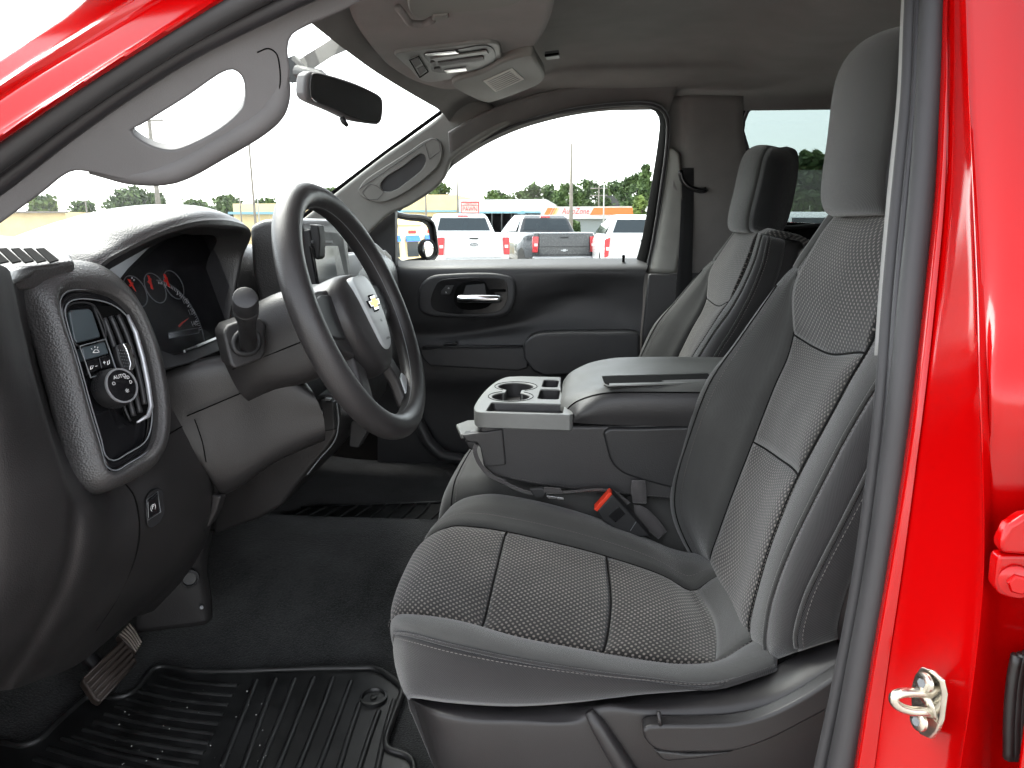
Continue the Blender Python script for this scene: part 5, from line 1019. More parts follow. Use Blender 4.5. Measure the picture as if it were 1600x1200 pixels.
# headlamp knob
kc = SP(170, 609, -0.006); KB = lathe('headlamp_knob', [(0.0245, 0), (0.0255, 0.004), (0.0245, 0.016), (0.0228, 0.020), (0.0222, 0.0235)], kc, pn_, 'black_matte', SWP, 48, 30)
lathe('knob_ring', [(0.0224, 0.0), (0.0224, 0.0035), (0.0203, 0.0035), (0.0203, 0.001)], kc+pn_*0.0215, pn_, 'satin_silver', KB, 48); lathe('knob_face', [(0.0204, 0), (0.0204, 0.0025), (0.0195, 0.003)], kc+pn_*0.0215, pn_, 'black_gloss', KB, 48)
KX, KY = unit(np.array([0.22, 0.93, 0])), None; KY = unit(np.cross(pn_, KX)); KY = KY if KY[2] > 0 else -KY
kf = kc+pn_*0.0255
text('knob_text', 'AUTO', kf+KY*0.0115, KX, KY, 0.0068, 'mark_white', KB)
for nm, dx, dy, s in (('off_symbol', -0.0115, 0.0045, 'O'), ('park_symbol', 0.0095, 0.008, '=D'), ('beam_symbol', 0.0128, 0.0015, 'D'), ('fog_symbol', 0.0035, -0.0105, '*')): text(nm, s, kf+KX*dx+KY*dy, KX, KY, 0.0062 if s != '*' else 0.013, 'mark_white', KB)
g = []
for k in range(48):
    if 8 < (k % 16) < 16: continue
    t = 2*math.pi*k/48; e = KX*math.cos(t)+KY*math.sin(t)
    for h in (0.004, 0.008, 0.012): g.append(sweep_geo([kc+e*0.0254+pn_*h, kc+e*0.0254+pn_*(h+0.0022)], 0.0009, 4))
o = joined('knob_grip', g, 'black_matte', KB, False); o['kind'] = 'stuff'
# air outlet right half of the pod
pp('vent_well', [(152, 478), (180, 478), (205, 500), (226, 560), (238, 630), (232, 650), (212, 662), (196, 652), (170, 560), (158, 510)], -0.008, 0.002, 'gap_black', 0)
tube('vent_divider', [SP(a, b, -0.003) for a, b in ((146, 478), (158, 510), (170, 545), (182, 585), (196, 640), (204, 658))], 0.0016, 'black_matte', SWP, 8, res=30)
for q in ([(163, 497), (173, 525), (184, 560), (198, 610), (209, 650)], [(173, 494), (184, 520), (196, 555), (208, 600), (219, 645)], [(184, 492), (196, 518), (207, 550), (219, 595), (226, 632)]):
    tube('vent_slat', [SP(a, b, -0.003) for a, b in q], 0.0034, 'dash_smooth', SWP, 10, res=24)
tube('vent_rim', [SP(a, b, 0.0) for a, b in ((199, 492), (212, 520), (223, 560), (231, 600), (236, 635), (231, 650), (214, 660))], [0.0022, 0.0034, 0.0036, 0.0036, 0.0034, 0.003, 0.0015], 'satin_silver', SWP, 8)
tb = pp('vent_tab', [(181, 540), (192, 536), (204, 540), (213, 556), (213, 572), (205, 579), (194, 580), (186, 562)], 0.006, 0.01, 'black_matte', 0.003)
pp('tab_chrome', [(192, 536.5), (198, 536), (206, 541), (207.5, 553), (213, 566), (212, 574), (206, 579.5), (202, 577), (204, 568), (200, 553), (197, 545)], 0.0085, 0.004, 'chrome', 0.0012, tb)
g = [sweep_geo([SP(185+i*3.6+j*2.0, 547+j*5.0+i*0.3, 0.006), SP(185+i*3.6+j*2.0, 547+j*5.0+i*0.3, 0.0075)], 0.0007, 5) for i in range(4) for j in range(6)]
o = joined('tab_knurl', g, 'mark_grey', tb); o['kind'] = 'stuff'
# --- column surround panel and stalk housing right of the cluster
surf('column_bolster', grid([P3(r) for r in ([(240, 588, -0.47), (300, 566, -0.45), (360, 556, -0.43), (420, 562, -0.42), (480, 600, -0.40)], [(236, 592, -0.515), (300, 572, -0.495), (360, 562, -0.475), (420, 572, -0.465), (490, 615, -0.445)], [(246, 640, -0.515), (310, 648, -0.495), (370, 650, -0.475), (430, 652, -0.465), (505, 650, -0.445)], [(292, 705, -0.50), (326, 742, -0.49), (348, 762, -0.475), (430, 716, -0.455), (508, 682, -0.435)], [(300, 712, -0.44), (330, 748, -0.43), (350, 768, -0.41), (430, 722, -0.39), (508, 688, -0.37)])], 40, 5), 'lower_plastic', DB, flip=True)
tube('bolster_seam', P3([(292, 650, -0.507), (330, 634, -0.496), (375, 615, -0.482), (437, 590, -0.472)]), 0.001, 'gap_black', DB, 6, res=24)
tube('bolster_seam', P3([(304, 655, -0.508), (316, 690, -0.508), (322, 722, -0.502)]), 0.0009, 'gap_black', DB, 6, res=16)
tube('bolster_seam', [P(a, b, Y) for a, b, Y in ((252, 592, -0.51), (276, 585, -0.495), (300, 575, -0.48))], 0.0012, 'gap_black', DB, 6)
# --- centre stack with screen
cs = [(388, 352), (410, 343), (440, 340), (462, 343), (472, 352), (476, 385), (484, 440), (494, 500), (500, 560), (440, 570), (405, 480), (392, 420)]
CSK = prism('centre_stack', PS(cs, -0.20), (0, 0.235, 0), 'dash_plastic', DB, 0.012, 4)
sn2 = unit([1.0, 0.0, 0.09]); s0 = np.array([-0.508, -0.07, 1.46])
def SC(a, b, off=0.0): return PL(a, b, s0+sn2*off, sn2)
scr = prism('screen_frame', [SC(a, b) for a, b in ((484, 358), (528, 363), (537, 371), (549, 450), (496, 456))], -sn2*0.02, 'black_matte', CSK, 0.004)
prism('screen_bezel', [SC(a, b, 0.002) for a, b in ((486, 384), (528, 384), (543, 447), (498, 452))], -sn2*0.004, 'black_gloss', CSK, 0.001)
prism('screen', [SC(a, b, 0.0035) for a, b in ((490, 388), (520, 388), (530, 446), (500, 450))], -sn2*0.002, 'screen_dark', CSK, 0)
prism('stack_cheek', P3([(484, 350, -0.19), (497, 352, -0.19), (500, 372, -0.19), (499, 402, -0.19), (490, 410, -0.19), (482, 380, -0.19)]), (0, 0.03, 0), 'black_matte', CSK, 0.003)
prism('stack_key', [SC(a, b, 0.003) for a, b in ((488, 376), (520, 376), (521, 380), (489, 380))], -sn2*0.003, 'mark_grey', CSK, 0.001)
# far half of the dash seen past the wheel: pad edge, pale trim plank, end outlet
prism('far_pad', P3([(500, 350, 0.12), (520, 352, 0.25), (560, 368, 0.45), (590, 380, 0.6), (602, 392, 0.66), (604, 404, 0.66), (560, 396, 0.45), (520, 380, 0.2)]), (-0.06, 0, 0.0), 'dash_plastic', DB, 0.008)
prism('far_trim', P3([(540, 396, 0.20), (562, 394, 0.32), (600, 428, 0.60), (606, 470, 0.62), (560, 452, 0.34), (545, 446, 0.20)]), (-0.05, 0, 0.0), 'satin_silver', DB, 0.006)
ev = prism('end_vent', P3([(590, 392, 0.60), (602, 390, 0.66), (612, 400, 0.70), (618, 430, 0.72), (619, 462, 0.72), (608, 450, 0.66), (598, 425, 0.62)]), (-0.06, 0, 0.0), 'black_gloss', DB, 0.004)
for k in range(3): tube('vent_slat', P3([(601+k*4, 400+k*3, 0.62+k*0.025), (605+k*4, 425+k*3, 0.62+k*0.025), (608+k*3, 445+k*3, 0.63+k*0.025)]), 0.003, 'satin_silver', ev, 6)
# --- lower centre: side of the stack, service connector, hanging harness, pedals' bracket
lc = [(332, 772), (400, 716), (470, 660), (486, 624), (505, 616), (526, 622), (531, 650), (527, 680), (510, 706), (470, 752), (440, 790), (405, 812), (332, 836)]
prism('lower_stack', PS(lc, -0.20), (-0.02, 0.40, 0), 'lower_plastic', DB, 0.010, 4)
tube('stack_edge', PS([(332, 770), (400, 714), (450, 692), (470, 676), (484, 655), (489, 640)], -0.225), 0.004, 'lower_plastic', DB, 8, res=24)
tube('stack_seam', PS([(480, 742), (500, 716), (522, 690), (529, 662), (526, 630)], -0.208), 0.0014, 'mark_grey', DB, 6, res=20)
cb = prism('service_connector', PS([(500, 625), (521, 628), (523, 672), (498, 676)], -0.222), (0, 0.03, 0), 'black_matte', DB, 0.003)
prism('connector_plug', PS([(478, 672), (483, 664), (496, 650), (497, 671), (482, 677)], -0.216), (0, 0.02, 0), 'connector_blue', DB, 0.002); prism('connector_clip', PS([(477, 677), (484, 666), (485, 673), (480, 678)], -0.219), (0, 0.01, 0), 'label_white', DB, 0.001)
tube('connector_edge', PS([(503, 640), (504, 674)], -0.226), 0.0012, 'mark_grey', cb, 6); prism('connector_tab', PS([(508, 622), (516, 623), (515, 626), (508, 626)], -0.226), (0, 0.008, 0), 'satin_metal', cb, 0.0005)
prism('harness_clip', PS([(540, 634), (549, 636), (549, 639), (541, 637)], -0.15), (0, 0.01, 0), 'satin_metal', DB, 0.0008)
for k in range(2): prism('harness_clip', PS([(543+k*4, 646+k*5), (553+k*3.5, 637+k*5.5), (555+k*3, 639+k*5.5), (545+k*4, 648+k*5)], -0.15), (0, 0.01, 0), 'satin_metal', DB, 0.0008)
prism('hanging_switch', PS([(560, 645), (570, 641), (585, 656), (576, 668)], -0.14), (0, 0.03, 0), 'mark_grey', DB, 0.003); prism('hanging_bracket', PS([(547, 660), (560, 648), (577, 670), (560, 700), (545, 698)], -0.13), (0, 0.03, 0), 'black_matte', DB, 0.003)
lit_edge = [(330, 772), (336, 774), (345, 776), (338, 800), (328, 820), (316, 831), (318, 820), (328, 796)]
prism('lit_edge_strip', PS(lit_edge, -0.47), (0, 0.02, 0), 'lower_plastic', DB, 0.004)  # panel edge that catches light, shaped as its own strip; no lever

# ================================================================== steering column, stalk, wheel
SC_ = thing('steering_column', (-0.5, -0.42, 1.3), 'dark shrouded steering column behind the wheel with a stalk', 'steering column')
WC = np.array([-0.354, -0.42, 1.396]); WU = np.array([-0.369, 0, 0.929]); WN = np.array([0.929, 0, 0.369]); WV = np.array([0, 1.0, 0])
def rr_ring(c, u, v, hu, hv, p=4, n=40):
    out = []
    for k in range(n):
        t = 2*math.pi*k/n; a, b = math.cos(t), math.sin(t); r = (abs(a)**p+abs(b)**p)**(-1.0/p); out.append(c+v*hv*a*r+u*hu*b*r)
    return out
R4 = [rr_ring(WC-WN*0.19+np.array([0, 0.01, -0.01]), WU, WV, 0.066, 0.080, 3), rr_ring(WC-WN*0.15, WU, WV, 0.066, 0.078, 3), rr_ring(WC-WN*0.10, WU, WV, 0.070, 0.074), rr_ring(WC-WN*0.06, WU, WV, 0.066, 0.070), rr_ring(WC-WN*0.045, WU, WV, 0.058, 0.064)]
S4 = np.array(R4); surf('shroud', np.stack([keyed(S4[:, j], 3) for j in range(S4.shape[1])], 1), 'lower_plastic', SC_, close_u=True)
tube('shroud_seam', [WC-WN*t-WV*(0.0665+t*0.075)-WU*0.01 for t in (0.05, 0.1, 0.15, 0.18)], 0.001, 'gap_black', SC_, 6)
bt = prism('stalk_boot', [PL(a, b, P(383, 540, -0.535), unit([0.75, -0.6, 0.3])) for a, b in ((348, 520), (356, 508), (378, 500), (405, 496), (416, 505), (416, 552), (410, 562), (368, 578), (360, 570))], (-0.03, 0.03, 0), 'lower_plastic', SC_, 0.005)
tube('boot_ring', [PL(a, b, P(383, 540, -0.54), unit([0.75, -0.6, 0.3])) for a, b in ((365, 535), (372, 522), (388, 516), (402, 522), (404, 540), (394, 551), (376, 552), (367, 546))], 0.004, 'black_matte', SC_, 8, closed=True, res=30)
sa, sb = P(388, 540, -0.535), P(383, 466, -0.64); sd = unit(sb-sa); LN = np.linalg.norm(sb-sa)
ST = lathe('turn_stalk', [(0.011, 0), (0.0115, LN*0.55), (0.0150, LN*0.72), (0.0155, LN*0.80), (0.0145, LN*0.81), (0.0145, LN*0.83), (0.0158, LN*0.84), (0.0152, LN*0.97), (0.0142, LN)], sa, sd, 'black_matte', SC_, 28)
lathe('stalk_cap', [(0.0142, 0), (0.0140, 0.002), (0.0125, 0.003)], sb, sd, 'dash_smooth', ST, 28)
SWH = thing('steering_wheel', tuple(WC), 'black four-spoke steering wheel with a gold bow-tie badge', 'steering wheel')
def WP(a, b, h=0.0): return WC+WV*a+WU*b+WN*h
th = np.linspace(0, 2*math.pi, 121)[:-1]
tube('rim', [WP(0.182*math.sin(t), 0.182*math.cos(t), 0.0) for t in th], 0.0192, 'wheel_skin', SWH, 22, closed=True)
tube('rim_seam', [WP(0.1640*math.sin(t), 0.1640*math.cos(t), 0.0045) for t in th], 0.0008, 'mark_grey', SWH, 6, closed=True)
# airbag cover: domed pad
def pad_ring(k, h): 
    o_ = [(-0.072, 0.040), (-0.040, 0.056), (0, 0.060), (0.040, 0.056), (0.072, 0.040), (0.082, 0.010), (0.076, -0.030), (0.055, -0.070), (0.030, -0.094), (0, -0.100), (-0.030, -0.094), (-0.055, -0.070), (-0.076, -0.030), (-0.082, 0.010)]
    return cr([WP(a*k, -0.012+(b+0.012)*k, h) for a, b in o_], 48, True)
PR = [pad_ring(0.98, -0.045), pad_ring(1.0, -0.012), pad_ring(0.97, 0.002), pad_ring(0.88, 0.012), pad_ring(0.66, 0.019), pad_ring(0.35, 0.022), pad_ring(0.04, 0.0225)]
S5 = np.array(PR); hub = surf('airbag_cover', np.stack([keyed(S5[:, j], 4) for j in range(S5.shape[1])], 1), 'wheel_skin', SWH, close_u=True)
# pale centre blade
bl = [(-0.030, 0.047), (0.0, 0.050), (0.030, 0.047), (0.037, 0.030), (0.036, 0.0), (0.030, -0.032), (0.019, -0.060), (0.0, -0.068), (-0.019, -0.060), (-0.030, -0.032), (-0.036, 0.0), (-0.037, 0.030)]
def bl_ring(k, h): return cr([WP(a*k, (b+0.01)*k-0.01, h-0.9*max(0, abs((b+0.01)*k)-0.02)**2*3.0) for a, b in bl], 44, True)
S6 = np.array([bl_ring(1.0, 0.010), bl_ring(0.99, 0.0235), bl_ring(0.93, 0.0262), bl_ring(0.6, 0.0272), bl_ring(0.03, 0.0275)])
plastic('blade_grey', (0.42, 0.445, 0.45), 0.42, 700, 0.3, 0.0003)
cb_ = surf('centre_blade', np.stack([keyed(S6[:, j], 3) for j in range(S6.shape[1])], 1), 'blade_grey', SWH, close_u=True)
bow = [(-1, 0.42), (-0.36, 0.42), (-0.36, 1), (0.44, 1), (0.44, 0.42), (1, 0.42), (0.86, -0.42), (0.36, -0.42), (0.36, -1), (-0.44, -1), (-0.44, -0.42), (-0.86, -0.42)]
prism('emblem_rim', [WP(a*0.0245, b*0.0105+0.004, 0.0300) for a, b in bow], -WN*0.003, 'chrome', cb_, 0.0005); prism('emblem', [WP(a*0.0205, b*0.0075+0.004, 0.0306) for a, b in bow], -WN*0.003, 'gold', cb_, 0.0004)
tube('emblem_shadow', [WP(a*0.0262, b*0.0120+0.004, 0.0276) for a, b in bow], 0.0012, 'gap_black', cb_, 5, closed=True)
text('airbag_mark', 'SRS', WP(0, -0.024, 0.0283), WV, WU, 0.006, 'gap_black', cb_); text('airbag_mark', 'AIRBAG', WP(0, -0.052, 0.0275), WV, WU, 0.0055, 'gap_black', cb_)
# spokes with button panels
for s in (-1, 1):
    q = [(0.060, 0.044), (0.100, 0.046), (0.140, 0.040), (0.172, 0.022), (0.176, -0.012), (0.150, -0.026), (0.120, -0.034), (0.092, -0.052), (0.070, -0.060)]
    sp_ = prism('spoke', [WP(s*a, b, -0.004) for a, b in q], -WN*0.02, 'wheel_skin', SWH, 0.006, 4)
    prism('button_panel', [WP(s*a, b, 0.000) for a, b in ((0.074, 0.036), (0.108, 0.038), (0.146, 0.030), (0.156, 0.012), (0.150, -0.012), (0.118, -0.024), (0.086, -0.030))], -WN*0.006, 'dash_smooth', sp_, 0.003)
    q = [(0.046, -0.080), (0.074, -0.052), (0.084, -0.085), (0.098, -0.115), (0.124, -0.136), (0.092, -0.164), (0.058, -0.170), (0.064, -0.125)]
    lw = prism('lower_spoke', [WP(s*a, b, -0.006) for a, b in q], -WN*0.018, 'wheel_skin', SWH, 0.006, 4)
    prism('spoke_trim', [WP(s*a, b, -0.003) for a, b in ((0.074, -0.122), (0.090, -0.116), (0.112, -0.136), (0.088, -0.158), (0.066, -0.160), (0.070, -0.140))], -WN*0.004, 'blade_grey', lw, 0.002)
# ================================================================== centre seat folded into a console
CC = thing('center_console', (0.0, 0, 0.85), 'fold-down centre console with cup holders and padded lid between the seats', 'console')
# base cushion under it
def cushion_ring(x, z0, z1, hw, r=0.03):
    return [(x, -hw, z0), (x, -hw-0.004, (z0+z1)/2), (x, -hw+0.004, z1-r), (x, -hw+0.03, z1-0.004), (x, -hw*0.5, z1+0.004), (x, 0, z1+0.006), (x, hw*0.5, z1+0.004), (x, hw-0.03, z1-0.004), (x, hw-0.004, z1-r), (x, hw+0.004, (z0+z1)/2), (x, hw, z0)]
rows = [cr(cushion_ring(*a), 50) for a in ((-0.285, 0.86, 0.90, 0.15), (-0.300, 0.86, 0.96, 0.16), (-0.290, 0.86, 1.005, 0.165), (-0.262, 0.86, 1.030, 0.167), (-0.20, 0.86, 1.036, 0.168), (0.0, 0.86, 1.03, 0.168), (0.18, 0.86, 1.02, 0.168))]
Gc = keyed(np.array(rows), 5); surf('base_cushion', Gc, 'seat_cloth', CC)
tube('cushion_seam', Gc[14, 6:44]+np.array([0, 0, 0.0008]), 0.0012, 'gap_black', CC, 6)
stitches('stitching', Gc[15, 6:44]+np.array([0, 0, 0.0012]), CC)
YS = -0.17
body = [(748, 660), (770, 668), (905, 666), (940, 666), (1200, 652), (1200, 800), (1050, 782), (1000, 777), (920, 770), (850, 761), (800, 752), (770, 742), (755, 730), (752, 700)]
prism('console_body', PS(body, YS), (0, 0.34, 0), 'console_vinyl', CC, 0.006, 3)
stitches('stitching', PS([(775, 741), (850, 756), (920, 765), (1000, 773), (1050, 777)], YS-0.0008), CC)
plastic('pocket_vinyl', (0.020, 0.020, 0.021), 0.4, 420, 0.5, 0.0004)
prism('side_pocket', list(cr(PS([(942, 676), (946, 671), (1000, 669), (1180, 664)], YS-0.009), 20))+list(cr(PS([(1180, 800), (1060, 766), (1000, 750), (970, 738), (955, 722), (948, 700)], YS-0.009), 40)), (0, 0.02, 0), 'pocket_vinyl', CC, 0.006, 4)
ZT = 1.183
def TZ(a, b, z=ZT): return PZ(a, b, z)
tx0, tx1, ty0, ty1 = -0.228, -0.030, -0.178, 0.168
def trayc(k=0.0): return [(tx0+0.012+k, ty0+k, 0), (tx1-k*0.2, ty0+k, 0), (tx1-0.016, -0.06, 0), (tx1-0.036, 0.0, 0), (tx1-0.030, ty1-k, 0), (tx0+0.05+k, ty1-k, 0), (tx0+0.018+k, ty1-0.05, 0), (tx0+k, 0.02, 0), (tx0-0.002+k, ty0+0.07, 0)]
tx1 = -0.036
outl = list(cr([(tx0+0.03, ty0, ZT), (tx0+0.012, ty0+0.006, ZT), (tx0+0.002, ty0+0.03, ZT), (tx0-0.002, -0.05, ZT), (tx0+0.002, 0.04, ZT), (tx0+0.012, 0.11, ZT), (tx0+0.03, ty1-0.012, ZT), (tx0+0.06, ty1, ZT)], 36))+[(tx1-0.04, ty1, ZT), (tx1-0.030, 0.0, ZT), (tx1, ty0+0.01, ZT), (tx1-0.006, ty0, ZT)]
def circ(cx, cy_, r, a0=0, a1=360, n=36): return [(cx+r*math.cos(math.radians(a)), cy_+r*math.sin(math.radians(a)), ZT) for a in np.linspace(a0, a1, n, endpoint=False)]
c1, c2, rc = (-0.168, -0.040), (-0.168, 0.056), 0.038
cups = [(c1[0]+rc*math.cos(math.radians(a)), c1[1]+rc*math.sin(math.radians(a)), ZT) for a in np.linspace(115, 425, 34)]+[(c2[0]+rc*math.cos(math.radians(a)), c2[1]+rc*math.sin(math.radians(a)), ZT) for a in np.linspace(-65, 245, 34)]
def rrect(x0, x1, y0, y1, r=0.008, sk=0.0): 
    o_ = []
    for cx, cy_, a in ((x1-r, y1-r, 0), (x0+r, y1-r, 90), (x0+r, y0+r, 180), (x1-r, y0+r, 270)):
        for k in range(5): t = math.radians(a+22.5*k); o_.append((cx+r*math.cos(t)-sk*(cy_-y0), cy_+r*math.sin(t), ZT))
    return o_
t1 = rrect(-0.200, -0.056, -0.166, -0.094); b1_ = rrect(-0.112, -0.070, -0.056, 0.036); b2_ = rrect(-0.112, -0.078, 0.056, 0.135)
TR = prism('tray', outl, (0, 0, -0.030), 'console_grey', CC, 0.004, 3, [cups, t1, b1_, b2_])
def well(name, loop, depth, mat='console_vinyl'):
    A = np.array(loop); c_ = A.mean(0); B_ = c_+(A-c_)*0.94+np.array([0, 0, -depth]); n = len(A); V = np.vstack([A+np.array([0, 0, -0.003]), B_, (c_+np.array([0, 0, -depth]))[None]])
    F = [(k, (k+1) % n, n+(k+1) % n, n+k) for k in range(n)]+[(n+k, n+(k+1) % n, 2*n) for k in range(n)]; return mesh(name, V, F, mat, TR, True, None, 40)
well('cup_well', cups, 0.085); well('front_bin', t1, 0.016, 'console_vinyl'); well('small_bin', b1_, 0.05); well('small_bin', b2_, 0.05)
tube('cup_lip', [(x, y, ZT+0.0004) for x, y, _ in [(c1[0]+(rc+0.008)*math.cos(math.radians(a)), c1[1]+(rc+0.008)*math.sin(math.radians(a)), 0) for a in np.linspace(120, 420, 34)]], 0.0007, 'gap_black', TR, 5); tube('cup_lip', [(c2[0]+(rc+0.008)*math.cos(math.radians(a)), c2[1]+(rc+0.008)*math.sin(math.radians(a)), ZT+0.0004) for a in np.linspace(-60, 240, 34)], 0.0007, 'gap_black', TR, 5)
lathe('cup_insert', [(0.020, 0), (0.021, 0.05), (0.016, 0.06)], (c1[0]+0.02, c1[1]+0.03, ZT-0.082), (0, 0, 1), 'black_matte', TR, 20)
tube('paper_clip', [(-0.092, -0.146, ZT-0.012), (-0.068, -0.150, ZT-0.011), (-0.066, -0.138, ZT-0.011), (-0.088, -0.134, ZT-0.012)], 0.0008, 'satin_metal', TR, 5, closed=True, res=30)
# padded lid
def lidsec(x, zt, hw, z0):
    return [(x, -hw-0.002, z0), (x, -hw-0.008, (z0+zt)/2-0.004), (x, -hw-0.002, zt-0.014), (x, -hw+0.018, zt-0.003), (x, -hw+0.045, zt), (x, -0.075, zt-0.003), (x, 0, zt-0.004), (x, 0.075, zt-0.003), (x, hw-0.045, zt), (x, hw-0.018, zt-0.003), (x, hw+0.002, zt-0.014), (x, hw+0.008, (z0+zt)/2), (x, hw+0.002, z0)]
secs = [(-0.040, 1.172, 0.160, 1.166), (-0.038, 1.184, 0.163, 1.166), (-0.026, 1.203, 0.167, 1.166), (0.0, 1.222, 0.170, 1.166), (0.03, 1.233, 0.171, 1.166), (0.08, 1.238, 0.171, 1.166), (0.2, 1.241, 0.171, 1.168), (0.36, 1.243, 0.171, 1.17)]
def lidrow(s):
    q = cr(lidsec(*s), 60); k = max(0.0, min(1.0, (0.03-s[0])/0.07)); e = np.clip((q[:, 1]+0.17)/0.10, 0, 1); q[:, 0] -= k*0.030*e*e*(3-2*e); return q
Gl = keyed(np.array([lidrow(s) for s in secs]), 5); LID = surf('lid', Gl, 'lid_vinyl_lit', CC)
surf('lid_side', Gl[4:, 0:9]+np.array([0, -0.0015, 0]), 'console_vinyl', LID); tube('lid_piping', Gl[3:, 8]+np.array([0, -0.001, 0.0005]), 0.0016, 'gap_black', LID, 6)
sl = [(940, 588), (1106, 583), (1114, 590), (1112, 598), (950, 603), (944, 600)]
prism('lid_slot', [PZ(a, b, 1.2395) for a, b in sl], (0, 0, -0.003), 'gap_black', LID, 0.001); tube('slot_edge', [PZ(a, b, 1.2395) for a, b in sl], 0.0016, 'console_grey', LID, 8, closed=True)
prism('slot_hinge', [PZ(a, b, 1.2402) for a, b in ((952, 599), (1104, 595), (1104, 597), (952, 602))], (0, 0, -0.004), 'console_grey', LID, 0.0006)
# front latch bracket
prism('front_ledge', P3([(713, 662, -0.12), (730, 656, -0.06), (765, 655, 0.02), (790, 664, -0.165), (760, 672, -0.165), (720, 679, -0.162)]), (0, 0, -0.010), 'console_grey', CC, 0.003)
prism('front_bracket', PS([(722, 680), (785, 671), (790, 727), (756, 730), (750, 700), (745, 692), (728, 690)], -0.176), (0, 0.03, 0), 'console_vinyl', CC, 0.003); prism('front_block', PS([(724, 688), (748, 688), (744, 706), (730, 702)], -0.13), (0, 0.2, 0), 'black_matte', CC, 0.006)
tube('release_strap', P3([(744, 695, -0.18), (742, 704, -0.19), (748, 722, -0.19), (765, 742, -0.188), (790, 754, -0.186)]), 0.004, 'webbing', CC, 4, prof=[(1, 0.2), (-1, 0.2), (-1, -0.2), (1, -0.2)], res=20)
prism('seat_bridge', PS([(1010, 838), (1040, 842), (1110, 880), (1110, 905), (1050, 872)], -0.165), (0, 0.05, 0), 'console_grey', CC, 0.006)
# ---- belts and buckle between the driver cushion and the console
T = thing('center_seat_belt', tuple(P(900, 780, -0.18)), 'grey lap belt lying along the foot of the console with its clip', 'seat belt')
o = surf('webbing', grid([P3([(778, 746, -0.186), (800, 757, -0.192), (828, 767, -0.196), (880, 767, -0.20), (955, 765, -0.197), (985, 785, -0.192)]), P3([(778, 751, -0.178), (800, 763, -0.182), (828, 772, -0.184), (880, 771, -0.186), (953, 769, -0.188), (978, 790, -0.186)])], 40, 2), 'webbing', T); mod_solid(o, 0.0015)
prism('latch_plate', PS([(826, 764), (846, 762), (856, 768), (850, 778), (836, 779)], -0.205), (0, 0.010, 0), 'black_matte', T, 0.003); prism('tongue', PS([(853, 774), (880, 778), (881, 781), (856, 779)], -0.200), (0, 0.003, 0), 'satin_metal', T, 0.0006)
prism('slider', PS([(850, 762), (876, 764), (877, 770), (850, 770)], -0.208), (0, 0.006, 0), 'webbing', T, 0.001)
o = surf('keeper_loop', grid([P3([(987, 750, -0.182), (986, 765, -0.188), (989, 786, -0.186)]), P3([(1008, 750, -0.182), (1010, 768, -0.188), (1010, 787, -0.186)])], 10, 2), 'webbing', T); mod_solid(o, 0.002)
o = surf('lower_webbing', grid([P3([(990, 788, -0.184), (1006, 792, -0.186), (1025, 808, -0.188), (1042, 830, -0.186)]), P3([(992, 808, -0.19), (1000, 815, -0.192), (1012, 828, -0.192), (1028, 842, -0.19)])], 16, 2), 'webbing', T); mod_solid(o, 0.002)
T = thing('belt_buckle', tuple(P(965, 805, -0.2)), 'black seat belt buckle with red release button beside the driver cushion', 'buckle')
prism('housing', PS([(932, 799), (957, 771), (994, 812), (1016, 838), (990, 842), (964, 828), (942, 815)], -0.222), (0, 0.028, 0), 'black_matte', T, 0.004); prism('release_button', PS([(928, 796), (952, 769), (957, 772), (933, 800)], -0.221), (0, 0.024, 0), 'belt_red', T, 0.0015)
prism('housing_panel', PS([(950, 806), (966, 791), (977, 803), (962, 817)], -0.2235), (0, 0.003, 0), 'black_gloss', T, 0.001); tube('housing_seam', PS([(985, 829), (994, 815)], -0.2235), 0.0008, 'mark_grey', T, 5)

# ================================================================== passenger door
PD = thing('passenger_door', (-0.2, 0.85, 0.75), 'closed passenger door with dark moulded panel, chrome handle and window', 'door')
def DY(a, b, Y): return P(a, b, Y)
rows = [[(585, 408, 0.872), (760, 405, 0.872), (1012, 403, 0.872)], [(585, 413, 0.845), (700, 411, 0.845), (860, 409, 0.845), (1014, 408, 0.845)], [(590, 420, 0.818), (700, 417, 0.812), (860, 416, 0.812), (1012, 416, 0.812)], [(590, 432, 0.810), (700, 427, 0.798), (860, 428, 0.798), (1008, 428, 0.80)],
        [(590, 465, 0.812), (700, 460, 0.800), (800, 455, 0.802), (860, 455, 0.812), (920, 450, 0.825), (1005, 450, 0.812)], [(590, 500, 0.815), (700, 500, 0.806), (790, 490, 0.815), (830, 480, 0.832), (900, 465, 0.842), (1004, 480, 0.82)], [(590, 520, 0.82), (700, 522, 0.835), (790, 510, 0.845), (860, 500, 0.842), (920, 495, 0.835), (1002, 505, 0.82)],
        [(590, 545, 0.815), (700, 540, 0.815), (860, 530, 0.815), (1000, 530, 0.812)], [(590, 590, 0.81), (700, 590, 0.80), (860, 588, 0.80), (1000, 588, 0.80)], [(590, 640, 0.83), (700, 640, 0.84), (860, 640, 0.84), (1000, 640, 0.83)], [(590, 790, 0.85), (700, 790, 0.85), (860, 790, 0.85), (1000, 790, 0.85)]]
surf('door_panel', grid([P3(r) for r in rows], 60, 5), 'door_plastic', PD, flip=False)
hp = [(652, 470), (656, 446), (672, 432), (700, 428), (780, 428), (802, 436), (806, 456), (800, 482), (786, 494), (700, 497), (668, 494), (655, 486)]
HB = prism('handle_pod', list(cr(PS(hp, 0.782), 60, True)), (0, 0.04, 0), 'door_plastic', PD, 0.012, 4)
hb = [(673, 468), (684, 441), (690, 437), (785, 436), (791, 440), (792, 470), (780, 486), (690, 488), (676, 482)]
prism('handle_bezel', list(cr(PS(hb, 0.7795), 60, True)), (0, 0.01, 0), 'black_gloss', HB, 0.002)
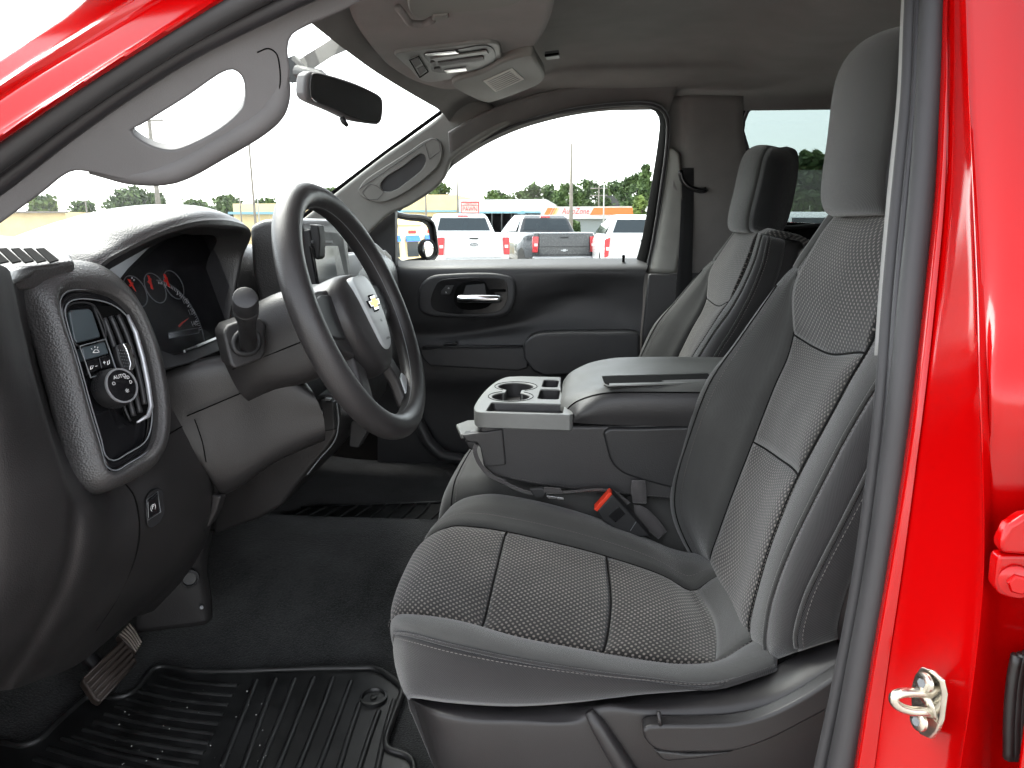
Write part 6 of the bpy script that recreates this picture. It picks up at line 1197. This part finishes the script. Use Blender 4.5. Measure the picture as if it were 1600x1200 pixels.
prism('handle_cup', list(cr(PS([(712, 452), (728, 441), (757, 441), (764, 452), (776, 462), (764, 478), (752, 483), (718, 482), (710, 472)], 0.7775), 40, True)), (0, 0.006, 0), 'gap_black', HB, 0.001)
prism('handle_flag', PS([(728, 446), (757, 443), (760, 462), (722, 464)], 0.7765), (0, 0.004, 0), 'dash_smooth', HB, 0.001)
hx = P(714, 467, 0.768); hy = P(783, 467, 0.766)
tube('inner_handle', [hx+(hy-hx)*t for t in (0, 0.03, 0.1, 0.5, 0.9, 0.97, 1)], [0.009, 0.0125, 0.0135, 0.0138, 0.0135, 0.012, 0.008], 'chrome', HB, 16)
prism('handle_shadow', PS([(766, 452), (790, 452), (790, 456), (768, 457)], 0.776), (0, 0.004, 0), 'gap_black', HB, 0)
lk = prism('lock_switch', PS([(689, 455), (697, 446), (709, 446), (703, 460), (689, 460)], 0.778), (0, 0.006, 0), 'dash_smooth', HB, 0.001)
text('lock_symbol', 'o', P(701, 450, 0.777), (1, 0, 0), (0, 0, 1), 0.010, 'mark_white', lk); text('lock_symbol', 'a', P(697, 456.5, 0.777), (1, 0, 0), (0, 0, 1), 0.010, 'mark_white', lk)
prism('armrest', list(cr(PS([(817, 540), (822, 532), (836, 523), (870, 520), (985, 519)], 0.735), 26))+PS([(1000, 522), (1000, 582), (850, 588), (832, 580), (818, 560)], 0.735), (0, 0.08, 0), 'door_plastic', PD, 0.010, 4)
prism('pull_ledge', PS([(655, 545), (824, 543), (825, 575), (810, 580), (672, 572), (660, 560)], 0.755), (0, 0.07, 0), 'door_plastic', PD, 0.006); tube('ledge_trim', PS([(660, 544), (740, 542), (823, 541)], 0.754), 0.003, 'dash_smooth', PD, 8)
prism('window_switch', PS([(692, 537), (712, 535), (715, 539), (694, 541)], 0.772), (0, 0.03, 0), 'black_gloss', PD, 0.002)
tube('pocket_edge', P3([(640, 600, 0.83), (650, 650, 0.80), (668, 690, 0.79), (690, 712, 0.785), (730, 720, 0.785), (800, 720, 0.79)]), [0.010, 0.018, 0.022, 0.022, 0.020, 0.018], 'door_plastic', PD, 12)
tube('speaker_rim', P3([(555, 720, 0.86), (562, 740, 0.85), (572, 750, 0.848), (600, 755, 0.85), (650, 752, 0.85)]), 0.004, 'door_plastic', PD, 8, res=20)
lathe('lock_knob', [(0.0045, 0), (0.004, 0.012), (0.0052, 0.022), (0.003, 0.025)], P(974, 411, 0.84), (0, 0, 1), 'gap_black', PD, 14); lathe('lock_knob_collar', [(0.012, 0), (0.010, 0.002)], P(974, 411, 0.84), (0, 0, 1), 'dash_smooth', PD, 20)
# window frame, seals and pane (upper frame leans inwards)
def WY(py): return 0.875-0.13*max(0.0, (412-py)/250.0)
fo = [(1010, 425), (1020, 380), (1034, 290), (1043, 215), (1042, 185), (1032, 170), (1010, 163), (960, 164), (900, 171), (850, 182), (800, 198), (750, 222), (706, 251), (690, 270), (660, 296), (622, 326)]
fi = [(993, 412), (1003, 375), (1018, 290), (1030, 210), (1031, 185), (1024, 172), (1005, 167), (960, 169), (900, 176), (850, 187), (800, 202), (752, 226), (710, 254), (693, 274), (662, 300), (622, 330)]
A_ = cr([P(a, b, WY(b)-0.045) for a, b in fo], 70); B_ = cr([P(a, b, WY(b)-0.012) for a, b in fi], 70)
surf('window_frame', np.stack([A_+np.array([0.0, 0.02, 0.004]), A_, A_*0.6+B_*0.4, B_, B_+np.array([0, 0.02, 0])]), 'gap_black', PD)
tube('frame_seal', A_+np.array([0, -0.004, 0]), 0.0055, 'seal_dark', PD, 8)
tube('frame_seal_pale', (A_+np.array([0.004, -0.006, 0.004]))[:], 0.0028, 'mark_grey', PD, 6)
fg = [(1000, 416), (1012, 375), (1028, 270), (1036, 200), (1034, 178), (1010, 163), (900, 172), (800, 198), (700, 255), (612, 330), (612, 420)]
rw0 = [P(a, 425, 0.878) for a in (600, 700, 800, 900, 1014)]; rw1 = [P(a, b, WY(b)+0.004) for a, b in ((600, 330), (700, 254), (800, 197), (900, 170), (1036, 162))]
surf('window_pane', grid([rw0, rw1], 20, 8), 'side_glass', PD)
prism('mirror_sail', PS([(556, 372), (568, 358), (617, 326), (618, 416), (602, 416), (600, 395), (585, 380)], 0.80), (0, 0.03, 0), 'black_matte', PD, 0.003)
prism('division_bar', PS([(612, 328), (619, 328), (619, 416), (612, 416)], 0.83), (0, 0.02, 0), 'black_matte', PD, 0.002)
# ---- outside mirror beyond the pane
MM = thing('door_mirror', tuple(P(650, 400, 1.0)), 'black framed outside mirror with a round blind-spot mirror, past the far window', 'side mirror')
mn = unit([0.83, -0.555, 0.02]); m0 = P(648, 380, 1.02)
def MR(a, b, off=0.0): return PL(a, b, m0+mn*off, mn)
mo = [(600, 338), (640, 338), (666, 341), (676, 350), (681, 380), (682, 396), (677, 404), (640, 411), (600, 415)]
mi = [(600, 345), (640, 345), (662, 349), (668, 356), (673, 385), (674, 393), (668, 399), (640, 405), (600, 409)]
prism('housing', list(cr([MR(a, b, -0.004) for a, b in mo], 60, True)), -mn*0.10, 'black_matte', MM, 0.008, 3)
tube('bezel', [MR(a, b, 0.0) for a, b in mo], 0.008, 'black_gloss', MM, 8, closed=True, res=60)
prism('mirror_glass', list(cr([MR(a, b, 0.001) for a, b in mi], 60, True)), -mn*0.003, 'mirror_face', MM, 0)
ce, ex, ey = MR(667, 389, 0.006), unit(np.cross([0, 0, 1], mn)), np.array([0, 0, 1.0])
sp_ = lathe('blind_spot_rim', [(0.034, 0), (0.034, 0.010), (0.031, 0.012), (0.030, 0.006)], MR(667, 389, 0.001), mn, 'black_matte', MM, 32)
dm = [(0.030*math.cos(a), 0.006+0.004*math.sin(a)) for a in np.linspace(0, math.pi/2, 6)]; lathe('blind_spot_mirror', dm[:-1]+[(0.001, 0.010)], MR(667, 389, 0.001), mn, 'mirror_face', MM, 32, 80)
tube('mirror_arm', [m0+np.array([-0.06, 0.0, -0.06]), P(600, 420, 0.86)], 0.03, 'black_matte', MM, 10)

# ================================================================== overhead
T = thing('rearview_mirror', tuple(P(540, 150, 0.0)), 'dark rear-view mirror hanging from the windscreen', 'rear-view mirror')
rn = unit([0.80, -0.59, -0.12]); r0 = P(540, 150, -0.02)
def RM(a, b, off=0.0): return PL(a, b, r0+rn*off, rn)
ro = [(478, 118), (482, 112), (494, 112), (540, 124), (575, 138), (597, 151), (600, 158), (598, 188), (594, 194), (580, 193), (553, 188), (520, 173), (485, 158), (477, 152)]
ri = [(487, 116), (495, 114), (540, 127), (574, 140), (594, 153), (597, 160), (595, 187), (590, 191), (555, 185), (522, 170), (488, 156), (485, 150)]
prism('housing', list(cr([RM(a, b, -0.002) for a, b in ro], 60, True)), -rn*0.035, 'pillar_grey', T, 0.008, 3); prism('bezel', list(cr([RM(a, b, 0.001) for a, b in ri], 60, True)), -rn*0.012, 'black_matte', T, 0.002)
prism('mirror_glass', list(cr([RM(540+(a-540)*0.975, 153+(b-153)*0.95, 0.0025) for a, b in ri], 60, True)), -rn*0.002, 'mirror_dark', T, 0)
tube('day_night_tab', [RM(534, 184, -0.004), RM(537, 190, 0.0), RM(543, 197, 0.002)], [0.006, 0.006, 0.004], 'black_matte', T, 8)
mp_ = P(466, 112, 0.10); tube('stem', [r0-rn*0.03, P(500, 118, 0.06), mp_], [0.016, 0.012, 0.014], 'black_matte', T, 12); prism('mount', P3([(454, 108, 0.10), (480, 98, 0.10), (486, 108, 0.08), (474, 128, 0.10), (456, 132, 0.10)]), (-0.03, 0.01, 0.02), 'black_matte', T, 0.004)
prism('wire_cover', P3([(476, 110, 0.09), (478, 98, 0.09), (520, 72, 0.04), (555, 46, 0.0), (580, 44, 0.0), (578, 66, 0.01), (555, 74, 0.02), (520, 90, 0.05), (486, 112, 0.08)]), (-0.015, 0.006, 0.012), 'pillar_pale', T, 0.004)
OC = thing('overhead_console', tuple(PZ(700, 80, 1.85)), 'overhead console with map lamp panel between the sun visors', 'overhead console')
zc = 1.838
prism('housing', list(cr([PZ(a, b, zc) for a, b in ((565, -70), (546, 0), (548, 32), (575, 74), (604, 105), (650, 130), (705, 142), (790, 118), (846, 66), (868, 8), (876, -70))], 70)), (0.0, 0, 0.07), 'headliner_cloth', OC, 0.016, 5)
def OZ(a, b, d=0.0): return PZ(a, b, zc-d)
PNL = prism('lamp_panel', list(cr([OZ(a, b, 0.006) for a, b in ((617, 84), (640, 80), (700, 73), (765, 67), (777, 69), (783, 82), (785, 100), (777, 111), (730, 119), (672, 129), (658, 126), (640, 108), (626, 96))], 60, True)), (0, 0, 0.014), 'console_grey', OC, 0.004)
prism('lamp_recess', list(cr([OZ(a, b, 0.0075) for a, b in ((664, 84), (700, 80), (758, 71), (769, 75), (773, 97), (764, 106), (720, 113), (680, 113), (672, 100))], 50, True)), (0, 0, 0.004), 'dash_smooth', PNL, 0.001)
bt_ = prism('switch_block', [OZ(a, b, 0.009) for a, b in ((640, 94), (654, 88), (669, 112), (656, 121))], (0, 0, 0.005), 'console_grey', PNL, 0.001); tube('switch_frame', [OZ(a, b, 0.010) for a, b in ((640, 94), (654, 88), (669, 112), (656, 121))], 0.0012, 'gap_black', bt_, 5, closed=True)
for k in range(2): prism('switch_key', [OZ(a, b, 0.0105) for a, b in ((643+k*9, 95+k*13), (653+k*9, 91+k*12), (658+k*8, 100+k*11), (649+k*8, 106+k*12))], (0, 0, 0.003), 'pillar_grey', bt_, 0.001)
for q, mt in (([(664, 86), (712, 81), (718, 84), (668, 89)], 'chrome'), ([(694, 111), (728, 107), (730, 111), (698, 115)], 'chrome'), ([(684, 98), (755, 89), (757, 94), (686, 104)], 'pillar_grey'), ([(672, 98), (681, 96), (682, 102), (674, 103)], 'pillar_grey'), ([(678, 108), (688, 107), (690, 112), (680, 113)], 'pillar_grey'), ([(672, 92), (760, 80), (764, 84), (680, 96)], 'console_grey')):
    prism('lamp_bar', [OZ(a, b, 0.0105) for a, b in q], (0, 0, 0.003), mt, PNL, 0.0012)
T = thing('passenger_sun_visor', tuple(PZ(790, 120, 1.83)), 'folded sun visor with a white label above the far windscreen corner', 'sun visor', 'sun visors')
prism('visor', list(cr([PZ(a, b, 1.822) for a, b in ((706, 130), (750, 158), (762, 161), (835, 136), (848, 128), (851, 119), (838, 96), (830, 86), (790, 96), (750, 116))], 50, True)), (0, 0, 0.02), 'pillar_pale', T, 0.006, 3)
lb = prism('label_card', [PZ(a, b, 1.8205) for a, b in ((755, 127), (800, 107), (819, 124), (774, 144))], (0, 0, 0.001), 'label_white', T, 0)
for k in range(7): tube('printed_line', [PZ(762+k*2.2, 128+k*2.2, 1.8200), PZ(797+k*2.6, 112+k*2.0, 1.8200)], 0.0007, 'mark_grey', lb, 4)
T = thing('driver_sun_visor', tuple(PZ(730, 5, 1.83)), 'folded sun visor at the top edge, nearest the camera', 'sun visor', 'sun visors')
prism('visor', list(cr([PZ(a, b, 1.815) for a, b in ((630, -60), (636, 0), (640, 20), (652, 30), (668, 28), (700, 22), (770, 16), (812, 6), (818, -10), (810, -60))], 50)), (0, 0, 0.022), 'pillar_pale', T, 0.007, 3)
prism('visor_clip', [PZ(a, b, 1.812) for a, b in ((676, 26), (700, 24), (702, 30), (690, 33), (674, 33))], (0, 0, 0.02), 'pillar_pale', T, 0.003); tube('visor_arm', [PZ(622, 12, 1.82), PZ(632, 24, 1.818), PZ(642, 36, 1.816), PZ(660, 38, 1.816), PZ(676, 31, 1.816)], 0.0055, 'headliner_cloth', T, 10, res=20)
T = thing('roof_microphone', tuple(PZ(862, 87, 1.89)), 'small slotted microphone grille in the roof lining near the far visor', 'microphone')
prism('grille', [PZ(a, b, 1.885) for a, b in ((851, 88), (873, 85), (875, 91), (855, 94))], (0, 0, 0.01), 'mark_grey', T, 0.001); prism('grille_slot', [PZ(a, b, 1.884) for a, b in ((851, 88), (873, 85), (873, 86.5), (852, 89.5))], (0, 0, 0.004), 'gap_black', T, 0)

# ================================================================== footwells
zf = 0.712
def FZp(a, b, z=zf): return PZ(a, b, z)
mo = [(-60, 1158), (0, 1161), (38, 1167), (62, 1158), (85, 1135), (115, 1108), (135, 1092), (160, 1088), (178, 1092), (200, 1088), (214, 1078), (228, 1060), (240, 1047), (256, 1043), (300, 1050), (360, 1051), (450, 1048), (560, 1046), (586, 1047), (622, 1070), (628, 1080), (612, 1130), (603, 1160), (606, 1172), (636, 1183), (645, 1194), (648, 1230), (655, 1330), (300, 1400), (-60, 1400)]
FM = thing('driver_floor_mat', tuple(FZp(300, 1150)), 'black ribbed rubber mat on the driver footwell floor', 'floor mat', 'floor mats')
prism('mat', list(cr([FZp(a, b) for a, b in mo[:27]], 140))+[FZp(a, b) for a, b in mo[27:]], (0, 0, -0.008), 'mat_rubber', FM, 0.0)
tube('mat_rim', cr([FZp(a, b)+np.array([0, 0, 0.003]) for a, b in mo[:27]], 150), 0.0055, 'mat_rubber', FM, 8)
for q in ([(430, 1062), (412, 1110), (380, 1200), (365, 1240)], [(460, 1062), (440, 1115), (405, 1200), (390, 1240)], [(490, 1060), (468, 1115), (434, 1200), (418, 1240)], [(520, 1060), (500, 1115), (466, 1200), (450, 1240)], [(548, 1066), (530, 1115), (498, 1200), (482, 1240)], [(562, 1100), (545, 1150), (530, 1200), (518, 1240)], [(592, 1112), (578, 1150), (562, 1200), (550, 1240)], [(616, 1095), (603, 1140), (590, 1200), (580, 1240)], [(400, 1064), (384, 1105), (350, 1190), (330, 1240)]):
    tube('mat_rib', [FZp(a, b)+np.array([0, 0, 0.001]) for a, b in q], 0.0052, 'mat_rubber', FM, 8, prof=ell(1.0, 0.7, 8), up=(0, 0, 1), res=20)
for k in range(12):
    x0, y0 = 250-k*17, 1056+k*12; x1, y1 = 372-k*7.5, 1072+k*15.0
    if k > 8: x0, y0 = 120-(k-8)*22, 1138+(k-8)*16
    tube('mat_rib', [FZp(x0, y0)+np.array([0, 0, 0.001]), FZp((x0*2+x1)/3, (y0*2+y1)/3+4)+np.array([0, 0, 0.001]), FZp((x0+2*x1)/3, (y0+2*y1)/3+3)+np.array([0, 0, 0.001]), FZp(x1, y1)+np.array([0, 0, 0.001])], 0.0046, 'mat_rubber', FM, 8, prof=ell(1.0, 0.7, 8), up=(0, 0, 1), res=20)
cc = FZp(584, 1092); rt = lathe('mat_fastener', [(0.024, 0), (0.024, 0.006), (0.020, 0.007), (0.018, 0.002)], cc, (0, 0, 1), 'mat_rubber', FM, 32); lathe('fastener_pin', [(0.006, 0), (0.006, 0.005), (0.004, 0.006)], cc, (0, 0, 1), 'mat_rubber', rt, 16)
g = []; rnd = random.Random(5)
for k in range(34):
    a, b = rnd.uniform(180, 420), rnd.uniform(1080, 1200); c_ = FZp(a, b)+np.array([0, 0, 0.0045]); s = rnd.uniform(0.0003, 0.0008); g.append((np.array([c_+[-s, -s, 0], c_+[s, -s, 0], c_+[s, s, s], c_+[-s, s, s]]), [(0, 1, 2, 3)]))
o = joined('grit', g, 'label_white', FM, False); o['kind'] = 'stuff'
PM = thing('passenger_floor_mat', tuple(PZ(580, 800, 0.745)), 'black ribbed rubber mat in the far footwell beyond the tunnel', 'floor mat', 'floor mats')
pz_ = 0.752
prism('mat', [PZ(a, b, pz_) for a, b in ((440, 800), (500, 788), (600, 786), (700, 784), (760, 780), (760, 845), (600, 850), (420, 840))], (0, 0, -0.008), 'mat_rubber', PM, 0.0)
for k in range(12): tube('mat_rib', [PZ(430+k*24, 822+k*1.4, pz_+0.001), PZ(470+k*24, 800, pz_+0.001), PZ(495+k*22, 789-k*0.2, pz_+0.001)], 0.004, 'mat_rubber', PM, 6, res=8)
tube('mat_rim', [PZ(a, b, pz_+0.003) for a, b in ((470, 793), (540, 789), (600, 787), (680, 785), (740, 781))], 0.004, 'mat_rubber', PM, 6)
# ---- brake pedal
BP = thing('brake_pedal', tuple(P(170, 1040, -0.42)), 'brown-black ribbed brake pedal above the driver mat', 'pedal')
bn = unit([0.62, -0.30, 0.72]); q0_ = P(170, 1045, -0.43)
def BPp(a, b, off=0.0): return PL(a, b, q0_+bn*off, bn)
plain('pedal_rubber', (0.030, 0.022, 0.018), 0.5, var=0.2)
pad = prism('pad', [BPp(a, b) for a, b in ((127, 1062), (192, 998), (206, 1010), (215, 1034), (157, 1098), (147, 1092))], -bn*0.02, 'pedal_rubber', BP, 0.004)
for k in range(6):
    t = k/5.0; a0, b0 = 131+t*26, 1060+t*36; a1, b1 = 192+t*21, 1000+t*34; tube('pad_rib', [BPp(a0, b0, 0.001), BPp(a1, b1, 0.001)], 0.0022, 'pedal_rubber', pad, 6)
heel = prism('pad_top', [BPp(a, b, 0.004) for a, b in ((184, 992), (203, 972), (212, 980), (222, 1006), (213, 1020), (200, 1008))], -bn*0.02, 'pedal_rubber', BP, 0.003)
plain('worn_edge', (0.22, 0.19, 0.17), 0.5, var=0.3)
for k in range(5): t = k/4.0; tube('worn_rib', [BPp(187+t*14.5, 990-t*15.5, 0.006), BPp(199+t*12, 999-t*12, 0.0065), BPp(213+t*8, 1018-t*14, 0.006)], 0.0013, 'worn_edge', heel, 6, res=10)
tube('arm', [BPp(160, 1050, -0.03), P(110, 1000, -0.36), P(90, 900, -0.30)], 0.014, 'black_matte', BP, 8)
# ---- tunnel-side kick panel with its plug
KP = thing('kick_panel', tuple(P(280, 930, -0.30)), 'smooth dark kick panel with a round plug at the tunnel side', 'trim panel')
kq = [(200, 1000, -0.33), (215, 990, -0.33), (300, 978, -0.29), (322, 974, -0.285), (331, 962, -0.283), (328, 930, -0.283), (318, 880, -0.283), (330, 830, -0.26), (240, 830, -0.33), (215, 950, -0.34)]
surf('panel', grid([P3([(205, 990, -0.335), (216, 950, -0.335), (226, 900, -0.335), (236, 830, -0.335)]), P3([(262, 983, -0.315), (268, 940, -0.315), (274, 890, -0.315), (282, 830, -0.315)]), P3([(318, 976, -0.292), (314, 930, -0.292), (310, 890, -0.292), (318, 830, -0.292)]), P3([(332, 966, -0.272), (330, 925, -0.270), (324, 885, -0.268), (334, 830, -0.26)])], 20, 5), 'lower_plastic', KP, flip=True, solid=0.006)
lathe('plug', [(0.018, 0), (0.017, 0.006), (0.012, 0.008), (0.011, 0.003)], P(296, 904, -0.315), (0.5, -0.8, 0.2), 'black_matte', KP, 24); lathe('plug_dot', [(0.004, 0), (0.003, 0.003)], P(315, 949, -0.302), (0.5, -0.8, 0.2), 'mark_grey', KP, 12)
prism('white_fleck', PS([(219, 954), (223, 948), (229, 948), (227, 955), (221, 959)], -0.35), (0, 0.002, 0), 'mark_white', KP, 0)  # small white spot on the panel
# wiper arm and cowl edge beyond the glass
T = thing('wiper', (-1.35, -0.3, 1.38), 'dark windscreen wiper resting at the base of the glass', 'wiper')
tube('wiper_arm', [(-1.36, -0.75, 1.385), (-1.38, -0.4, 1.392), (-1.40, 0.0, 1.395)], 0.012, 'black_matte', T, 8); tube('wiper_blade', [(-1.34, -0.7, 1.40), (-1.36, -0.3, 1.405), (-1.38, 0.05, 1.41)], 0.006, 'black_matte', T, 6)
